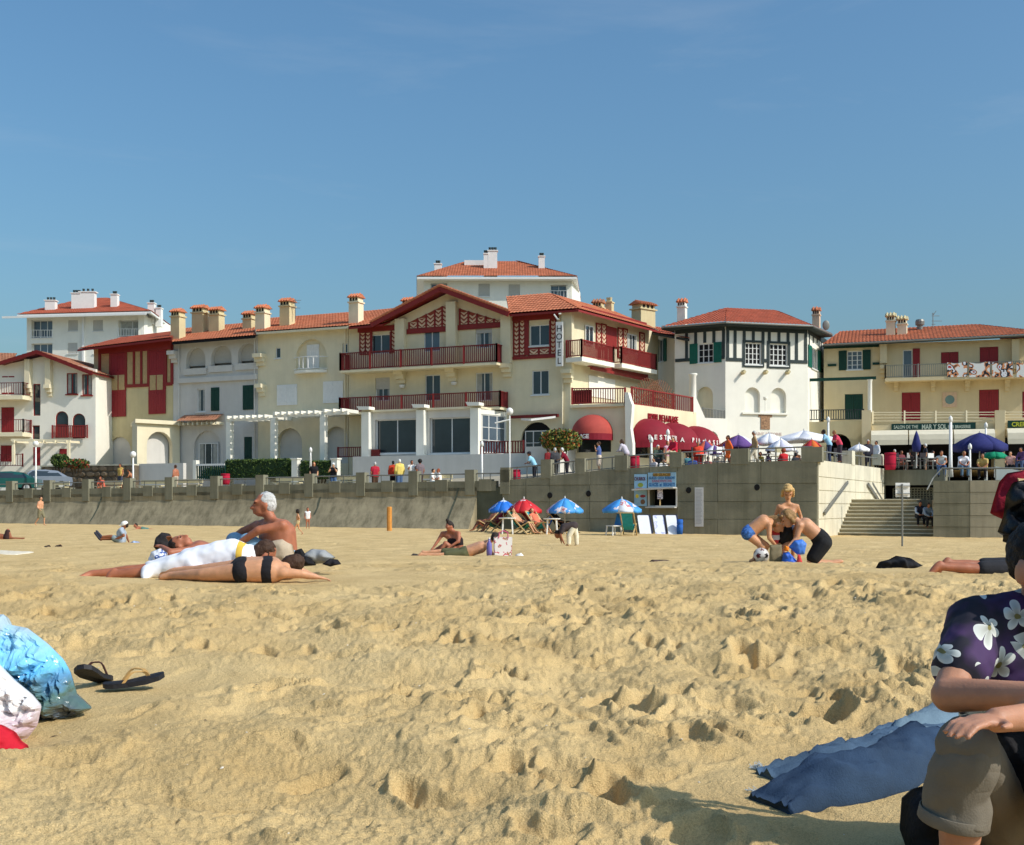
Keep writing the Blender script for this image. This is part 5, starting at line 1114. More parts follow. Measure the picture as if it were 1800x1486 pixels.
def person(j, s, label, skin='tan', hair='brown', hstyle='short', clothes=(), vox=.03, hs=1., detail=False, fat=1., group=None, hat=None, bvox=None):
    j = {k: Vector(v) for k, v in j.items()}
    mb = MB(); torso(mb, j, s, fat=fat)
    for q in ('L', 'R'):
        limb(mb, j['sh' + q], j['el' + q], j['ha' + q], sc_(ARM, s)); limb(mb, j['hi' + q], j['kn' + q], j['an' + q], sc_(LEG, s))
        c = L2(j['kn' + q], j['an' + q], .3); mb.caps(c, L2(j['kn' + q], j['an' + q], .55), .054 * s, .048 * s)
        t = j['to' + q]; mb.caps(j['an' + q], t, .04 * s, .027 * s); hd = j['an' + q] + (j['an' + q] - t).normalized() * .035 * s; mb.ell(hd, .036 * s, .036 * s, .036 * s)
        d = (j['ha' + q] - j['el' + q])
        if detail: hand(mb, j['ha' + q], d, Vector((0, 0, 1)) if abs(d.normalized().z) < .8 else Vector((0, 1, 0)), s)
        else: e = j['ha' + q] + d.normalized() * .1 * s; mb.caps(j['ha' + q], e, .034 * s, .02 * s, 8)
    mb.caps(j['neck'], j['head'], .055 * s, .052 * s)
    R = frame3(j.get('look', (0, -1, 0)), j.get('up', (0, 0, 1))); h = j['head']; k = s * hs
    mb.ell(h + R @ Vector((0, -.012, .02)) * k, .076 * k, .094 * k, .098 * k, R); mb.ell(h + R @ Vector((0, .03, -.045)) * k, .056 * k, .062 * k, .068 * k, R)
    mb.caps(h + R @ Vector((0, .09, .01)) * k, h + R @ Vector((0, .112, -.03)) * k, .012 * k, .018 * k, 8); mb.ell(h + R @ Vector((0, .085, -.075)) * k, .028 * k, .016 * k, .012 * k, R)
    for e in (-1, 1): mb.ell(h + R @ Vector((e * .078, -.01, -.01)) * k, .012 * k, .022 * k, .032 * k, R); mb.ell(h + R @ Vector((e * .035, .082, .035)) * k, .03 * k, .014 * k, .012 * k, R)
    a = np.array(mb.v); loc = Vector(((j['hiL'] + j['hiR']) / 2).to_tuple()); loc.z = a[:, 2].min()
    o = mb.build('person', SK[skin], None, loc=loc, label=label, cat='person', group=group); remesh(o, bvox or vox, 2 if bvox else 4)
    if vox < .02:   # eyes
        mb = MB()
        for e in (-1, 1): mb.ell(h + R @ Vector((e * .033, .084, .018)) * k, .013 * k, .008 * k, .007 * k, R)
        mb.build('eyes', HAIR['black'], o)
    if hstyle != 'bald':
        mb = MB(); mb.ell(h + R @ Vector((0, -.03, .034)) * k, .081 * k, .092 * k, .094 * k, R)
        if hstyle != 'crop': mb.ell(h + R @ Vector((0, -.05, .0)) * k, .08 * k, .075 * k, .09 * k, R)
        else: mb.ell(h + R @ Vector((0, -.055, .02)) * k, .078 * k, .06 * k, .075 * k, R)
        if hstyle == 'long': mb.caps(h + R @ Vector((0, -.07, -.02)) * k, h + R @ Vector((0, -.09, -.2)) * k, .085 * k, .06 * k); mb.caps(h + R @ Vector((.07, -.02, 0)) * k, h + R @ Vector((.08, -.02, -.15)) * k, .035 * k, .03 * k); mb.caps(h + R @ Vector((-.07, -.02, 0)) * k, h + R @ Vector((-.08, -.02, -.15)) * k, .035 * k, .03 * k)
        if hstyle == 'bob': 
            for e in (-1, 1): mb.caps(h + R @ Vector((e * .07, 0, .05)) * k, h + R @ Vector((e * .08, -.01, -.07)) * k, .03 * k, .026 * k)
            mb.caps(h + R @ Vector((0, -.06, 0)) * k, h + R @ Vector((0, -.06, -.07)) * k, .07 * k, .05 * k); mb.caps(h + R @ Vector((-.04, .062, .085)) * k, h + R @ Vector((.04, .062, .085)) * k, .022 * k, .022 * k)
        if hstyle == 'bun': mb.ell(h + R @ Vector((0, -.03, .15)) * k, .04 * k, .04 * k, .05 * k, R)
        if hstyle == 'tail': mb.caps(h + R @ Vector((0, -.1, .03)) * k, h + R @ Vector((0, -.2, -.06)) * k, .04 * k, .018 * k)
        if hstyle == 'afro': mb.ell(h + R @ Vector((0, -.02, .04)) * k, .13 * k, .13 * k, .13 * k, R)
        ho = mb.build('hair', HAIR[hair], o); remesh(ho, max(vox * .7, .008), 2)
        if vox < .02: wrinkle(ho, .02, .03)
    if hat:
        mb = MB(); mb.ell(h + R @ Vector((0, -.012, .06)) * k, .1 * k, .115 * k, .085 * k, R); mb.ell(h + R @ Vector((0, .11, .045)) * k, .07 * k, .07 * k, .012 * k, R); remesh(mb.build('hat', fab(hat), o), max(vox * .6, .01), 1)
    for g in clothes:
        nm, c, spec = g[0], g[1], g[2]; mb = MB()
        for it in spec:
            w = it[0]; inf = it[1] * s
            t0, t1 = (it[2], it[3]) if len(it) > 3 else ((0., 1.) if w == 'torso' else (0., 2.))
            if w == 'torso': torso(mb, j, s, inf, t0, t1, fat)
            for q in ('L', 'R'):
                if w == 'arm': limb(mb, j['sh' + q], j['el' + q], j['ha' + q], sc_(ARM, s), t0, t1, inf)
                if w == 'leg': limb(mb, j['hi' + q], j['kn' + q], j['an' + q], sc_(LEG, s), t0, t1, inf)
                if w == 'shoe': mb.caps(j['an' + q], j['to' + q], .045 * s + inf, .035 * s + inf)
        if not mb.v: continue
        co = mb.build(nm, c if not isinstance(c, tuple) else fab(c), o); remesh(co, vox * .9, 2)
    return o
def TEE(c): return ('shirt', c, [('torso', .016, -.05, 1.), ('arm', .016, 0., .6)])
def LONG(c): return ('shirt', c, [('torso', .018, -.1, 1.), ('arm', .018, 0., 1.85)])
def TANK(c): return ('top', c, [('torso', .014, -.02, 1.)])
def PANTS(c): return ('trousers', c, [('torso', .014, 0., .15), ('leg', .022, 0., 1.92)])
def SHORTS(c, t=.8): return ('shorts', c, [('torso', .014, 0., .12), ('leg', .022, 0., t)])
def SHOES(c): return ('shoes', c, [('shoe', .004)])
def base_pose(kind, lean=0.):
    """joints of a 1.75 m figure facing +Y, feet at z=0"""
    j = dict(hip=(0, 0, .95), chest=(0, .01, 1.3), neck=(0, .0, 1.46), head=(0, .03, 1.62))
    for q, e in (('L', -1), ('R', 1)):
        j['sh' + q] = (e * .185, 0, 1.41); j['el' + q] = (e * .25, -.03, 1.12); j['ha' + q] = (e * .24, .09, .9)
        j['hi' + q] = (e * .09, 0, .92); j['kn' + q] = (e * .1, .02, .5); j['an' + q] = (e * .11, -.02, .07); j['to' + q] = (e * .13, .14, .03)
    if kind == 'walk': j.update(knL=(-.09, .2, .52), anL=(-.09, .18, .1), toL=(-.09, .34, .05), knR=(.09, -.05, .5), anR=(.09, -.32, .16), toR=(.09, -.2, .04), elL=(-.25, -.12, 1.14), haL=(-.26, -.1, .88), haR=(.25, .24, .93))
    if kind == 'lean': j.update(chest=(0, .16, 1.24), neck=(0, .24, 1.38), head=(0, .3, 1.53), shL=(-.185, .22, 1.33), shR=(.185, .22, 1.33), elL=(-.24, .3, 1.06), elR=(.24, .3, 1.06), haL=(-.12, .5, 1.02), haR=(.12, .5, 1.02))
    if kind == 'phone': j.update(elR=(.26, .16, 1.2), haR=(.1, .22, 1.52), elL=(-.26, .14, 1.2), haL=(-.1, .22, 1.5))
    if kind in ('sit', 'sitlean'):
        for q, e in (('L', -1), ('R', 1)): j.update({'kn' + q: (e * .14, .44, .5), 'an' + q: (e * .14, .42, .08), 'to' + q: (e * .15, .58, .03), 'hi' + q: (e * .09, 0, .5), 'sh' + q: (e * .185, .02, .97), 'el' + q: (e * .25, .12, .72), 'ha' + q: (e * .12, .34, .62)})
        j.update(hip=(0, -.02, .52), chest=(0, .0, .87), neck=(0, .02, 1.02), head=(0, .06, 1.18))
        if kind == 'sitlean':
            j.update(chest=(0, .14, .84), neck=(0, .24, .98), head=(0, .33, 1.12))
            for q, e in (('L', -1), ('R', 1)): j.update({'sh' + q: (e * .185, .2, .93), 'el' + q: (e * .22, .36, .68), 'ha' + q: (e * .05, .5, .58)})
    return {k: Vector(v) for k, v in j.items()}
def pose_at(kind, px, ytop, d, yaw, h=1.72, look=None):
    j = base_pose(kind); s = h / 1.75; top = j['head'].z + .125
    z = CZ + (HZ - ytop) * d / F; base = Vector(((px - CX) * d / F, d, z - top * s)); a = math.radians(yaw); out = {}
    c, sn = math.cos(a), math.sin(a); off = j['head']
    for k, v in j.items():
        x, y = (v.x - off.x) * s, (v.y - off.y) * s; out[k] = base + Vector((x * c - y * sn, x * sn + y * c, v.z * s))
    ly = math.radians(look if look is not None else yaw); out['look'] = Vector((-math.sin(ly), math.cos(ly), -.05)); return out, s
def wp(px, k=1.5): return wd(px) + k
PEOPLE = [  # px, head-top row, depth, pose, yaw (0 = away from the camera, 180 = facing it), skin, hair, style, clothes, height, hat, label
 (211, 815, 76.0, 'stand', 150, 'tan', 'brown', 'short', [TANK((206, 170, 90)), SHORTS((70, 74, 90))], 1.7, None, 'person in a yellow vest standing by the rubble wall'),
 (226, 824, 76.4, 'lean', 100, 'tan', 'dark', 'short', [SHORTS((60, 66, 80))], 1.6, None, 'bare backed person bending forward by the rubble wall'),
 (176, 838, 74.4, 'sitlean', 170, 'red', 'red', 'short', [TEE((222, 110, 86))], 1.6, None, 'person in a salmon top sitting low behind the left parapet'),
 (308, 817, 71.0, 'stand', 60, 'red', 'brown', 'short', [SHORTS((190, 170, 150))], 1.72, None, 'sunburnt bare chested person in front of the grey forecourt wall'),
 (552, 812, 67.5, 'stand', 200, 'fair', 'red', 'long', [TEE(BLK), PANTS((190, 168, 140))], 1.66, None, 'red haired person in black top and beige trousers by the hedge'),
 (586, 814, 67.2, 'phone', 170, 'fair', 'grey', 'short', [TEE(BLK), PANTS(JEAN)], 1.7, (220, 222, 220), 'person in black shirt, jeans and pale cap with raised arms'),
 (659, 812, 65.6, 'stand', 20, 'tan', 'grey', 'short', [TEE((178, 40, 58)), PANTS((92, 66, 50))], 1.7, None, 'person in crimson shirt with brown trousers below the dining room'),
 (691, 810, 65.4, 'stand', 10, 'brown', 'black', 'short', [LONG((196, 66, 40)), PANTS(BLK)], 1.68, None, 'black haired person in orange red jacket beside the yellow shirt'),
 (702, 807, 65.0, 'stand', 20, 'fair', 'white', 'short', [LONG((232, 206, 110)), PANTS((86, 110, 146))], 1.74, None, 'white haired person in yellow shirt and jeans'),
 (724, 809, 65.0, 'phone', 200, 'brown', 'dark', 'short', [TEE(WHT), PANTS(BLK)], 1.7, None, 'person in white shirt shading the eyes below the dining room'),
 (738, 808, 64.8, 'stand', 30, 'brown', 'black', 'afro', [TEE((120, 106, 110)), PANTS((70, 60, 58))], 1.7, None, 'person with big dark hair carrying a bag below the dining room'),
 (762, 824, 64.6, 'sit', 250, 'fair', 'dark', 'short', [TEE(WHT), PANTS((70, 110, 120))], 1.7, None, 'dark haired person in white sitting on the left of a bench pair'),
 (770, 823.5, 64.9, 'sit', 110, 'red', 'red', 'short', [TEE((240, 236, 230)), PANTS(KHAKI)], 1.7, None, 'red faced person in white sitting on the right of a bench pair'),
 (930, 794, 62.2, 'lean', 75, 'tan', 'dark', 'short', [TEE((150, 204, 226)), PANTS((40, 40, 46))], 1.74, (48, 44, 52), 'person in light blue shirt and dark cap leaning on the rail'),
 (963, 788, 62.6, 'stand', 40, 'tan', 'brown', 'short', [LONG((120, 30, 34)), PANTS(BLK)], 1.68, None, 'person in dark red standing behind the grey jacket at the rail'),
 (975, 787, 61.9, 'stand', 25, 'fair', 'grey', 'short', [LONG((66, 66, 70)), PANTS(BLK)], 1.75, None, 'grey haired person in dark grey jacket at the rail'),
 (987, 787, 61.4, 'lean', 80, 'fair', 'white', 'short', [TEE((128, 22, 44)), PANTS((40, 34, 40))], 1.74, None, 'white haired person in maroon shirt leaning on the rail'),
 (1052, 776, 60.6, 'phone', 80, 'fair', 'brown', 'short', [TEE((88, 106, 158)), ('skirt', (220, 200, 180), [('torso', .02, 0., .12), ('leg', .05, 0., 1.)])], 1.68, None, 'person in blue top and pale skirt drinking by the domed awning'),
 (1092, 772, 60.0, 'lean', 60, 'fair', 'brown', 'long', [LONG((198, 190, 200)), PANTS((120, 110, 96))], 1.72, None, 'person in pale cardigan leaning over a concrete post'),
 (1157, 782, 59.4, 'sit', 200, 'fair', 'white', 'short', [LONG((72, 88, 78)), PANTS((60, 62, 66))], 1.7, None, 'white haired person in green coat sitting below the restaurant awning'),
 (1174, 775, 59.2, 'stand', 215, 'fair', 'red', 'short', [TANK((206, 160, 176)), SHORTS((196, 186, 156))], 1.66, None, 'person in pink vest standing below the restaurant awning'),
 (1183, 768, 58.6, 'sit', 130, 'fair', 'brown', 'short', [LONG((198, 34, 60)), SHORTS((176, 170, 138), .9)], 1.74, None, 'person in red jacket perched on a concrete post'),
 (1227, 776, 60.2, 'stand', 170, 'tan', 'brown', 'short', [LONG((228, 74, 50)), PANTS((196, 50, 56))], 1.7, None, 'person in orange and red standing below the third awning'),
 (1217, 801, 58.3, 'sit', 160, 'tan', 'dark', 'short', [TEE((64, 92, 160))], 1.65, None, 'person in blue sitting behind the rail below the third awning'),
 (1245, 802, 58.6, 'sit', 200, 'red', 'brown', 'short', [TANK((206, 120, 110))], 1.65, None, 'person in pink sitting behind the rail near the arched gate'),
 (1149, 804, 58.6, 'sit', 120, 'fair', 'black', 'short', [TEE((230, 220, 220))], 1.65, None, 'black haired person sitting behind the rail next to the red bin'),
 (1166, 806, 58.4, 'sit', 200, 'fair', 'brown', 'short', [TEE(WHT), SHORTS(WHT)], 1.6, None, 'person in white crouching below the red jacket'),
 (1279, 765, 57.9, 'walk', 95, 'tan', 'brown', 'short', [LONG((236, 108, 48)), SHORTS((236, 108, 48), .5)], 1.78, None, 'person in bright orange shirt walking along the rail'),
 (1325, 757, 57.2, 'walk', 80, 'tan', 'grey', 'short', [LONG((176, 146, 110)), PANTS((206, 196, 176))], 1.78, None, 'old person in beige jacket and pale trousers walking along the rail'),
 (1377, 789, 58.6, 'sit', 20, 'fair', 'red', 'afro', [LONG((196, 40, 46))], 1.7, None, 'person in red sitting with back to the rail under white parasols'),
 (1398, 796, 58.0, 'sit', 30, 'brown', 'black', 'short', [LONG((60, 56, 60))], 1.6, None, 'dark haired person in black sitting under the white parasols'),
 (1414, 799, 58.0, 'sit', 180, 'brown', 'black', 'short', [TEE((80, 60, 60))], 1.6, None, 'black haired person sitting next to the big corner post'),
 (1418, 789, 60, 'stand', 180, 'tan', 'brown', 'short', [TEE((222, 150, 60))], 1.5, None, 'person in yellow orange behind the corner tables'),
 (1447, 755, 58.4, 'lean', 70, 'dark', 'black', 'short', [TEE((150, 196, 226)), PANTS((46, 56, 80))], 1.8, None, 'dark haired person in sky blue shirt at the wall corner'),
 (1466, 756, 60.4, 'lean', 95, 'red', 'fair', 'short', [TEE((214, 72, 98)), PANTS((70, 60, 70))], 1.76, None, 'fair haired person in coral red shirt at the wall corner'),
 (1526, 773, 68.6, 'stand', 170, 'red', 'white', 'short', [LONG((64, 62, 72)), PANTS((46, 44, 50))], 1.76, None, 'white haired person in dark jacket at the stair rail'),
 (1540, 775, 69.4, 'stand', 110, 'tan', 'black', 'short', [LONG((236, 234, 236)), PANTS((34, 32, 36))], 1.74, None, 'black haired person in white shirt at the stair rail'),
 (1606, 781, 69.0, 'sit', 170, 'brown', 'black', 'short', [TEE((46, 40, 40)), PANTS((50, 44, 44))], 1.75, None, 'person in black sitting under the closed navy parasol'),
 (1585, 792, 70.5, 'sit', 200, 'red', 'brown', 'short', [TEE((120, 60, 66))], 1.7, None, 'person in dark red sitting right of the red bin'),
 (1626, 780, 69.6, 'stand', 80, 'fair', 'white', 'short', [TEE((48, 50, 60)), SHORTS((110, 100, 90))], 1.72, None, 'white haired person in dark shirt beside the closed parasol'),
 (1655, 792, 55.9, 'sitlean', 165, 'tan', 'brown', 'short', [TANK((196, 206, 214)), PANTS((70, 96, 136)), SHOES((40, 38, 40))], 1.76, None, 'person in pale vest and jeans sitting on the platform rail'),
 (1695, 793, 56.0, 'sitlean', 178, 'red', 'fair', 'short', [TEE((226, 226, 236)), PANTS((92, 118, 140)), SHOES((60, 56, 56))], 1.76, None, 'person in white shirt and blue jeans sitting on the platform rail'),
 (1727, 797, 56.4, 'sitlean', 150, 'tan', 'brown', 'short', [TEE((200, 172, 106)), PANTS((36, 30, 34)), SHOES((30, 28, 28))], 1.76, None, 'person in mustard shirt and black trousers sitting on the rail'),
 (1776, 793, 60.0, 'sit', 150, 'fair', 'dark', 'short', [TANK((226, 170, 156)), PANTS(BLK)], 1.7, None, 'person in pale pink sitting behind the white ramp'),
 (1794, 786, 59.5, 'sitlean', 120, 'tan', 'black', 'short', [LONG((96, 66, 110)), PANTS((60, 74, 104))], 1.76, None, 'person in purple at the right edge above the red cloth'),
 (1208, 797, 61, 'sit', 30, 'fair', 'brown', 'short', [TEE((70, 120, 130)), PANTS((60, 58, 64))], 1.7, None, 'person in teal top seated at the café tables'),
 (1262, 797, 60.4, 'sit', 160, 'tan', 'dark', 'short', [TEE((206, 196, 180)), PANTS((60, 58, 64))], 1.7, None, 'person in cream top seated at the café tables'),
 (1290, 793, 61, 'sit', 200, 'brown', 'grey', 'short', [TEE((150, 60, 60)), PANTS((60, 58, 64))], 1.7, None, 'person in brick red top seated at the café tables'),
 (1310, 794, 60, 'sit', 330, 'fair', 'black', 'short', [TEE((66, 66, 74)), PANTS((60, 58, 64))], 1.7, None, 'person in charcoal top seated at the café tables'),
 (1336, 794, 61.5, 'sit', 120, 'tan', 'brown', 'short', [TEE((220, 190, 90)), PANTS((60, 58, 64))], 1.7, None, 'person in yellow top seated at the café tables'),
 (1352, 792, 60.2, 'sit', 250, 'brown', 'dark', 'short', [TEE((110, 90, 130)), PANTS((60, 58, 64))], 1.7, None, 'person in mauve top seated at the café tables'),
 (1400, 791, 61, 'sit', 30, 'fair', 'grey', 'short', [TEE((190, 120, 80)), PANTS((60, 58, 64))], 1.7, None, 'person in rust top seated at the café tables'),
 (1432, 795, 59.5, 'sit', 160, 'tan', 'black', 'short', [TEE((130, 150, 100)), PANTS((60, 58, 64))], 1.7, None, 'person in sage top seated at the café tables'),
 (1478, 790, 65.5, 'sit', 200, 'brown', 'brown', 'short', [TEE((226, 226, 226)), PANTS((60, 58, 64))], 1.7, None, 'person in white top seated at the café tables'),
 (1490, 792, 66, 'sit', 330, 'fair', 'dark', 'short', [TEE((80, 90, 130)), PANTS((60, 58, 64))], 1.7, None, 'person in slate blue top seated at the café tables'),
 (1572, 790, 71.5, 'sit', 120, 'tan', 'grey', 'short', [TEE((170, 150, 120)), PANTS((60, 58, 64))], 1.7, None, 'person in sand coloured top seated at the café tables'),
 (1640, 792, 70.5, 'sit', 250, 'brown', 'black', 'short', [TEE((90, 60, 50)), PANTS((60, 58, 64))], 1.7, None, 'person in brown top seated at the café tables'),
 (1618, 881, 57.3, 'sitlean', 175, 'tan', 'black', 'short', [('vest', (40, 44, 60), [('torso', .02)]), ('sleeves', (190, 200, 214), [('arm', .016, 0., 1.6)]), PANTS((32, 32, 38))], 1.72, None, 'person in dark waistcoat sitting in shade on the steps'),
 (1633, 884, 57.0, 'sitlean', 190, 'tan', 'dark', 'short', [LONG((150, 166, 186)), PANTS((34, 34, 40))], 1.72, None, 'person in grey blue shirt sitting against the platform wall'),
]
for px, yt, d, kind, yaw, sk, hr, hst, cl, h, hat, lab in PEOPLE:
    j, s = pose_at(kind, px, yt, d, yaw, h); person(j, s, lab, sk, hr, hst, cl, vox=.038, group='people on the promenade', hat=hat)
def JJ(d, **k):
    o = {}
    for n, v in k.items(): o[n] = Vector(v) if n in ('look', 'up') else P(v[0], v[1], d + (v[2] if len(v) > 2 else 0))
    return o
GD = np.exp(np.linspace(math.log(2.2), math.log(75), 400))
def drop(j, dz): return {k: (v if k in ('look', 'up') else v - Vector((0, 0, dz))) for k, v in j.items()}
def gp(px, py):   # where the sight line through a pixel meets the smoothed sand
    g = CZ + (HZ - py) * GD / F - sand_base((px - CX) * GD / F, GD); i = int(np.argmax(g <= 0))
    if g[i] > 0: return P(px, py, 60)
    if i == 0: return P(px, py, float(GD[0]))
    t = g[i - 1] / (g[i - 1] - g[i]); return P(px, py, float(GD[i - 1] + t * (GD[i] - GD[i - 1])))
# walkers and sunbathers on the open sand
j, s = pose_at('walk', 72, 873, 64, 250, 1.6, look=240); person(j, s, 'bare chested person in khaki shorts walking below the left seawall', 'fair', 'brown', 'short', [SHORTS((128, 122, 96), .95)], vox=.03)
j, s = pose_at('walk', 523, 896, 46, 100, 1.02, look=40); person(j, s, 'small dark haired child in pale trunks walking on the sand, left of two', 'kid', 'dark', 'bob', [SHORTS((226, 200, 150), .2)], vox=.024, hs=1.35)
j, s = pose_at('stand', 541, 893, 60, 200, 1.1); person(j, s, 'small child in a white swimsuit standing near the seawall, right of two', 'red', 'brown', 'short', [TANK((226, 226, 226))], vox=.024, hs=1.3)
d = 37.5   # figure in a white hat leaning back, feet to the left
j = JJ(d, hip=(214, 950), chest=(213, 937), neck=(216, 929), head=(219, 924), shL=(212, 932, -.15), shR=(216, 932, .15), elL=(218, 942, -.25), elR=(222, 942, .2), haL=(207, 946, -.2), haR=(226, 952, .25), hiL=(213, 951, -.1), hiR=(213, 950, .1), knL=(195, 943, -.1), knR=(196, 947, .12), anL=(178, 944, -.1), anR=(176, 948, .1), toL=(170, 934, -.1), toR=(167, 937, .1), look=(-.9, -.2, -.3))
person(j, 1.0, 'person in white cap lying back with shoes raised on the left sand', 'brown', 'dark', 'short', [TEE((160, 172, 186)), SHORTS((140, 156, 160), .7), SHOES((60, 62, 74))], vox=.022, hat=(236, 234, 228))
d = 58; j = JJ(d, hip=(251, 930), chest=(243, 929), neck=(240, 927), head=(238, 924), shL=(241, 929, -.15), shR=(241, 929, .15), elL=(238, 931, -.3), elR=(238, 931, .3), haL=(235, 931, -.3), haR=(235, 931, .3), hiL=(251, 930, -.1), hiR=(251, 930, .1), knL=(262, 931, -.1), knR=(262, 931, .1), anL=(272, 931, -.1), anR=(272, 931, .1), toL=(275, 931, -.1), toR=(275, 931, .1), look=(-.8, -.5, 0))
person(j, .95, 'tiny dark haired sunbather lying near the foot of the seawall', 'red', 'dark', 'short', [SHORTS((90, 130, 120))], vox=.03)
d = 41; j = JJ(d, hip=(12, 945), chest=(-4, 943), neck=(-12, 941), head=(-18, 939), shL=(-8, 943, -.15), shR=(-8, 943, .15), elL=(-8, 947, -.3), elR=(-6, 947, .3), haL=(2, 948, -.3), haR=(2, 948, .3), hiL=(12, 945, -.1), hiR=(12, 945, .1), knL=(14, 932, -.1), knR=(20, 947, .1), anL=(20, 946, -.1), anR=(38, 947, .1), toL=(25, 946, -.1), toR=(43, 946, .1), look=(-.2, -.2, 1))
person(j, 1.0, 'sunbather on the back with one raised knee at the left edge', 'brown', 'dark', 'short', [SHORTS((60, 40, 40))], vox=.024)
d = 35   # bending figure in white trousers
j = JJ(d, hip=(1008, 924), chest=(992, 928), neck=(985, 934), head=(980, 940), shL=(990, 930, -.15), shR=(988, 930, .15), elL=(985, 941, -.2), elR=(984, 941, .2), haL=(990, 952, -.2), haR=(986, 950, .2), hiL=(1008, 926, -.1), hiR=(1008, 926, .1), knL=(1000, 942, -.12), knR=(1013, 942, .12), anL=(1000, 957, -.12), anR=(1014, 958, .12), toL=(994, 960, -.12), toR=(1008, 961, .12), look=(-.7, -.1, -.7))
person(j, 1.0, 'person in pale trousers bending double on the sand before the parasols', 'brown', 'dark', 'short', [TEE((70, 60, 60)), PANTS((232, 224, 200))], vox=.024)
# old man sitting
d = 12.0
j = JJ(d, hip=(493, 985), chest=(487, 938), neck=(478, 916), head=(463, 888), shL=(496, 925, -.16), shR=(452, 925, .2), elL=(455, 932, -.2), elR=(428, 934, .25), haL=(420, 955, -.15), haR=(396, 955, .3), hiL=(490, 990, -.1), hiR=(486, 988, .1), knL=(432, 950, -.08), knR=(408, 948, .18), anL=(400, 1002, -.1), anR=(382, 1000, .15), toL=(378, 1008, -.1), toR=(362, 1006, .15), look=(-.95, -.3, .02))
person(j, 1.07, 'grey haired bare backed man sitting upright behind the lying couple', 'red', 'grey', 'short', [SHORTS((126, 164, 190), .95)], vox=.015, detail=True, fat=1.22)
# person under the white towel, face down
d = 10.7
j = JJ(d, hip=(345, 985, .0), chest=(415, 978, .0), neck=(448, 970), head=(466, 968), shL=(432, 975, -.15), shR=(432, 972, .18), elL=(455, 990, -.2), elR=(465, 985, .3), haL=(478, 992, -.1), haR=(485, 988, .3), hiL=(345, 988, -.09), hiR=(345, 985, .1), knL=(262, 998, -.1), knR=(262, 994, .12), anL=(196, 1004, -.1), anR=(160, 1003, .1), toL=(188, 1014, -.12), toR=(136, 1012, .0), look=(.6, .3, -.6), up=(.6, 0, .8))
towel_person = person(drop(j, .035), 1.02, 'person lying face down under a bright white towel, bare feet to the left', 'red', 'brown', 'short', [], vox=.015, detail=True)
# woman in the dark bikini
d = 10.15
j = JJ(d, hip=(428, 992), chest=(478, 993), neck=(498, 990), head=(514, 986, .12), shL=(497, 998, -.12), shR=(494, 988, .2), elL=(530, 1000, -.1), elR=(520, 992, .3), haL=(556, 1005, -.05), haR=(540, 998, .35), hiL=(426, 996, -.09), hiR=(424, 990, .1), knL=(356, 1001, -.02), knR=(350, 995, .25), anL=(300, 1003, .15), anR=(290, 997, .4), toL=(282, 1006, .15), toR=(272, 1000, .4), look=(.2, .8, -.4), up=(.8, 0, .4))
bw = person(drop(j, .045), .96, 'woman in black bikini lying face down beside the white towel', 'fair', 'brown', 'short', [('bikini_top', (34, 32, 36), [('torso', .006, .84, .9)]), ('bikini_bottom', (34, 32, 36), [('torso', .005, -.04, .02)])], vox=.015, detail=True)
# head and arm of somebody lying on the back behind them
d = 12.0
j = JJ(d, hip=(400, 985), chest=(350, 970), neck=(333, 962), head=(318, 957), shL=(338, 968, -.17), shR=(340, 962, .17), elL=(300, 972, -.3), elR=(305, 960, .35), haL=(285, 962, -.1), haR=(300, 950, .2), hiL=(400, 985, -.1), hiR=(400, 985, .1), knL=(440, 990, -.1), knR=(440, 990, .1), anL=(470, 998, -.1), anR=(470, 998, .1), toL=(480, 995, -.1), toR=(480, 995, .1), look=(.35, -.2, .9), up=(-.9, 0, .3))
person(j, .98, 'person on the back with dark glasses and folded arm behind the white towel', 'red', 'dark', 'short', [SHORTS((60, 60, 70))], vox=.014, detail=True)
# couple in the middle distance
d = 26
j = JJ(d, hip=(803, 972), chest=(800, 949), neck=(796, 935), head=(790, 926), shL=(806, 938, -.1), shR=(778, 938, .1), elL=(806, 952, -.2), elR=(770, 951, .05), haL=(790, 962, -.25), haR=(760, 965, -.05), hiL=(804, 974, -.1), hiR=(800, 974, .1), knL=(783, 955, -.15), knR=(778, 960, .15), anL=(770, 976, -.2), anR=(752, 976, .15), toL=(762, 979, -.2), toR=(744, 979, .15), look=(-.6, -.5, -.5))
person(j, .95, 'woman with topknot sitting up beside the lying man in olive shorts', 'red', 'dark', 'bun', [('bikini_top', (40, 30, 32), [('torso', .008, .7, .95)]), SHORTS((60, 40, 44), .15)], vox=.02)
j = JJ(25.6, hip=(815, 972), chest=(845, 962), neck=(860, 952), head=(872, 946), shL=(856, 960, -.15), shR=(852, 954, .15), elL=(866, 976, -.2), elR=(862, 972, .2), haL=(880, 977, -.1), haR=(880, 976, .1), hiL=(816, 974, -.09), hiR=(814, 972, .09), knL=(778, 976, -.09), knR=(772, 970, .12), anL=(738, 976, -.1), anR=(742, 972, .1), toL=(733, 982, -.1), toR=(736, 979, .1), look=(.7, .5, -.2), up=(-.2, 0, 1))
person(j, 1.0, 'man in olive shorts lying on his front beside the flowered bag', 'fair', 'dark', 'short', [SHORTS((96, 96, 66), .8)], vox=.02)
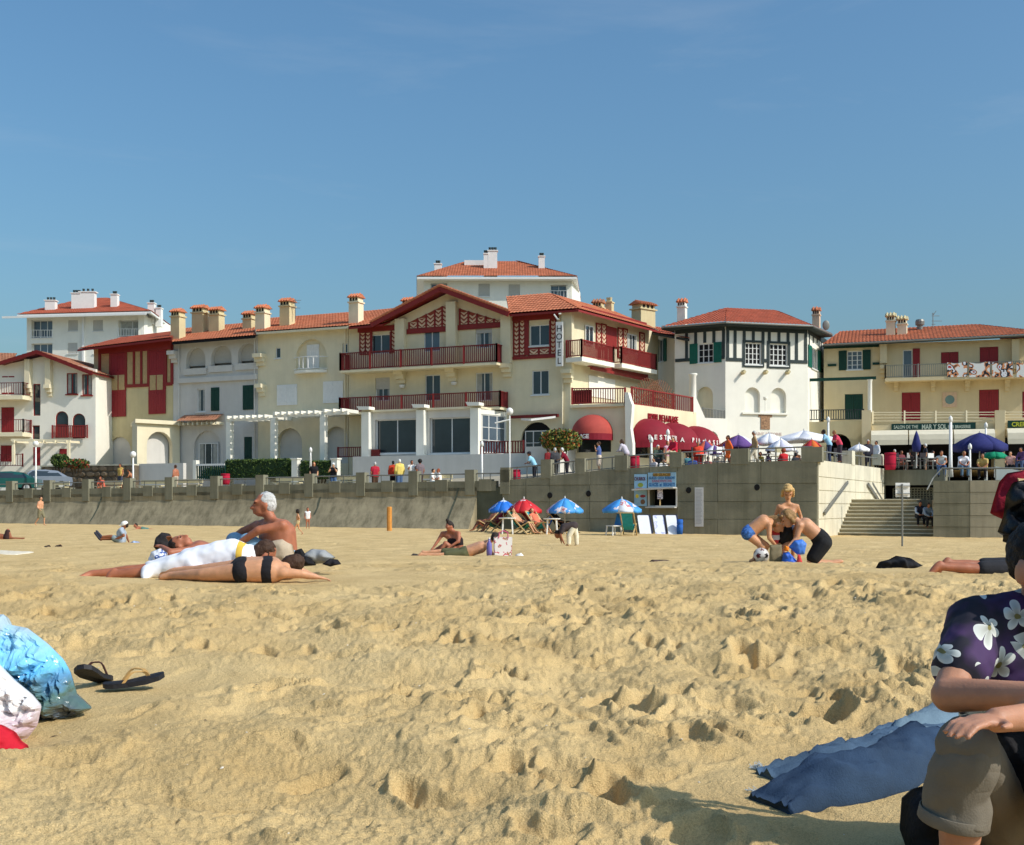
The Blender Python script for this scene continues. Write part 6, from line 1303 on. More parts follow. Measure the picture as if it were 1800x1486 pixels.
# three children digging
d = 16.2
j = JJ(d + .5, hip=(1386, 930), chest=(1385, 901), neck=(1385, 886), head=(1385, 866), shL=(1401, 890), shR=(1369, 890), elL=(1408, 909, .05), elR=(1362, 908, .05), haL=(1410, 928, -.05), haR=(1362, 926, -.1), hiL=(1393, 934), hiR=(1379, 934), knL=(1394, 962, -.05), knR=(1378, 962, -.05), anL=(1394, 990), anR=(1378, 990), toL=(1395, 994, -.13), toR=(1377, 994, -.13), look=(-.1, -.8, -.6))
person(j, .62, 'blond bobbed child standing between the two bending figures', 'kid', 'blond', 'bob', [SHORTS((60, 70, 90), .5)], vox=.015, hs=1.5, detail=True)
j = JJ(d, hip=(1316, 936), chest=(1342, 917), neck=(1356, 916), head=(1368, 922), shL=(1352, 923, -.12), shR=(1352, 918, .14), elL=(1352, 946, -.16), elR=(1362, 942, .2), haL=(1366, 962, -.1), haR=(1372, 960, .1), hiL=(1314, 939, -.08), hiR=(1314, 937, .08), knL=(1340, 961, -.1), knR=(1348, 960, .12), anL=(1323, 988, -.1), anR=(1334, 986, .12), toL=(1335, 993, -.1), toR=(1346, 992, .12), look=(.7, -.1, -.7), up=(.7, 0, .7))
person(j, .8, 'child in blue patterned swim bottoms bending over the digging spot, left', 'kid', 'fair', 'tail', [('swim_bottoms', M('blue_pattern', (66, 110, 176), .8, .8, 28), [('torso', .01, -.05, .12), ('leg', .008, 0., .1)])], vox=.015, hs=1.2, detail=True)
j = JJ(d - .05, hip=(1446, 950), chest=(1416, 924), neck=(1400, 915), head=(1385, 912), shL=(1404, 920, .15), shR=(1406, 924, -.13), elL=(1392, 948, .2), elR=(1400, 948, -.14), haL=(1376, 962, .1), haR=(1386, 962, -.2), hiL=(1448, 954, .09), hiR=(1446, 956, -.09), knL=(1426, 988, .12), knR=(1424, 990, -.1), anL=(1462, 989, .12), anR=(1464, 991, -.08), toL=(1478, 986, .12), toR=(1480, 987, -.08), look=(-.75, -.15, -.6), up=(-.6, 0, .75))
person(j, .92, 'bare backed kneeling person in loose black shorts digging in the sand, right', 'fair', 'fair', 'bob', [('shorts', (30, 30, 32), [('torso', .02, 0., .25), ('leg', .04, 0., .72)])], vox=.015, hs=1.1, detail=True)
# legs of the sunbather at the right
d = 11.6
j = JJ(d, hip=(1790, 1000), chest=(1860, 1000), neck=(1885, 996), head=(1905, 990), shL=(1875, 1002, -.16), shR=(1875, 996, .16), elL=(1900, 1005, -.25), elR=(1900, 1000, .3), haL=(1920, 1005, -.1), haR=(1920, 1002, .15), hiL=(1790, 1003, -.09), hiR=(1790, 999, .09), knL=(1722, 1001, -.1), knR=(1724, 995, .12), anL=(1648, 996, -.1), anR=(1662, 990, .12), toL=(1634, 1010, -.12), toR=(1650, 1004, .1), look=(.9, 0, .2), up=(0, 0, 1))
person(j, 1.02, 'sunbather in dark shorts lying face down behind the man in the flowered shirt', 'red', 'brown', 'short', [SHORTS((46, 46, 50), .9)], vox=.014, detail=True)
# ---------------------------------------------------------------- beach and promenade furniture
def stripes(name, cols, n, rough=.6):
    m = bpy.data.materials.new(name); m.use_nodes = True; N = m.node_tree.nodes; L = m.node_tree.links; b = N['Principled BSDF']; b.inputs['Roughness'].default_value = rough
    tc = N.new('ShaderNodeTexCoord'); no = N.new('ShaderNodeTexNoise'); no.inputs['Scale'].default_value = n; no.inputs['Detail'].default_value = 2
    cr = N.new('ShaderNodeValToRGB'); cr.color_ramp.interpolation = 'CONSTANT'
    for i, (p, c) in enumerate(cols):
        e = cr.color_ramp.elements[0] if i == 0 else cr.color_ramp.elements.new(p); e.position = p; e.color = (*lin(c), 1)
    L.new(tc.outputs['Object'], no.inputs['Vector']); L.new(no.outputs[0], cr.inputs[0]); L.new(cr.outputs[0], b.inputs['Base Color']); MATS[name] = m; return m
ALU = M('pale_pole', (196, 194, 188), .45, .05, 3)
def parasol(px, ytop, ybot, yrim, wpx, d, mats, label, grp, n=8, square=False, tilt=0., val=.12, spokes=True, pole=.022):
    """canopy of separate gores, hub, pole; base on the floor"""
    top = P(px, ytop, d); zb = CZ + (HZ - ybot) * d / F; base = Vector((top.x, top.y, zb)); R = wpx * d / F / 2; h = (yrim - ytop) * d / F
    root = empty('parasol', base, label, 'parasol', grp)
    mb = MB(); mb.tube([base - Vector((0, 0, .05)), top - Vector((0, 0, .03))], pole, 8); mb.build('pole', ALU, root)
    rot = math.pi / n + (.4 if square else .12)
    def rim(k, t, zz=0.):
        a = rot + 2 * math.pi * k / n; r = R * t / (math.cos(math.pi / 4) if square else 1)
        p = Vector((r * math.cos(a), r * math.sin(a), 0)); z = -h * (t ** 1.35 if not square else t) + zz
        p = Vector((p.x, p.y, z)); q = Matrix.Rotation(tilt, 3, 'Y') @ p; return top + q
    for k in range(n):
        mb = MB(); rows = [0.02, .35, .7, 1.]; vs = []
        for t in rows:
            for e in (0, .5, 1):
                p = rim(k, t).lerp(rim(k + 1, t), e); p.z -= .05 * R * t * (1 if e == .5 else 0); vs.append(p)
        for e in (0, .5, 1): p = rim(k, 1.).lerp(rim(k + 1, 1.), e); p.z -= val + (.05 * R if e == .5 else 0); vs.append(p)
        fs = [(i * 3 + q, i * 3 + q + 1, i * 3 + q + 4, i * 3 + q + 3) for i in range(4) for q in (0, 1)]
        mb.add(vs, fs); o = mb.build('canopy_panel', mats[k % len(mats)], root, smooth=True)
        s = o.modifiers.new('thickness', 'SOLIDIFY'); s.thickness = .012
    if spokes:
        mb = MB()
        for k in range(n): mb.bar(rim(k, .05) - Vector((0, 0, .05)), rim(k, .98) - Vector((0, 0, .04)), .014)
        mb.build('ribs', ALU, root)
    mb = MB(); mb.lathe(top - Vector((0, 0, .04)), [(.05, 0), (.04, .06), (.015, .14), (0, .15)], 8); mb.build('finial', ALU, root)
    return root
BLU = stripes('blue_parasol_print', [(0, (36, 116, 214)), (.56, (220, 230, 240)), (.62, (36, 116, 214))], 2.2); LBL = stripes('light_blue_parasol_print', [(0, (74, 160, 228)), (.5, (70, 150, 222)), (.6, (226, 214, 216)), (.68, (206, 120, 120))], 1.8); LBW = stripes('white_blue_parasol_print', [(0, (226, 226, 230)), (.5, (206, 130, 130)), (.56, (210, 222, 236))], 2.2)
REDP = stripes('red_parasol_print', [(0, (206, 36, 40)), (.62, (232, 210, 206)), (.66, (206, 36, 40))], 3.)
parasol(885, 879, 940, 896, 54, 53.6, [BLU], 'royal blue beach parasol half hidden behind the red one', 'beach parasols'); parasol(921, 877, 942, 897, 64, 53, [REDP], 'red beach parasol among the deckchairs', 'beach parasols')
parasol(993, 876, 941, 897, 66, 52.6, [LBL, LBL, LBL, LBW], 'light blue beach parasol right of the red one', 'beach parasols'); parasol(1093, 877, 941, 896, 70, 52.2, [LBL, LBW, LBL, LBL], 'light blue beach parasol beside the kiosk sign', 'beach parasols')
PUR = fab((104, 74, 134)); ORG = fab((196, 92, 66)); WPA = fab((238, 236, 238)); NVY = fab((44, 48, 104)); GRN = fab((20, 140, 100))
parasol(1298, 765, 812, 783, 70, 61.5, [PUR, PUR, WPA, ORG], 'purple café parasol behind the orange shirt', 'café parasols'); parasol(1255, 783, 812, 795, 40, 60.5, [WPA, PUR], 'low white and mauve parasol near the arched gate', 'café parasols'); parasol(1240, 775, 812, 790, 44, 62, [ORG, PUR], 'red and purple parasol beside the arched gate', 'café parasols')
parasol(1352, 762, 812, 778, 62, 62.5, [WPA], 'round white parasol behind the old walker', 'café parasols'); parasol(1372, 773, 812, 789, 52, 60.5, [WPA, fab((206, 204, 220))], 'low white printed parasol over the tables', 'café parasols'); parasol(1413, 757, 812, 773, 88, 64, [WPA], 'broad flat white parasol behind the corner post', 'café parasols', n=4, square=True, val=.1)
parasol(1427, 773, 812, 786, 36, 61, [fab((196, 50, 60)), fab((214, 110, 50))], 'red and orange parasol at the corner post', 'café parasols'); parasol(1722, 761, 838, 783, 92, 62, [NVY], 'open navy blue parasol with white badges on the right terrace', 'café parasols', n=6, val=.3, pole=.035); parasol(1748, 789, 838, 802, 42, 64, [GRN], 'small green parasol below the navy one', 'café parasols')
parasol(1510, 781, 830, 790, 36, 66, [WPA], 'small white parasol left of the stair rail walkers', 'café parasols')
d = 68.5; root = empty('parasol', P(1611, 823, d), 'closed navy blue parasol in front of the cream awnings', 'parasol', 'café parasols')
mb = MB(); b = P(1611, 823, d); t = P(1611, 757, d); mb.tube([b, t], .035, 8); mb.build('pole', ALU, root); mb = MB(); pts = [t, t.lerp(b, .15), t.lerp(b, .38), t.lerp(b, .55), t.lerp(b, .58)]; mb.tube(pts, [.02, .14, .27, .22, .05], 9); wrinkle(mb.build('furled_canopy', NVY, root, smooth=True), .05, .15)
# deckchairs and the people in them
WOOD = M('pale_wood', (206, 176, 124), .6, .15, 8); TURQ = fab((44, 150, 160)); GREENS = fab((52, 128, 112)); BLUES = fab((60, 130, 190))
def deckchair(px, py, d, yaw, mat, label, k=1.):
    o = P(px, py, d); o.z = ground(px, d); root = empty('deckchair', o, label, 'deckchair', 'deckchairs by the parasols'); y = math.radians(yaw)
    def B(fn, name, m): mb = MB(); fn(mb); mb.xf(o, y, k); mb.build(name, m, root)
    for e in (-1, 1):
        B(lambda mb: mb.bar((e * .29, -.5, .0), (e * .29, .5, 1.0), .045), 'back_leg', WOOD); B(lambda mb: mb.bar((e * .25, .45, .0), (e * .25, -.5, .52), .045), 'front_leg', WOOD)
    def bars(mb): mb.bar((-.29, .5, 1.), (.29, .5, 1.), .045); mb.bar((-.25, -.5, .52), (.25, -.5, .52), .045); mb.bar((-.29, -.48, .03), (.29, -.48, .03), .04); mb.bar((-.25, .43, .03), (.25, .43, .03), .04)
    B(bars, 'crossbar', WOOD)
    def sl(mb):
        pr = [(.5, 1.0), (.34, .72), (.16, .42), (-.02, .27), (-.2, .26), (-.38, .37), (-.5, .52)]; n = len(pr); vs = [(e * .23, a, b) for e in (-1, 1) for a, b in pr] + [(e * .23, a, b - .015) for e in (-1, 1) for a, b in pr]
        mb.add(vs, [(i, i + 1, n + i + 1, n + i) for i in range(n - 1)] + [(2 * n + i, 3 * n + i, 3 * n + i + 1, 2 * n + i + 1) for i in range(n - 1)])
    B(sl, 'sling', mat); return root
def recliner(px, d, yaw, label, sk, hr, cl, h=1.7):
    """somebody lying back in a deckchair"""
    j = {k: Vector(v) for k, v in dict(hip=(0, 0.0, .42), chest=(0, .22, .72), neck=(0, .34, .88), head=(0, .38, 1.03), shL=(-.18, .3, .82), shR=(.18, .3, .82), elL=(-.27, .1, .6), elR=(.27, .1, .6), haL=(-.2, -.14, .55), haR=(.2, -.14, .55), hiL=(-.09, -.03, .4), hiR=(.09, -.03, .4), knL=(-.1, -.45, .52), knR=(.1, -.43, .5), anL=(-.11, -.72, .1), anR=(.11, -.76, .1), toL=(-.11, -.88, .06), toR=(.11, -.92, .06)).items()}
    o = P(px, 900, d); o.z = ground(px, d); y = math.radians(yaw); c, s = math.cos(y), math.sin(y); j = {k: o + Vector((v.x * c - v.y * s, v.x * s + v.y * c, v.z)) for k, v in j.items()}; j['look'] = Vector((s, -c, .1))
    person(j, .97, label, sk, hr, 'short', cl, vox=.026, group='people in the deckchairs')
deckchair(874, 938, 54.2, -60, GREENS, 'green deckchair under the royal blue parasol'); recliner(874, 54.2, -60, 'person in red lying in the green deckchair', 'brown', 'dark', [TEE((150, 40, 60))])
deckchair(935, 940, 52.4, 55, BLUES, 'blue deckchair under the red parasol, left of two'); recliner(935, 52.4, 55, 'dark haired person in red reclining under the red parasol', 'tan', 'dark', [TANK((196, 50, 50))])
deckchair(958, 940, 53.4, -65, BLUES, 'empty blue deckchair turned to the right beside a white table'); deckchair(915, 941, 51.6, 60, GREENS, 'pale green deckchair nearest the camera under the red parasol'); recliner(915, 51.6, 60, 'sunbather in a pale green deckchair with legs to the left', 'fair', 'brown', [SHORTS((60, 50, 54))])
deckchair(945, 941, 51.9, 40, TURQ, 'turquoise deckchair between the red and light blue parasols'); recliner(945, 51.9, 40, 'sunbather in orange reclining beside the empty blue chair', 'fair', 'red', [TANK((222, 120, 90))])
deckchair(985, 940, 53.2, 62, fab((60, 54, 52)), 'dark deckchair under the light blue parasol'); recliner(985, 53.2, 62, 'person in black lying in the dark deckchair', 'brown', 'black', [TEE(BLK), PANTS(BLK)])
deckchair(858, 937, 55.4, -70, fab((196, 120, 110)), 'faded pink deckchair left of the royal blue parasol'); recliner(858, 55.4, -70, 'sunbather in the faded pink deckchair', 'brown', 'brown', [SHORTS((90, 50, 50))])
deckchair(1105, 944, 51.6, 165, TURQ, 'turquoise deckchair leaning beside the white boards')
def plastic_table(px, py, d, label):
    o = P(px, py, d); o.z = ground(px, d); root = empty('plastic_table', o, label, 'table', 'white plastic tables'); mb = MB(); mb.lathe(o, [(.0, .66), (.36, .66), (.38, .69), (.38, .71), (0, .71)], 16); mb.build('table_top', WPAINT, root)
    for i in range(4): a = math.pi / 4 + i * math.pi / 2; mb = MB(); mb.tube([o + Vector((.32 * math.cos(a), .32 * math.sin(a), 0)), o + Vector((.26 * math.cos(a), .26 * math.sin(a), .66))], [.03, .04], 6); mb.build('leg', WPAINT, root)
plastic_table(892, 942, 51.2, 'white plastic table under the royal blue parasol'); plastic_table(970, 941, 51.4, 'white plastic table under the light blue parasol')
o = P(1079, 942, 51.8); o.z = ground(1079, 51.8); root = empty('plastic_chair', o, 'white plastic chair with blue cushion below the light blue parasol', 'chair')
mb = MB(); mb.box((0, 0, .4), .5, .48, .04); mb.xf(o, .6); mb.build('seat', WPAINT, root); mb = MB(); mb.box((0, 0, 0), .46, .06, .5); mb.v = [(x, y + .24 + z * .3, z + .44) for x, y, z in mb.v]; mb.xf(o, .6 - 1.57); mb.build('backrest', BLUES, root)
for x, y in ((-.22, -.2), (.22, -.2), (.22, .2), (-.22, .2)): mb = MB(); mb.bar((x * 1.15, y * 1.15, 0), (x, y, .4), .045); mb.xf(o, .6); mb.build('leg', WPAINT, root)
# surf kiosk: boards, hatch, signs
BRD = M('white_board', (236, 238, 242), .25, .04, 3, coat=.3); BRD2 = stripes('printed_board', [(0, (232, 234, 240)), (.52, (190, 196, 230)), (.6, (226, 226, 236))], 3., .3)
for i, (x0, x1, m_, lb) in enumerate(((1120, 1140, BRD, 'white bodyboard leaning on the seawall, left of three'), (1147, 1165, BRD2, 'pale printed bodyboard leaning on the seawall, middle of three'), (1170, 1188, BRD, 'plain white bodyboard leaning on the seawall, right of three'))):
    d = 56.2; a, b = P(x0, 906, d), P(x1, 906, d); c, e = P(x0 + 6, 945, d - .7), P(x1 + 6, 945, d - .7); t = Vector((.1, .12, .03)); mb = MB(); n = Vector((0, .0, 0))
    def rr(p, q, r, s_):
        out = []
        for (A, B, C) in ((s_, p, q), (p, q, r), (q, r, s_), (r, s_, p)): out += [B.lerp(A, .12), B.lerp(A, .03).lerp(B.lerp(C, .03), .5), B.lerp(C, .12)]
        return out
    pts = rr(a, b, e, c); k = len(pts); mb.add(pts + [p + t for p in pts], [tuple(range(k - 1, -1, -1)), tuple(range(k, 2 * k))] + [(i2, (i2 + 1) % k, (i2 + 1) % k + k, i2 + k) for i2 in range(k)]); mb.mi = [0] + [1] * (len(mb.f) - 1)
    mb.build('bodyboard', [m_, fab(NAVY)], label=lb, cat='board', group='boards at the kiosk')
o = P(1195, 945, 55.6); o.z = ground(1195, 55.6); root = empty('bin', o, 'blue plastic barrel beside the white boards', 'barrel'); mb = MB(); mb.lathe(o, [(.0, 0), (.13, 0), (.15, .3), (.15, .45), (.13, .47), (.15, .5), (.145, .7), (0, .72)], 14); mb.build('barrel', fab((44, 98, 180)), root, smooth=True)
wf = WL
root = empty('kiosk_hatch', wf.pt(1166, 892), 'dark serving hatch with pale frame and shelf in the concrete seawall', 'kiosk')
mb = MB(); q = wf.R(1140, 857, 1191, 891); i_ = (ks_u0, ks_u1, ks_z0, ks_z1)
for r in ((q[0], i_[0], q[2], q[3]), (i_[1], q[1], q[2], q[3]), (i_[0], i_[1], q[2], i_[2]), (i_[0], i_[1], i_[3], q[3])): mb.fbox(wf, r[0], r[1], .055, .12, r[2], r[3])
mb.build('hatch_frame', ALU, root); mb = MB(); mb.fbox(wf, q[0], q[1], .121, .55, q[2] - .06, q[2]); mb.build('shelf', ALU, root)
mb = MB(); mb.fpoly(wf, [(q[0] - .6, wf.z(1135, 863)), (q[1], wf.z(1190, 859)), (q[1], wf.z(1190, 856.5)), (q[0] - .6, wf.z(1135, 860))], .125, .8); mb.build('awning_slat', ALU, root)
root2 = empty('ice_cream_model', wf.pt(1164, 890), 'upright model ice lolly standing at the kiosk hatch', 'display'); mb = MB(); c = wf.pt(1164, 889, .35); mb.box(c, .06, .04, .3); mb.build('stick', WOOD, root2); mb = MB(); mb.lathe(c + Vector((0, 0, .3)), [(.02, 0), (.13, .02), (.14, .1), (.13, .5), (.08, .57), (0, .58)], 12, sy=.6); mb.build('lolly', stripes('lolly_print', [(0, (220, 216, 230)), (.55, (90, 84, 130)), (.62, (226, 220, 236))], 8.), root2, smooth=True)
SG1 = M('sky_blue_sign', (150, 186, 206), .5, .12, 2); mb = MB(); q = wf.R(1140, 831, 1189, 857); root = empty('kiosk_sign', wf.pt(1165, 857), 'pale blue kiosk sign board with an ochre title strip above the hatch', 'sign')
mb.fbox(wf, q[0], q[1], .06, .1, q[2], q[3]); mb.build('board', SG1, root); mb = MB(); r = wf.R(1150, 832, 1179, 837.5); mb.fbox(wf, r[0], r[1], .101, .115, r[2], r[3]); mb.build('title_strip', M('ochre_strip', (186, 150, 72), .6), root)
BTX = M('blue_lettering', (56, 110, 160), .6); RTX = M('rose_lettering', (170, 110, 130), .6)
text_obj('lettering', 'LES GLACES', M('brown_lettering', (120, 84, 40), .6), root, wf, 1164.5, 836.7, .12, .117, center=True, bold=.004); text_obj('lettering', 'GLACES  COCA  BOISSONS', BTX, root, wf, 1164.5, 842.5, .12, .103, center=True, font_w=.62, bold=.004); text_obj('lettering', 'SANDWICHS', RTX, root, wf, 1164.5, 848, .12, .103, center=True, bold=.004); text_obj('lettering', 'GLACES  et  BEIGNETS', BTX, root, wf, 1164.5, 855, .16, .103, center=True, font_w=.58, bold=.006)
root = empty('menu_sign', wf.pt(1128, 890), 'tall pale blue menu board left of the kiosk hatch', 'sign'); mb = MB(); q = wf.R(1116, 834, 1138, 890); mb.fbox(wf, q[0], q[1], .06, .1, q[2], q[3]); mb.build('board', M('menu_blue', (150, 190, 216), .5, .1, 2), root)
for k, (x0, y0, x1, y1, c) in enumerate(((1118, 839, 1133, 846, (96, 50, 70)), (1122, 849, 1132, 857, (150, 160, 70)), (1118, 858, 1134, 862, (190, 110, 100)), (1118, 869, 1124, 876, (226, 206, 80)), (1126, 870, 1136, 875, (150, 60, 70)), (1127, 878, 1135, 887, (130, 100, 80)))):
    mb = MB(); r = wf.R(x0, y0, x1, y1)
    if k == 0: text_obj('lettering', 'CHURROS', M('maroon_lettering', c, .6), root, wf, 1126, 845, .17, .102, center=True, font_w=.5, bold=.006); continue
    uc, zc, a, b = (r[0] + r[1]) / 2, (r[2] + r[3]) / 2, (r[1] - r[0]) / 2, (r[3] - r[2]) / 2; mb.fpoly(wf, [(uc + a * math.cos(t * .628), zc + b * math.sin(t * .628)) for t in range(10)], .1, .112); mb.build('picture', fab(c), root)
root = empty('notice', wf.pt(1229, 926), 'tall white printed notice fixed to the concrete seawall', 'sign'); mb = MB(); q = wf.R(1222, 857, 1237, 926); mb.fbox(wf, q[0], q[1], .055, .08, q[2], q[3]); mb.build('panel', M('notice_paper', (206, 206, 206), .6, .06, 12), root)
mb = MB()
for i in range(26): z = q[3] - .12 - i * (q[3] - q[2] - .2) / 26; mb.fbox(wf, q[0] + .05, q[1] - .05 - .08 * ((i * 7) % 4) / 4, .08, .084, z, z + .025)
mb.build('print_lines', M('grey_print', (172, 172, 174), .7), root, kind='stuff')
# posts and lamps
def lamp(px, y0, y1, d, label, globe=True, arm=None, r=.06):
    b, t = P(px, y1, d), P(px, y0, d); root = empty('lamp_post', b, label, 'lamp post', 'white promenade lamp posts'); mb = MB(); mb.tube([b - Vector((0, 0, .4)), b + Vector((0, 0, .3)), t], [r * 1.5, r, r * .8], 10); mb.build('post', WPAINT, root, smooth=True)
    mb = MB()
    if globe: mb.ell(t + Vector((0, 0, .14)), .19, .19, .2)
    else: mb.lathe(t, [(r * .8, 0), (.1, .03), (.09, .2), (.02, .3), (0, .31)], 10)
    mb.build('lantern', WPAINT, root, smooth=True)
    if arm: mb = MB(); mb.tube([P(*arm[0], d), P(*arm[1], d)], .045, 6); mb.build('arm', WPAINT, root)
lamp(63, 784, 846, 80, 'white lamp post with two lanterns by the parked cars'); lamp(234, 803, 846, 74, 'short white lamp post in front of the red timbered house'); lamp(847, 785, 838, 63.6, 'plain white lamp post at the porch corner', False); lamp(896, 728, 840, 64, 'tall thin lamp post with white globe in front of the hotel porch', True, ((870, 744), (896, 738)), .04)
lamp(546, 795, 811, 72, 'small white lantern on a gate pier beside the hedge', False, None, .05); lamp(1174, 765, 815, 60.2, 'white bollard lamp below the middle red awning', False, None, .065); lamp(1145, 778, 812, 60, 'white bollard lamp below the first red awning', False, None, .065); lamp(1671, 742, 824, 57, 'tall white lamp post behind the sitting people', False, None, .085); lamp(1456, 742, 800, 66, 'white lamp post behind the coral shirt', False, None, .07); lamp(1733, 752, 838, 66, 'white lamp post behind the navy parasol', False, None, .07); lamp(1705, 790, 838, 60, 'short white post left of the mustard shirt', False, None, .06)
def bin_(px, y0, y1, d, label, r):
    b, t = P(px, y1, d), P(px, y0, d); root = empty('litter_bin', b, label, 'bin', 'red litter bins'); mb = MB(); h = t.z - b.z; mb.lathe(b, [(0, 0), (r * .8, 0), (r, h * .25), (r * .97, h * .8), (r * .85, h * .86), (r, h * .9), (r * .95, h), (r * .8, h), (r * .78, h * .7), (0, h * .7)], 14); mb.build('drum', fab((176, 28, 56)), root, smooth=True); mb = MB(); mb.lathe(b + Vector((0, 0, h * .3)), [(r * 1.01, 0), (r * 1.03, .02), (r * 1.01, .05)], 14); mb.build('band', fab((120, 20, 40)), root)
bin_(396, 833, 852, 70, 'small red litter bin between two parapet posts on the left', .28); bin_(906, 826, 846, 62.4, 'red litter bin below the porch lamp post', .28); bin_(1114, 802, 826, 59.6, 'red litter bin below the first restaurant awning', .3); bin_(1565, 796, 826, 69, 'red litter bin at the top of the steps', .34)
def bench(px, y, d, label):
    o = P(px, y, d); root = empty('bench', o, label, 'bench', 'pale promenade benches'); 
    for e in (-.7, .7): mb = MB(); mb.box((e, 0, -.4), .14, .4, .4); mb.xf(o, -.42); mb.build('leg', CONC3, root)
    for k in (-.13, .0, .13): mb = MB(); mb.box((0, k, .002), 1.9, .11, .06); mb.xf(o, -.42); mb.build('seat_plank', M('pale_bench_wood', (214, 200, 160), .7, .1), root)
    mb = MB(); mb.box((0, .22, .15), 1.9, .05, .24); mb.xf(o, -.42); mb.build('backrest', MATS['pale_bench_wood'], root)
for px, dd, nm in ((98, 77, 'pale bench in front of the rubble wall, left of two'), (190, 75, 'pale bench in front of the rubble wall, right of two'), (265, 73, 'pale bench in front of the grey forecourt'), (330, 71.5, 'pale bench left of the small red bin'), (505, 69, 'pale bench below the long clipped hedge'), (607, 67, 'pale bench left of the crimson shirt'), (765, 65, 'pale bench under the seated pair')): bench(px, top_y(px) - 12, dd, nm)
# rubble wall, hedges, bushes, cars on the left
f = HF.off(5.0); root = empty('rubble_wall', f.pt(150, 845), 'dark rubble stone wall behind the left promenade', 'wall'); mb = MB(); a, b = f.u(72), f.u(236); zt = f.z(150, 819); mb.fbox(f, a, b, -.5, -.03, GZ - .3, zt - .04); mb.build('wall_core', STONE, root)
rng = random.Random(3); z = f.z(150, 858); shp = []
stone_me = []
for v in range(6):
    r2 = random.Random(v); mb = MB(); pts = [(.5 * math.cos(t * math.pi / 4 + .3) * r2.uniform(.85, 1.1), .5 * math.sin(t * math.pi / 4 + .3) * r2.uniform(.85, 1.1)) for t in range(8)]
    mb.add([(x, .0, y) for x, y in pts] + [(x * .7, -1., y * .7) for x, y in pts], [tuple(range(8, 16))] + [(i, (i + 1) % 8, (i + 1) % 8 + 8, i + 8) for i in range(8)]); me = bpy.data.meshes.new('stone'); me.from_pydata(mb.v, [], mb.f); me.materials.append(M('rubble_stone_%d' % (v % 3), ((112, 98, 80), (92, 82, 70), (128, 112, 92))[v % 3], .95, .3, 5, .6, 12)); stone_me.append(me)
row = 0; ang = math.atan2(f.U.y, f.U.x)
while z < zt - .05:
    u = a + rng.uniform(.1, .3); h = (zt - z) if zt - z < .5 else .42
    while u < b - .2:
        w = rng.uniform(.5, .95); o = bpy.data.objects.new('stone', rng.choice(stone_me)); COL.objects.link(o); o.parent = root; p = f.W(min(u + w / 2, b - .2), -.04, z + h / 2) - Vector(root.location); o.location = p; o.rotation_euler = (0, 0, ang); o.scale = (w * 1.02, rng.uniform(.08, .16), h * 1.05); u += w
    z += h; row += 1
mb = MB(); mb.fbox(f, a, b, -.55, .08, zt - .03, zt + .07); mb.build('coping', CONC3, root)
def leaves(name, parent, boxes, n, mats, size=.09, seed=1, ell=False):
    """many small leaf blades spread through the volume and its skin"""
    r = np.random.default_rng(seed); vs = []; fs = []; mi = []
    for (f, u0, u1, n0, n1, z0, z1) in boxes:
        for i in range(n):
            q = r.uniform(-1, 1, 3)
            if ell: q = q / np.linalg.norm(q) * r.uniform(.65, 1.05) if r.uniform() < .9 else q * .6
            else: ax = r.integers(3); q[ax] = (1 if r.uniform() < .7 or ax == 2 else -1) * r.uniform(.82, 1.06); q += r.normal(0, .015, 3)
            c = f.W((u0 + u1) / 2 + q[0] * (u1 - u0) / 2, (n0 + n1) / 2 + q[1] * (n1 - n0) / 2, (z0 + z1) / 2 + q[2] * (z1 - z0) / 2)
            a = Vector(r.normal(size=3)).normalized(); b = a.cross(Vector(r.normal(size=3))).normalized(); s = size * r.uniform(.6, 1.3); k = len(vs)
            vs += [c - a * s, c + b * s * .5, c + a * s, c - b * s * .5]; fs.append((k, k + 1, k + 2, k + 3)); mi.append(int(r.integers(len(mats))))
    mb = MB(); mb.v = [tuple(v) for v in vs]; mb.f = fs; mb.mi = mi; return mb.build(name, mats, parent, kind='stuff')
LF = [M('leaf_dark', (40, 62, 30), .6, .3, 6), M('leaf_mid', (66, 90, 40), .6, .3, 6), M('leaf_light', (100, 118, 54), .6, .3, 6)]; TRUNK = M('stem_bark', (84, 66, 48), .9, .2, 8)
def hedge(px, label, dn=4.6, n=2600, clip=True, mats=None, size=.08, ff=None, deep=1.4):
    f = ff or HF.off(dn); u0, u1, z0, z1 = f.R(*px); root = empty('hedge' if clip else 'bush', f.W((u0 + u1) / 2, -deep / 2, z0), label, 'hedge' if clip else 'bush')
    mb = MB(); k = .06 if clip else .3
    if clip: mb.fbox(f, u0 + k, u1 - k, -deep + k, -k, z0, z1 - k)
    else:
        c = f.W((u0 + u1) / 2, -deep / 2, (z0 + z1) / 2); mb.ell(c, (u1 - u0) / 2 * .72, deep / 2 * .7, (z1 - z0) / 2 * .72, Matrix.Rotation(math.atan2(f.U.y, f.U.x), 3, 'Z'))
    mb.build('twigs', LF[0], root); mb = MB(); b = f.W((u0 + u1) / 2, -deep / 2, z0 - .4)
    for i in range(4): mb.tube([b + Vector((i * .2 - .3, 0, 0)), b + Vector((i * .3 - .45, 0, .8))], [.05, .03], 6)
    mb.build('trunk', TRUNK, root); leaves('foliage', root, [(f, u0, u1, -deep, 0, z0, z1)], n, mats or LF, size, hash(label) % 999, not clip)
hedge((395, 808, 507, 842), 'long clipped dark green hedge in front of the white pergola', 4.6, 5200); hedge((527, 811, 580, 842), 'shorter clipped hedge right of the long one', 4.8, 3000); hedge((346, 820, 396, 845), 'low loose shrub behind the green gate', 4.4, 1800, False)
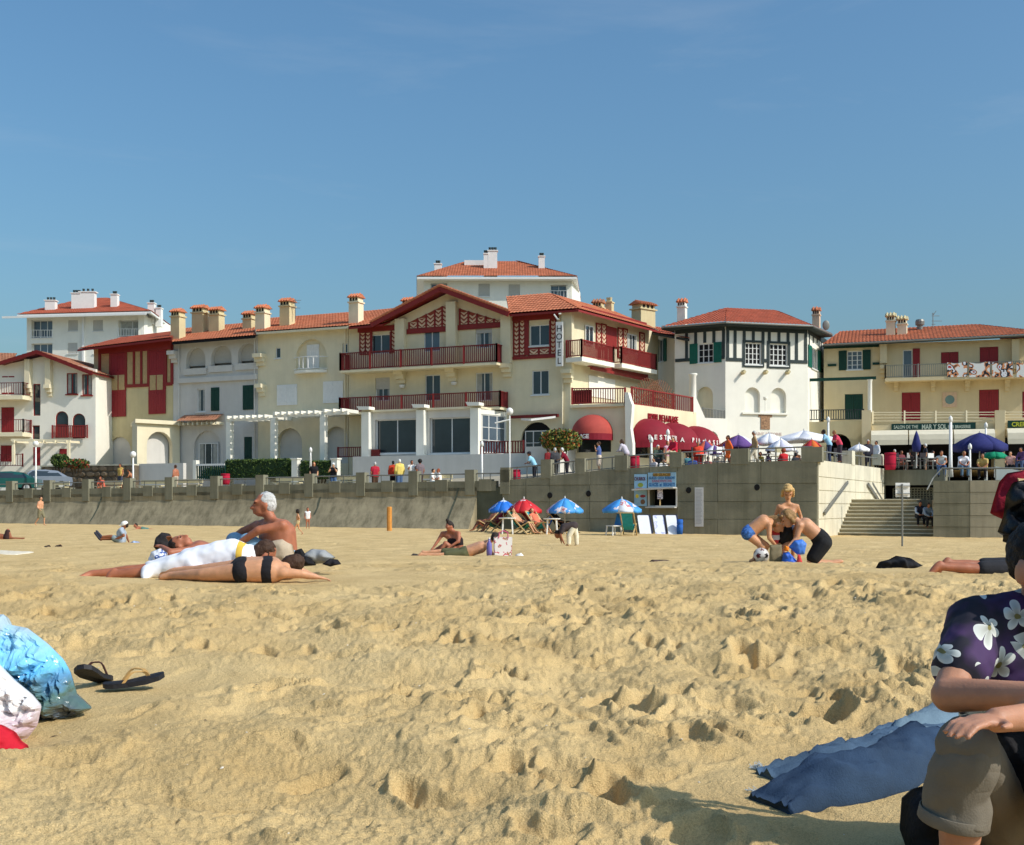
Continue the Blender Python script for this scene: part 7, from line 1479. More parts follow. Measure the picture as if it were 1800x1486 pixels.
OR = [M('flower_orange', (190, 110, 60), .7, .2), *LF, M('leaf_yellow', (140, 140, 60), .6, .3)]; hedge((940, 752, 1012, 792), 'big flowering shrub with orange blooms beside the domed awning', 0, 3600, False, OR, .1, Fac(930, 74, 1015, 73), 2.4)
hedge((82, 797, 108, 822), 'round green bush in front of the cream gabled house', 0, 1500, False, None, .1, Fac(60, 90, 130, 89)); hedge((104, 806, 146, 824), 'low bush with red blooms left of the stone wall top', 0, 1500, False, [M('flower_red', (176, 74, 54), .7, .2), *LF], .1, Fac(60, 89, 150, 88))
GP = empty('garden_gate', HF.off(4.8).pt(370, 845), 'dark green garden gate with white scalloped board', 'gate'); f = HF.off(4.8); mb = MB(); q = f.R(347, 816, 396, 845)
for i in range(14): u = q[0] + (q[1] - q[0]) * i / 13; mb.fbox(f, u - .05, u + .05, 0, .05, q[2], q[3])
mb.fbox(f, q[0], q[1], -.04, -.001, q[2] + .2, q[2] + .32); mb.build('pickets', DGREEN, GP, kind='stuff'); mb = MB(); mb.fbox(f, q[0], q[1], .051, .09, q[3] - .12, q[3] + .02); mb.build('top_rail', WPAINT, GP); mb = MB(); mb.fbox(f, q[0] - .35, q[0] - .05, -.3, .1, q[2] - .2, q[3] + .3); mb.build('gate_pier', WHITE, GP)
for px, lab in ((518, 'white gate pier between the two hedges'), (588, 'white pier at the foot of the hotel side steps')): f = HF.off(4.8); u = f.u(px); mb = MB(); mb.fbox(f, u - .24, u + .24, -.4, .05, GZ - .2, f.z(px, 808)); mb.fbox(f, u - .3, u + .3, -.46, .11, f.z(px, 808) + .002, f.z(px, 805.5)); mb.build('gate_pier', WHITE, label=lab, cat='pier')
def car(px, ytop, d, yaw, col, label):
    top = P(px, ytop, d); o = Vector((top.x, top.y, top.z - 1.42)); y = math.radians(yaw); root = empty('parked_car', o, label, 'car', 'cars parked at the left'); paint = M('car_paint_' + '%d' % col[1], col, .25, .05, 2, coat=.6, spec=.5)
    prof = [(-2.1, .35), (-2.12, .6), (-2.0, .8), (-1.2, .92), (-.55, 1.38), (.3, 1.42), (1.1, 1.34), (1.75, .95), (2.05, .88), (2.1, .5), (2.0, .3)]; k = len(prof)
    def ring(wd): return [(x, s * wd * (.74 + .26 * min(1, max(0, (1.45 - z) / .5))), z) for s in (-1, 1) for x, z in prof]
    mb = MB(); r = ring(.84); mb.add(r, [tuple(range(k)), tuple(range(2 * k - 1, k - 1, -1))] + [(i, i + k, (i + 1) % k + k, (i + 1) % k) for i in range(k)]); mb.xf(o, y); mb.build('body', paint, root)
    for s in (-1, 1):
        mb = MB(); w = .84; mb.add([(-1.0, s * (w * .985 + .012), .95), (1.4, s * (w * .985 + .012), .97), (1.02, s * (w * .8 + .012), 1.3), (-.5, s * (w * .8 + .012), 1.32)], [(0, 1, 2, 3)]); mb.xf(o, y); mb.build('side_window', GLASS, root)
        for x in (-1.3, 1.35): mb = MB(); mb.tube([(x, s * .72, .32), (x, s * .86, .32)], .32, 14); mb.xf(o, y); wv = mb.build('wheel', fab((24, 24, 26)), root); mb = MB(); mb.tube([(x, s * .86, .32), (x, s * .875, .32)], .19, 10); mb.xf(o, y); mb.build('rim', ALU, wv)
    mb = MB(); mb.add([(-1.16, -.66, .96), (-1.16, .66, .96), (-.6, .6, 1.36), (-.6, -.6, 1.36)], [(0, 1, 2, 3)]); mb.v = [(x - .03, yy, z + .02) for x, yy, z in mb.v]; mb.xf(o, y); mb.build('windscreen', GLASS, root)
    for s in (-.6, .6): mb = MB(); mb.ell((-2.05, s, .68), .08, .16, .09); mb.xf(o, y); mb.build('headlight', WPAINT, root)
car(14, 829, 81, 12, (24, 84, 78), 'dark green car parked at the left edge behind the parapet'); car(72, 826, 83, 20, (126, 134, 146), 'silver blue car parked behind the white lamp post')
# sign post, marker post
o = P(1586, 960, 36.8); root = empty('beach_sign', o, 'white notice on a thin grey pole in front of the steps', 'sign'); t = P(1586, 851, 36.8); mb = MB(); mb.tube([o - Vector((0, 0, .3)), t], .03, 8); mb.build('pole', IRON, root); mb = MB(); a, b = P(1575, 874, 36.8), P(1600, 849, 36.8); mb.hexa([(a.x, a.y + .04, a.z), (b.x, a.y + .04, a.z), (b.x, a.y + .06, a.z), (a.x, a.y + .06, a.z), (a.x, a.y + .04, b.z), (b.x, a.y + .04, b.z), (b.x, a.y + .06, b.z), (a.x, a.y + .06, b.z)]); mb.build('panel', WPAINT, root)
mb = MB(); mb.bar((a.x, a.y, a.z + .1), (b.x, a.y, a.z + .1), .03); mb.bar((a.x, a.y, b.z - .1), (b.x, a.y, b.z - .1), .03); mb.build('bracket', IRON, root)
o = P(684.5, 934, 56); t = P(684.5, 891, 56); mb = MB(); mb.tube([o - Vector((0, 0, .3)), o.lerp(t, .97), t], [.12, .12, .09], 10); mb.build('marker_post', M('ochre_timber', (206, 140, 64), .7, .15, 6), label='upright ochre wooden post standing in the sand by the seawall', cat='post')
# café tables and chairs along the terrace
CH = fab((54, 50, 54))
def cafe_table(px, y, d, label):
    o = P(px, y, d); root = empty('cafe_table', o, label, 'table', 'café tables'); mb = MB(); mb.lathe(o, [(0, .0), (.35, .0), (.35, .03), (0, .03)], 14); mb.build('table_top', WPAINT, root); mb = MB(); mb.tube([o, o - Vector((0, 0, .7))], .03, 6); mb.lathe(o - Vector((0, 0, .72)), [(.25, 0), (.03, .05)], 10); mb.build('pedestal', IRON, root)
def cafe_chair(px, y, d, yaw, label, mat=None):
    o = P(px, y, d); root = empty('cafe_chair', o, label, 'chair', 'café chairs'); m = mat or CH; y = math.radians(yaw)
    for nm, c, sx, sy, sz in (('seat', (0, 0, 0), .44, .44, .04), ('backrest', (0, .2, .2), .42, .04, .28)): mb = MB(); mb.box(c, sx, sy, sz); mb.xf(o, y); mb.build(nm, m, root)
    for x, yy in ((-.19, -.19), (.19, -.19), (.19, .2), (-.19, .2)): mb = MB(); mb.bar((x, yy, -.44), (x, yy, .46 if yy > 0 else 0), .03); mb.xf(o, y); mb.build('leg', IRON, root)
for px, y, d, lb in ((1235, 800, 60, 'café table below the mauve parasol'), (1305, 797, 60, 'café table behind the orange shirt'), (1352, 799, 60, 'café table behind the old walker'), (1388, 801, 60.5, 'café table under the low printed parasol'), (1480, 800, 66, 'café table right of the coral shirt'), (1592, 806, 71, 'café table right of the red bin'), (1640, 806, 71, 'café table left of the tall lamp post')): cafe_table(px, y, d, lb)
for px, y, d, yw, m_, lb in ((1225, 803, 60.2, 60, None, 'dark café chair left of the mauve parasol table'), (1262, 802, 59.6, 300, WPAINT, 'white café chair below the arched gate'), (1270, 803, 59, 40, WPAINT, 'white café chair beside the orange shirt'), (1318, 800, 59.6, 270, None, 'dark café chair behind the old walker'), (1340, 801, 59.2, 80, None, 'dark café chair in front of the white parasol'), (1365, 803, 59.2, 200, fab((200, 190, 150)), 'pale café chair left of the red jumper'), (1475, 803, 65, 20, None, 'dark café chair nearest the coral shirt'), (1487, 803, 65.4, 120, None, 'dark café chair next to the stair wall post'), (1580, 810, 70, 30, None, 'dark café chair behind the red bin'), (1600, 811, 69.6, 170, WPAINT, 'white café chair under the closed parasol'), (1618, 811, 69.4, 200, None, 'dark café chair right of the closed parasol'), (1640, 811, 69.8, 20, WPAINT, 'white café chair left of the pale vest')): cafe_chair(px, y, d, yw, lb, m_)
# ---------------------------------------------------------------- things lying on the sand, foreground
def resample(pts, n):
    pts = [Vector((p[0], p[1])) for p in pts]; k = len(pts); seg = [(pts[i], pts[(i + 1) % k]) for i in range(k)]; L = [(b - a).length for a, b in seg]; T = sum(L); out = []
    for i in range(n):
        t = T * i / n
        for (a, b), l in zip(seg, L):
            if t <= l: out.append(a.lerp(b, t / max(l, 1e-9))); break
            t -= l
    return out
def folds(x, y, seed, k): return vnoise(x * k, y * k, seed) + .5 * vnoise(x * k * 2.1, y * k * 2.1, seed + 1)
def pillow(outline, mat, name, parent=None, d=None, bulge=.1, wr=.02, wk=6., n=56, rings=11, seed=1, ridge=0., lift=0., smooth=True, **kw):
    """soft thing grown from its outline: standing at depth d, or (d None) lying on the sand"""
    o = resample(outline, n); w0 = np.array([(P(q.x, q.y, d) if d is not None else gp(q.x, q.y)) for q in o]); c = w0.mean(0)
    rr = 1 - np.arange(rings + 1) / rings; w = (c + (w0 - c)[None] * rr[:, None, None]).reshape(-1, 3); prof = np.repeat(np.sqrt(np.clip(1 - rr ** 2.2, 0, 1)), n); k = np.minimum(1, prof * 2)
    v = w[:, 2] if d is not None else w[:, 1]; f = folds(w[:, 0], v, seed, wk); fr = f
    if ridge: fr = np.abs(f) * 2 - .5 + (np.abs(folds(w[:, 0] * 1.3, v, seed + 7, wk * 2.6)) * 1.1 - .3)
    front = w.copy(); back = w.copy()
    if d is not None: front[:, 1] += -bulge * prof - wr * fr * k; front[:, 2] += wr * .3 * f * k; back[:, 1] += bulge * prof * .8
    else:
        zs = sand_base(w[:, 0], w[:, 1]); front[:, 2] = zs + lift + .012 + bulge * prof + wr * fr * k; back[:, 2] = zs - .04
    m = len(front); fs = []
    for q in range(rings):
        for i in range(n):
            a, b = q * n + i, q * n + (i + 1) % n; fs.append((a, b, b + n, a + n)); fs.append((m + a, m + a + n, m + b + n, m + b))
    for i in range(n): fs.append((i, m + i, m + (i + 1) % n, (i + 1) % n))
    mb = MB(); mb.add(np.concatenate([front, back]).tolist(), fs); return mb.build(name, mat, parent, smooth=smooth, **kw)
def xband(name, cols, x0, w, axis=0, rough=.8):
    """colour bands across one object axis (woven stripes)"""
    m = bpy.data.materials.new(name); m.use_nodes = True; N = m.node_tree.nodes; L = m.node_tree.links; b = N['Principled BSDF']; b.inputs['Roughness'].default_value = rough
    tc = N.new('ShaderNodeTexCoord'); sp = N.new('ShaderNodeSeparateXYZ'); mr = N.new('ShaderNodeMapRange'); mr.inputs[1].default_value = x0; mr.inputs[2].default_value = x0 + w; cr = N.new('ShaderNodeValToRGB'); cr.color_ramp.interpolation = 'CONSTANT'
    for i, (p, c) in enumerate(cols): e = cr.color_ramp.elements[0] if i == 0 else cr.color_ramp.elements.new(p); e.position = p; e.color = (*lin(c), 1)
    L.new(tc.outputs['Object'], sp.inputs[0]); L.new(sp.outputs[axis], mr.inputs[0]); L.new(mr.outputs[0], cr.inputs[0]); L.new(cr.outputs[0], b.inputs['Base Color']); MATS[name] = m; return m
# white towel over the lying person
TOW = M('white_towel', (240, 240, 244), .95, .03, 6, .3, 60)
d = 10.7
tj = {k: Vector(v) for k, v in JJ(d, hip=(345, 982), chest=(410, 970), neck=(440, 966), shL=(425, 973, -.17), shR=(425, 970, .18), hiL=(340, 986, -.1), hiR=(340, 983, .1), knL=(262, 996, -.12), knR=(262, 992, .13)).items()}; tj = drop(tj, .035)
mb = MB(); torso(mb, tj, 1.02, .035, -.15, 1.)
for q in ('L', 'R'): mb.caps(tj['hi' + q], L2(tj['hi' + q], tj['kn' + q], .95), .125, .07)
for t in (0., .25, .5, .75, 1.): p = L2(tj['hip'], tj['chest'], t); mb.caps(p + Vector((0, -.17, -.02)), p + Vector((0, -.24, -.14)), .05, .02); mb.caps(p + Vector((0, .17, -.02)), p + Vector((0, .24, -.14)), .05, .02)
for t in (0., .5, 1.): p = L2(tj['hip'], tj['knL'], t); mb.caps(p + Vector((0, -.02, .0)), p + Vector((0, -.15, -.09)), .06, .02)
tw = mb.build('towel', TOW, label='bright white towel with a yellow stripe spread over the lying person', cat='towel'); remesh(tw, .016, 5); wrinkle(tw, .04, .16)
tw.data.materials[0] = xband('white_towel_yellow_band', [(0, (240, 240, 244)), (.4, (226, 184, 70)), (.62, (240, 240, 244))], P(424, 970, d).x - tw.location.x - .1, .26, 0, .95)
# bags and clothes round the couple
pillow([(478, 950), (498, 946), (514, 958), (522, 988), (506, 1002), (482, 1000), (474, 975)], fab((186, 168, 144)), 'beach_bag', d=11.85, bulge=.14, wr=.04, wk=5, label='beige cloth bag beside the grey haired man', cat='bag')
pillow([(272, 962), (274, 945), (284, 936), (298, 938), (304, 952), (304, 972), (284, 978)], fab((44, 40, 40)), 'beach_bag', d=12.6, bulge=.14, wr=.03, wk=8, label='dark striped bag behind the head with sunglasses', cat='bag')
pillow([(260, 984), (266, 970), (282, 964), (294, 972), (296, 990), (270, 992)], stripes('blue_white_cloth', [(0, (226, 228, 236)), (.5, (70, 96, 160)), (.58, (222, 226, 236))], 9.), 'cloth', d=11.6, bulge=.1, wr=.03, wk=9, label='blue and white patterned cloth left of the white towel', cat='cloth')
pillow([(528, 978), (548, 965), (572, 967), (590, 980), (580, 990), (545, 992)], fab((150, 152, 152)), 'jumper', d=11.4, bulge=.14, wr=.05, wk=6, label='grey jumper heaped on the sand right of the couple', cat='clothes')
pillow([(514, 988), (518, 968), (530, 964), (536, 974), (552, 984), (556, 994), (530, 996)], fab(BLK), 'clothes', d=11.3, bulge=.08, wr=.05, wk=9, seed=5, label='black clothes in front of the grey jumper', cat='clothes'); pillow([(566, 992), (580, 982), (594, 984), (600, 992), (580, 996)], fab((34, 32, 36)), 'clothes', d=11.25, bulge=.06, wr=.04, wk=9, seed=8, label='black sleeve at the right end of the grey jumper', cat='clothes')
FLO = stripes('flowered_bag_print', [(0, (236, 230, 226)), (.58, (206, 96, 110)), (.64, (150, 150, 90)), (.68, (236, 230, 226))], 9., .7)
o = P(884, 981, 25.2); o.z = ground(884, 25.2); root = empty('beach_bag', o, 'white flowered beach bag standing beside the lying man', 'bag'); mb = MB(); mb.box((0, 0, 0), .36, .2, .4, 0, 1.06); mb.xf(o, .1); mb.build('bag_body', FLO, root); mb = MB(); mb.tube([(-.1, -.11, .38), (-.09, -.12, .5), (.0, -.12, .54), (.09, -.12, .5), (.1, -.11, .38)], .012, 6); mb.xf(o, .1); mb.build('handle', fab((206, 96, 130)), root)
o = P(860, 981, 25.0); o.z = ground(860, 25); root = empty('bottle', o, 'violet plastic bottle left of the flowered bag', 'bottle'); mb = MB(); mb.lathe(o, [(0, 0), (.055, 0), (.06, .1), (.055, .26), (.02, .32), (.02, .36), (0, .36)], 12); mb.build('bottle_body', M('violet_plastic', (110, 100, 170), .2, .1, spec=.6), root, smooth=True); mb = MB(); mb.lathe(o + Vector((0, 0, .361)), [(.022, 0), (.022, .03), (0, .03)], 10); mb.build('cap', WPAINT, root)
pillow([(902, 981), (908, 974), (916, 972), (921, 977), (918, 982)], fab(WHT), 'sun_hat', d=25.1, bulge=.08, wr=.01, label='small white cloth hat right of the flowered bag', cat='hat')
pillow([(720, 979), (726, 973), (734, 974), (736, 980)], fab((66, 60, 56)), 'sandals', d=25.6, bulge=.05, wr=.02, label='dark sandals at the feet of the man in olive shorts', cat='sandals')
# the digging spot
def ball(px, py, d, r, label):
    c = P(px, py, d); c.z = ground(px, d) + r; root = empty('football', c - Vector((0, 0, r)), label, 'ball'); mb = MB(); mb.ell(c, r, r, r, None, 20, 14); mb.build('ball_skin', M('ball_white', (216, 212, 208), .4, .06), root, smooth=True)
    g = (1 + 5 ** .5) / 2
    for i, v in enumerate([(0, 1, g), (0, -1, g), (0, 1, -g), (0, -1, -g), (1, g, 0), (-1, g, 0), (1, -g, 0), (-1, -g, 0), (g, 0, 1), (-g, 0, 1), (g, 0, -1), (-g, 0, -1)]):
        v = Vector(v).normalized(); x = v.cross(Vector((.3, .5, .8))).normalized(); y = v.cross(x); mb = MB(); ring = [c + (v * .93 + (x * math.cos(t * 1.2566) + y * math.sin(t * 1.2566)) * .36).normalized() * r * 1.012 for t in range(5)]
        mb.add([c + v * r * 1.02] + ring, [(0, i2 + 1, (i2 + 1) % 5 + 1) for i2 in range(5)]); mb.build('patch', fab((96, 36, 40) if i % 2 else BLK), root)
ball(1338, 985, 16.0, .105, 'white football with dark patches at the feet of the bending child')
pillow([(1352, 990), (1353, 958), (1374, 957), (1376, 990)], M('cardboard', (136, 124, 96), .9, .12, 6), 'card_board', d=15.8, bulge=.04, wr=.01, label='upright khaki board stuck in the sand between the diggers', cat='board')
root = empty('backpack', P(1392, 994, 15.7), 'blue rucksack lying between the diggers', 'bag'); BP = M('blue_nylon', (44, 96, 196), .5, .15, 6, .2, 30)
pillow([(1373, 992), (1376, 972), (1386, 970), (1400, 985), (1408, 995), (1385, 998)], BP, 'bag_body', root, d=15.7, bulge=.12, wr=.03, wk=8); pillow([(1386, 962), (1396, 950), (1410, 948), (1418, 956), (1414, 975), (1402, 976)], M('blue_nylon_light', (72, 126, 214), .5, .15, 6), 'hood_flap', root, d=15.75, bulge=.08, wr=.02, wk=8, seed=4)
pillow([(1377, 968), (1380, 959), (1387, 962), (1386, 970)], fab((226, 130, 40)), 'orange_pouch', root, d=15.65, bulge=.04, wr=.01); pillow([(1400, 992), (1402, 974), (1407, 976), (1412, 994)], fab((206, 70, 70)), 'strap', root, d=15.6, bulge=.03, wr=.01)
pillow([(1367, 955), (1370, 928), (1380, 922), (1392, 926), (1394, 952), (1382, 960)], fab((40, 42, 44)), 'beach_bag', d=16.35, bulge=.12, wr=.03, label='black bag behind the bending heads', cat='bag'); pillow([(1356, 950), (1358, 927), (1370, 925), (1371, 948), (1366, 958)], xband('red_white_stripes', [(0, (206, 60, 70)), (.25, (232, 230, 230)), (.5, (206, 60, 70)), (.75, (232, 230, 230))], 0, .26, 2), 'cloth', d=16.3, bulge=.05, wr=.01, label='red and white striped cloth between the bending heads', cat='cloth')
pillow([(1538, 1001), (1545, 988), (1562, 984), (1575, 977), (1600, 981), (1624, 996), (1600, 1006), (1565, 1008)], fab((28, 27, 30)), 'clothes', d=13.2, bulge=.12, wr=.06, wk=8, label='black clothes heaped left of the lying legs', cat='clothes')
pillow([(1138, 990), (1146, 984), (1168, 984), (1190, 986), (1186, 992), (1150, 993)], fab((92, 74, 64)), 'clothes', d=17.5, bulge=.1, wr=.04, wk=9, label='small brown heap of clothes on the empty sand in the middle', cat='clothes')
for i, (px, py, lb) in enumerate(((82, 963, 'dark sandal on the left sand, left of two'), (102, 962, 'dark sandal on the left sand, right of two'))):
    pillow([(px - 9, py + 2), (px - 3, py - 3), (px + 5, py - 5), (px + 9, py + 1), (px + 2, py + 3)], fab((56, 44, 38)), 'sandal', d=33, bulge=.09, wr=.05, wk=12, seed=i, label=lb, cat='sandal')
pillow([(-30, 974), (0, 969), (35, 971), (62, 972), (30, 976), (0, 976)], fab((226, 214, 190)), 'towel', bulge=.03, wr=.01, label='pale towel lying flat at the left edge', cat='towel'); pillow([(226, 955), (236, 951), (246, 953), (258, 960), (240, 962), (228, 960)], stripes('blue_cloth', [(0, (150, 176, 216)), (.5, (60, 80, 140)), (.58, (206, 214, 226))], 6.), 'cloth', d=37.2, bulge=.15, wr=.05, label='blue patterned cloth behind the figure in the white cap', cat='cloth')
# plastic bags, lower left
def bagmat(name, stops, rough=.18):
    m = bpy.data.materials.new(name); m.use_nodes = True; N = m.node_tree.nodes; L = m.node_tree.links; b = N['Principled BSDF']; b.inputs['Roughness'].default_value = rough; b.inputs['Coat Weight'].default_value = .3; b.inputs['Specular IOR Level'].default_value = .6
    tc = N.new('ShaderNodeTexCoord'); sp = N.new('ShaderNodeSeparateXYZ'); no = N.new('ShaderNodeTexNoise'); no.inputs['Scale'].default_value = 7; no.inputs['Detail'].default_value = 4; ad = N.new('ShaderNodeMath'); ad.operation = 'MULTIPLY_ADD'; ad.inputs[1].default_value = .22; cr = N.new('ShaderNodeValToRGB')
    for i, (p, c) in enumerate(stops): e = cr.color_ramp.elements[0] if i == 0 else cr.color_ramp.elements[-1] if i == 1 else cr.color_ramp.elements.new(p); e.position = p; e.color = (*lin(c), 1)
    L.new(tc.outputs['Object'], no.inputs['Vector']); L.new(tc.outputs['Object'], sp.inputs[0]); L.new(no.outputs[0], ad.inputs[0]); L.new(sp.outputs[2], ad.inputs[2]); L.new(ad.outputs[0], cr.inputs[0]); L.new(cr.outputs[0], b.inputs['Base Color']); MATS[name] = m
    bn = N.new('ShaderNodeTexNoise'); bn.inputs['Scale'].default_value = 22; bn.inputs['Detail'].default_value = 3; bp = N.new('ShaderNodeBump'); bp.inputs['Strength'].default_value = .7; bp.inputs['Distance'].default_value = .012; L.new(tc.outputs['Object'], bn.inputs['Vector']); L.new(bn.outputs[0], bp.inputs['Height']); L.new(bp.outputs[0], b.inputs['Normal']); return m
BAGB = bagmat('printed_plastic', [(.0, (74, 80, 84)), (1., (206, 214, 216)), (.2, (84, 92, 98)), (.26, (84, 112, 102)), (.31, (92, 140, 176)), (.36, (110, 190, 232)), (.46, (140, 204, 236)), (.54, (176, 198, 206))])
BAGW = bagmat('white_plastic', [(0, (206, 190, 192)), (1., (232, 234, 230)), (.25, (226, 222, 220)), (.18, (196, 170, 178))], .3)
pillow([(-70, 1082), (8, 1080), (16, 1098), (48, 1104), (84, 1132), (112, 1160), (124, 1182), (136, 1222), (162, 1246), (128, 1262), (70, 1276), (0, 1284), (-70, 1284)], BAGB, 'plastic_bag', d=4.9, bulge=.12, wr=.045, wk=7, n=110, rings=26, ridge=1, smooth=False, label='shiny blue and grey printed plastic bag at the left edge', cat='bag')
pillow([(-70, 1160), (-5, 1166), (24, 1196), (56, 1222), (73, 1242), (66, 1275), (44, 1304), (10, 1300), (-70, 1300)], BAGW, 'plastic_bag', d=4.55, bulge=.1, wr=.05, wk=7, n=90, rings=20, ridge=1, smooth=False, seed=9, label='crumpled white plastic bag in front of the blue one', cat='bag')
pillow([(-70, 1268), (0, 1274), (26, 1288), (38, 1306), (51, 1314), (44, 1327), (0, 1330), (-70, 1334)], M('red_cloth', (196, 24, 44), .8, .1, 5, .3, 60), 'cloth', d=4.3, bulge=.08, wr=.03, wk=7, n=72, rings=14, seed=3, label='bright red cloth below the white plastic bag', cat='cloth')
# flip-flops
def flipflop(px, py, yaw, pitch, roll, label, strap, lift=.02):
    o = gp(px, py) + Vector((0, 0, lift)); root = empty('flip_flop', o, label, 'sandal', 'flip-flops by the bags'); R = Matrix.Rotation(math.radians(yaw), 3, 'Z') @ Matrix.Rotation(math.radians(pitch), 3, 'Y') @ Matrix.Rotation(math.radians(roll), 3, 'X')
    out = [(-.135, 0), (-.125, .03), (-.09, .04), (-.02, .036), (.06, .048), (.11, .045), (.135, .02), (.137, -.01), (.11, -.042), (.05, -.046), (-.03, -.036), (-.09, -.038), (-.125, -.028)]; k = len(out); mb = MB()
    mb.add([o + R @ Vector((x, y, z + .012 * (x / .13) ** 2)) for z in (0, .022) for x, y in out], [tuple(range(k - 1, -1, -1)), tuple(range(k, 2 * k))] + [(i, (i + 1) % k, (i + 1) % k + k, i + k) for i in range(k)]); s_ = mb.build('sole', M('black_rubber', (34, 34, 38), .6, .15, 12, .2, 60), root)
    for e in (-1, 1):
        pts = [Vector((.07, 0, .024)), Vector((.055, e * .015, .06)), Vector((0, e * .035, .07)), Vector((-.045, e * .036, .024))]; mb = MB(); vs = []; n = 9
        for i in range(n):
            t = i / (n - 1) * 3; a = min(int(t), 2); p = pts[a].lerp(pts[a + 1], t - a); vs.append(p)
        for w in (-.008, .008): mb.v += [tuple(o + R @ (p + Vector((w, 0, 0)))) for p in vs]
        mb.f = [(i, i + 1, n + i + 1, n + i) for i in range(n - 1)]; mb.mi = [0] * len(mb.f); so_ = mb.build('strap', strap, root); sm = so_.modifiers.new('thickness', 'SOLIDIFY'); sm.thickness = .005
flipflop(236, 1216, 18, -8, 4, 'black flip-flop with tan strap pointing right, right of two', M('tan_strap', (190, 150, 92), .7, .1), .03); flipflop(166, 1212, -100, -20, 12, 'black flip-flop with dark strap tilted against the plastic bag', M('dark_strap', (70, 40, 34), .6, .2), .05)
# jeans
DEN = M('denim', (70, 92, 114), .9, .25, 6, .25, 160); DENL = M('faded_denim', (114, 136, 150), .9, .2, 6, .25, 160)
root = empty('jeans', gp(1480, 1440), 'faded blue jeans spread on the sand beside the man', 'jeans')
def cloth_tube(path, w, h, mat, name, seed, wr=.02, seg=40, n=48):
    """flattened trouser leg lying along a ground path, with folds across it"""
    p = [gp(*q) for q in path]; L_ = np.concatenate([[0], np.cumsum([(b_ - a_).length for a_, b_ in zip(p, p[1:])])]); t = np.linspace(0, L_[-1], n); ax = np.stack([np.interp(t, L_, [q[i] for q in p]) for i in (0, 1)], 1)
    k = np.array([.25, .5, .25])
    for _ in range(6): ax[1:-1] = k[0] * ax[:-2] + k[1] * ax[1:-1] + k[2] * ax[2:]
    dr = np.gradient(ax, axis=0); dr /= np.linalg.norm(dr, axis=1)[:, None]; nr = np.stack([-dr[:, 1], dr[:, 0]], 1)
    th = np.linspace(0, 2 * np.pi, seg, endpoint=False); ww = np.interp(t / t[-1], np.linspace(0, 1, len(w)), w)
    T, TH = np.meshgrid(t, th, indexing='ij'); f = np.abs(folds(T * 1.0 + .35 * np.cos(TH), TH * .06 + seed, seed, 6.)) + .6 * np.abs(folds(T * .6, np.cos(TH) * .3, seed + 3, 11.)); r = 1 + .0 * f
    cx_ = np.sign(np.cos(TH)) * np.abs(np.cos(TH)) ** .7; cz_ = np.sin(TH)
    ww = ww[:, None] * (1 + .16 * folds(T * 1.2, np.sign(np.cos(TH)) * 3.3, seed + 5, 5.)); X = ax[:, 0][:, None] + nr[:, 0][:, None] * cx_ * ww; Y = ax[:, 1][:, None] + nr[:, 1][:, None] * cx_ * ww
    hh = (h * np.clip(.22 + T / T.max() * 3.2, 0, 1)); Z = sand_base(X, Y) + .012 + np.where(cz_ > 0, (hh * np.abs(cz_) ** 1.1 + wr * (f - .35) * np.abs(cz_) ** .8), -.05 * np.abs(cz_))
    v = np.stack([X, Y, Z], 2).reshape(-1, 3); fs = [(i * seg + q, i * seg + (q + 1) % seg, (i + 1) * seg + (q + 1) % seg, (i + 1) * seg + q) for i in range(n - 1) for q in range(seg)] + [tuple(range(seg)), tuple(range(n * seg - 1, (n - 1) * seg - 1, -1))]
    mb = MB(); mb.add(v.tolist(), fs); return mb.build(name, mat, root, smooth=True)
cloth_tube([(1356, 1378), (1430, 1366), (1510, 1348), (1580, 1322), (1640, 1300)], [.09, .095, .095, .1, .11], .07, DEN, 'rear_leg', 2, .045)
cloth_tube([(1352, 1424), (1420, 1410), (1500, 1394), (1570, 1366), (1630, 1335)], [.1, .11, .105, .115, .13], .105, M('dark_denim', (44, 64, 88), .9, .25, 6, .25, 160), 'front_leg', 7, .045)
cloth_tube([(1572, 1352), (1620, 1330), (1670, 1300), (1710, 1280)], [.15, .18, .18, .16], .07, DENL, 'seat', 11, .045)
for (x0, y0, x1, y1) in ((1316, 1396, 1392, 1430), (1324, 1356, 1348, 1366)):
    mb = MB(); rg = random.Random(x0 + y0)
    for i in range(110): t = i / 109; a = gp(x0 + (x1 - x0) * t, y0 + (y1 - y0) * t) + Vector((rg.uniform(-.005, .01), 0, .012 + rg.uniform(0, .022) * math.sin(t * 3.1))); mb.tube([a, a + Vector((rg.uniform(-.022, .004), rg.uniform(-.012, .012), rg.uniform(-.01, .012)))], .0012, 4)
    mb.build('frayed_hem', fab((196, 204, 206)), root, kind='stuff')
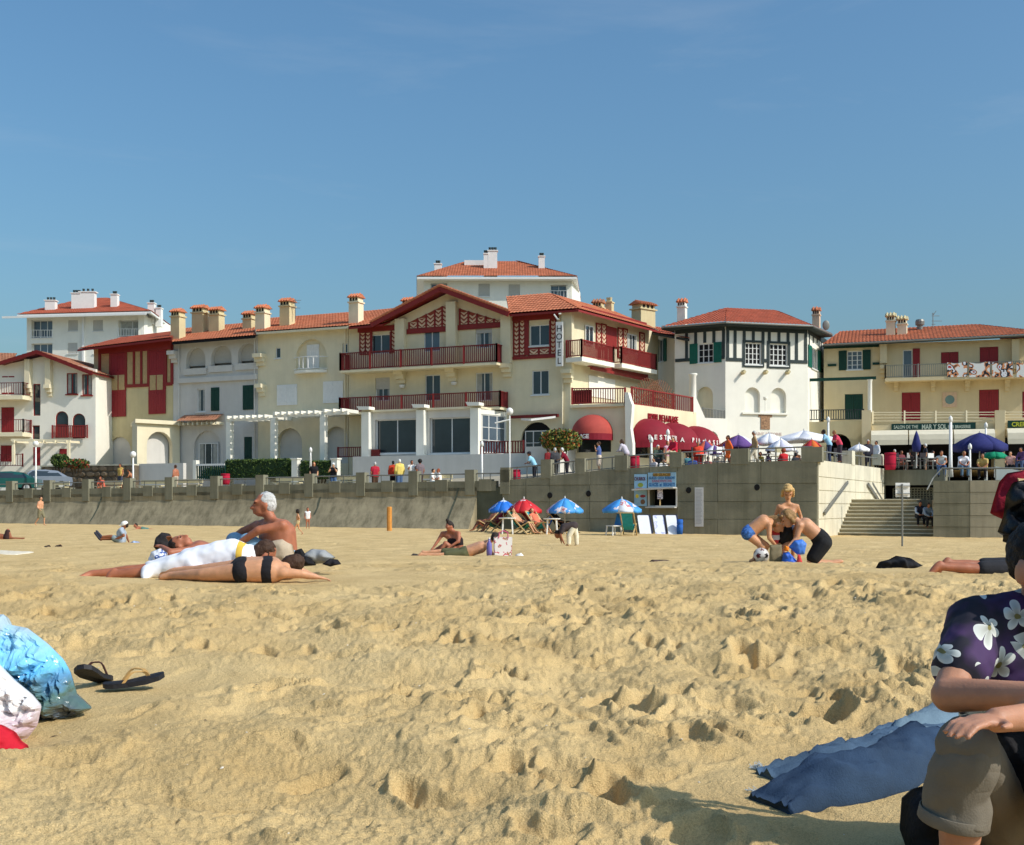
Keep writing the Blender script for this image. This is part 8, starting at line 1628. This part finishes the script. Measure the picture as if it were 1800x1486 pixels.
# ---------------------------------------------------------------- the man in the flowered shirt
def flower_shirt():
    m = bpy.data.materials.new('flowered_shirt_print'); m.use_nodes = True; N = m.node_tree.nodes; L = m.node_tree.links; b = N['Principled BSDF']; b.inputs['Roughness'].default_value = .8
    tc = N.new('ShaderNodeTexCoord'); mp = N.new('ShaderNodeMapping'); mp.inputs['Scale'].default_value = (9.6, 0, 9.6); mp.inputs['Rotation'].default_value = (0, .5, 0); vo = N.new('ShaderNodeTexVoronoi'); vo.inputs['Scale'].default_value = 1.; vo.inputs['Randomness'].default_value = .55
    dn_ = N.new('ShaderNodeTexNoise'); dn_.inputs['Scale'].default_value = 9.; dn_.inputs['Detail'].default_value = 1.; L.new(tc.outputs['Object'], dn_.inputs['Vector']); dv = N.new('ShaderNodeVectorMath'); dv.operation = 'MULTIPLY_ADD'; dv.inputs[1].default_value = (.055, .055, .055); L.new(dn_.outputs['Color'], dv.inputs[0]); L.new(tc.outputs['Object'], dv.inputs[2]); L.new(dv.outputs[0], mp.inputs[0]); L.new(mp.outputs[0], vo.inputs['Vector'])
    sub = N.new('ShaderNodeVectorMath'); sub.operation = 'SUBTRACT'; L.new(mp.outputs[0], sub.inputs[0]); L.new(vo.outputs['Position'], sub.inputs[1]); sp = N.new('ShaderNodeSeparateXYZ'); L.new(sub.outputs[0], sp.inputs[0])
    def mt(op, a, b_=None, c=None):
        n = N.new('ShaderNodeMath'); n.operation = op
        for i, v in enumerate((a, b_, c)):
            if v is None: continue
            if isinstance(v, (int, float)): n.inputs[i].default_value = v
            else: L.new(v, n.inputs[i])
        return n.outputs[0]
    r = mt('SQRT', mt('ADD', mt('MULTIPLY', sp.outputs[0], sp.outputs[0]), mt('MULTIPLY', sp.outputs[2], sp.outputs[2])))
    cs = N.new('ShaderNodeSeparateColor'); L.new(vo.outputs['Color'], cs.inputs[0])
    an = mt('ADD', mt('ARCTAN2', sp.outputs[2], sp.outputs[0]), mt('MULTIPLY', cs.outputs[0], 6.28)); pet = mt('ABSOLUTE', mt('COSINE', mt('MULTIPLY', an, 2.5)))
    lim = mt('MULTIPLY', mt('ADD', mt('MULTIPLY', mt('POWER', pet, .45), .34), .06), mt('ADD', mt('MULTIPLY', cs.outputs[1], .5), .8)); inside = mt('LESS_THAN', r, lim); heart = mt('LESS_THAN', r, .07)
    bgc = N.new('ShaderNodeTexNoise'); bgc.inputs['Scale'].default_value = 9; L.new(tc.outputs['Object'], bgc.inputs['Vector']); rb = N.new('ShaderNodeValToRGB'); rb.color_ramp.elements[0].position = .42; rb.color_ramp.elements[1].position = .6; rb.color_ramp.elements[0].color = (*lin((22, 18, 34)), 1); rb.color_ramp.elements[1].color = (*lin((66, 38, 84)), 1); L.new(bgc.outputs[0], rb.inputs[0])
    m1 = N.new('ShaderNodeMix'); m1.data_type = 'RGBA'; L.new(inside, m1.inputs[0]); L.new(rb.outputs[0], m1.inputs[6]); pw = N.new('ShaderNodeMix'); pw.data_type = 'RGBA'; L.new(mt('POWER', mt('DIVIDE', r, mt('ADD', lim, .001)), .8), pw.inputs[0]); pw.inputs[6].default_value = (*lin((120, 122, 104)), 1); pw.inputs[7].default_value = (*lin((220, 222, 214)), 1); L.new(pw.outputs[2], m1.inputs[7])
    m2 = N.new('ShaderNodeMix'); m2.data_type = 'RGBA'; L.new(heart, m2.inputs[0]); L.new(m1.outputs[2], m2.inputs[6]); m2.inputs[7].default_value = (*lin((120, 112, 60)), 1); L.new(m2.outputs[2], b.inputs['Base Color']); return m
d = 3.05
fj = {k: (Vector(v) if k in ('look', 'up') else P(v[0], v[1], v[2])) for k, v in dict(hip=(1835, 1468, 3.28), chest=(1832, 1195, 3.12), neck=(1824, 1082, 3.06), head=(1846, 1000, 2.98), shL=(1716, 1108, 3.06), shR=(1948, 1108, 3.08), elL=(1668, 1222, 2.84), elR=(1965, 1245, 2.86), haL=(1846, 1222, 2.64), haR=(1752, 1266, 2.58), hiL=(1766, 1476, 3.22), hiR=(1905, 1476, 3.22), knL=(1700, 1312, 2.76), knR=(1890, 1316, 2.78), anL=(1676, 1600, 2.82), anR=(1880, 1600, 2.84), toL=(1662, 1640, 2.64), toR=(1845, 1640, 2.64), look=(.3, -.95, -.08)).items()}
man = person(fj, 1.0, 'man in dark flowered shirt sitting with folded arms at the right edge', 'fore', 'black', 'crop', [('shirt', flower_shirt(), [('torso', .03, -.05, 1.), ('arm', .026, 0., .62)]), ('trousers', M('khaki_cotton', (118, 110, 96), .95, .1, 9, .15, 200), [('torso', .02, 0., .15), ('leg', .016, 0., 1.12)])], vox=.009, bvox=.0062, detail=True) if SK.setdefault('fore', skin('warm_skin', (188, 134, 104))) else None
for ch in man.children:
    if ch.name.startswith('shirt'): wrinkle(ch, .022, .09)
    if ch.name.startswith('trousers'): wrinkle(ch, .012, .16)
for q in ('L', 'R'):   # wide trouser legs below the knee, with turn-ups
    a, b = Vector(fj['kn' + q]), L2(fj['kn' + q], fj['an' + q], .46); b.x -= .018
    mb = MB(); pts = [a.lerp(b, t) + Vector((.006 * math.sin(t * 9), -.006 * math.sin(t * 7), 0)) for t in (0, .12, .25, .4, .55, .7, .85, 1.)]; mb.tube(pts, [.066, .074, .076, .075, .075, .076, .077, .079], 28, cap=False)
    o = mb.build('trouser_leg', MATS['khaki_cotton'], man, smooth=True); sm = o.modifiers.new('thickness', 'SOLIDIFY'); sm.thickness = .004; ss = o.modifiers.new('subd', 'SUBSURF'); ss.levels = ss.render_levels = 2; wrinkle(o, .022, .1)
    mb = MB(); dn = (b - a).normalized(); mb.tube([b - dn * .03, b - dn * .028, b - dn * .002, b], [.079, .0805, .082, .0805], 28, cap=False); o2 = mb.build('turn_up', MATS['khaki_cotton'], o, smooth=True); sm = o2.modifiers.new('thickness', 'SOLIDIFY'); sm.thickness = .003
# jacket and red cloth over his head, things round him
root = empty('jacket', gp(1850, 1480), 'black jacket with red lining hanging above the man at the right edge', 'jacket')
mb = MB(); a = P(1852, 830, 3.24); mb.tube([Vector((a.x, a.y, ground(1852, 3.24) - .3)), a], .018, 8); mb.tube([a + Vector((-.1, 0, -.03)), a + Vector((.12, 0, -.03))], .015, 8); mb.build('stake', WOOD, root)
pillow([(1756, 848), (1770, 832), (1800, 827), (1860, 835), (1900, 880), (1860, 915), (1790, 915), (1764, 914), (1740, 903), (1746, 880)], M('red_lining', (150, 26, 44), .85, .12, 6, .3, 60), 'lining', root, d=3.26, bulge=.05, wr=.03, wk=9, n=72, rings=14, seed=4)
pillow([(1768, 872), (1780, 848), (1810, 842), (1900, 850), (1930, 960), (1860, 975), (1798, 955), (1786, 944), (1774, 957), (1762, 952), (1764, 942), (1753, 936), (1764, 906)], M('black_leather', (22, 21, 23), .45, .2, 8, .3, 40), 'jacket_body', root, d=3.16, bulge=.05, wr=.05, wk=7, n=90, rings=18, seed=6, ridge=1)
pillow([(1586, 1404), (1606, 1386), (1650, 1376), (1700, 1390), (1710, 1500), (1640, 1512), (1596, 1500), (1582, 1460)], M('black_canvas', (24, 23, 26), .8, .2, 8, .3, 60), 'backpack', d=3.12, bulge=.09, wr=.04, wk=9, seed=8, label='black bag on the sand behind the khaki trouser leg', cat='bag')
pillow([(1752, 1290), (1800, 1276), (1850, 1290), (1860, 1440), (1800, 1458), (1748, 1448)], MATS['black_canvas'], 'backpack', d=3.02, bulge=.08, wr=.03, wk=8, seed=12, label='black soft shape between the knees of the seated man', cat='bag')  # dark filler shape set in the gap between the knees
pillow([(1640, 1470), (1700, 1452), (1800, 1448), (1920, 1450), (1960, 1540), (1800, 1560), (1640, 1540)], xband('orange_towel', [(0, (226, 84, 30)), (.32, (222, 200, 60)), (.36, (206, 206, 210)), (.5, (222, 200, 60)), (.54, (226, 84, 30)), (.75, (30, 28, 30)), (.82, (226, 84, 30))], -.28, .62), 'towel', bulge=.02, wr=.01, label='orange towel with pale bands under the seated man', cat='towel')

# shell chips and bits of dry weed scattered on the near sand
rg = random.Random(12); mb = MB()
for i in range(260):
    dd = math.sqrt(rg.uniform(2.6 ** 2, 11 ** 2)); px = rg.uniform(20, 1780); p = Vector(((px - CX) * dd / F, dd, sand_at(px, dd) + .002)); s_ = rg.uniform(.003, .009); a = rg.uniform(0, 6.3); mb.m = i % 3
    u = Vector((math.cos(a), math.sin(a), rg.uniform(-.3, .3))) * s_ * (1 if mb.m < 2 else 2.2); v = Vector((-math.sin(a), math.cos(a), rg.uniform(-.3, .3))) * s_ * (.7 if mb.m < 2 else .25); n = Vector((0, 0, s_ * .5))
    mb.add([p - u, p + v, p + u, p - v, p + n], [(0, 1, 4), (1, 2, 4), (2, 3, 4), (3, 0, 4)])
mb.build('shell_chips', [fab((226, 216, 196)), fab((120, 104, 84)), fab((70, 58, 44))], label='tiny shell chips and weed scraps scattered over the near sand', cat='debris', kind='stuff')
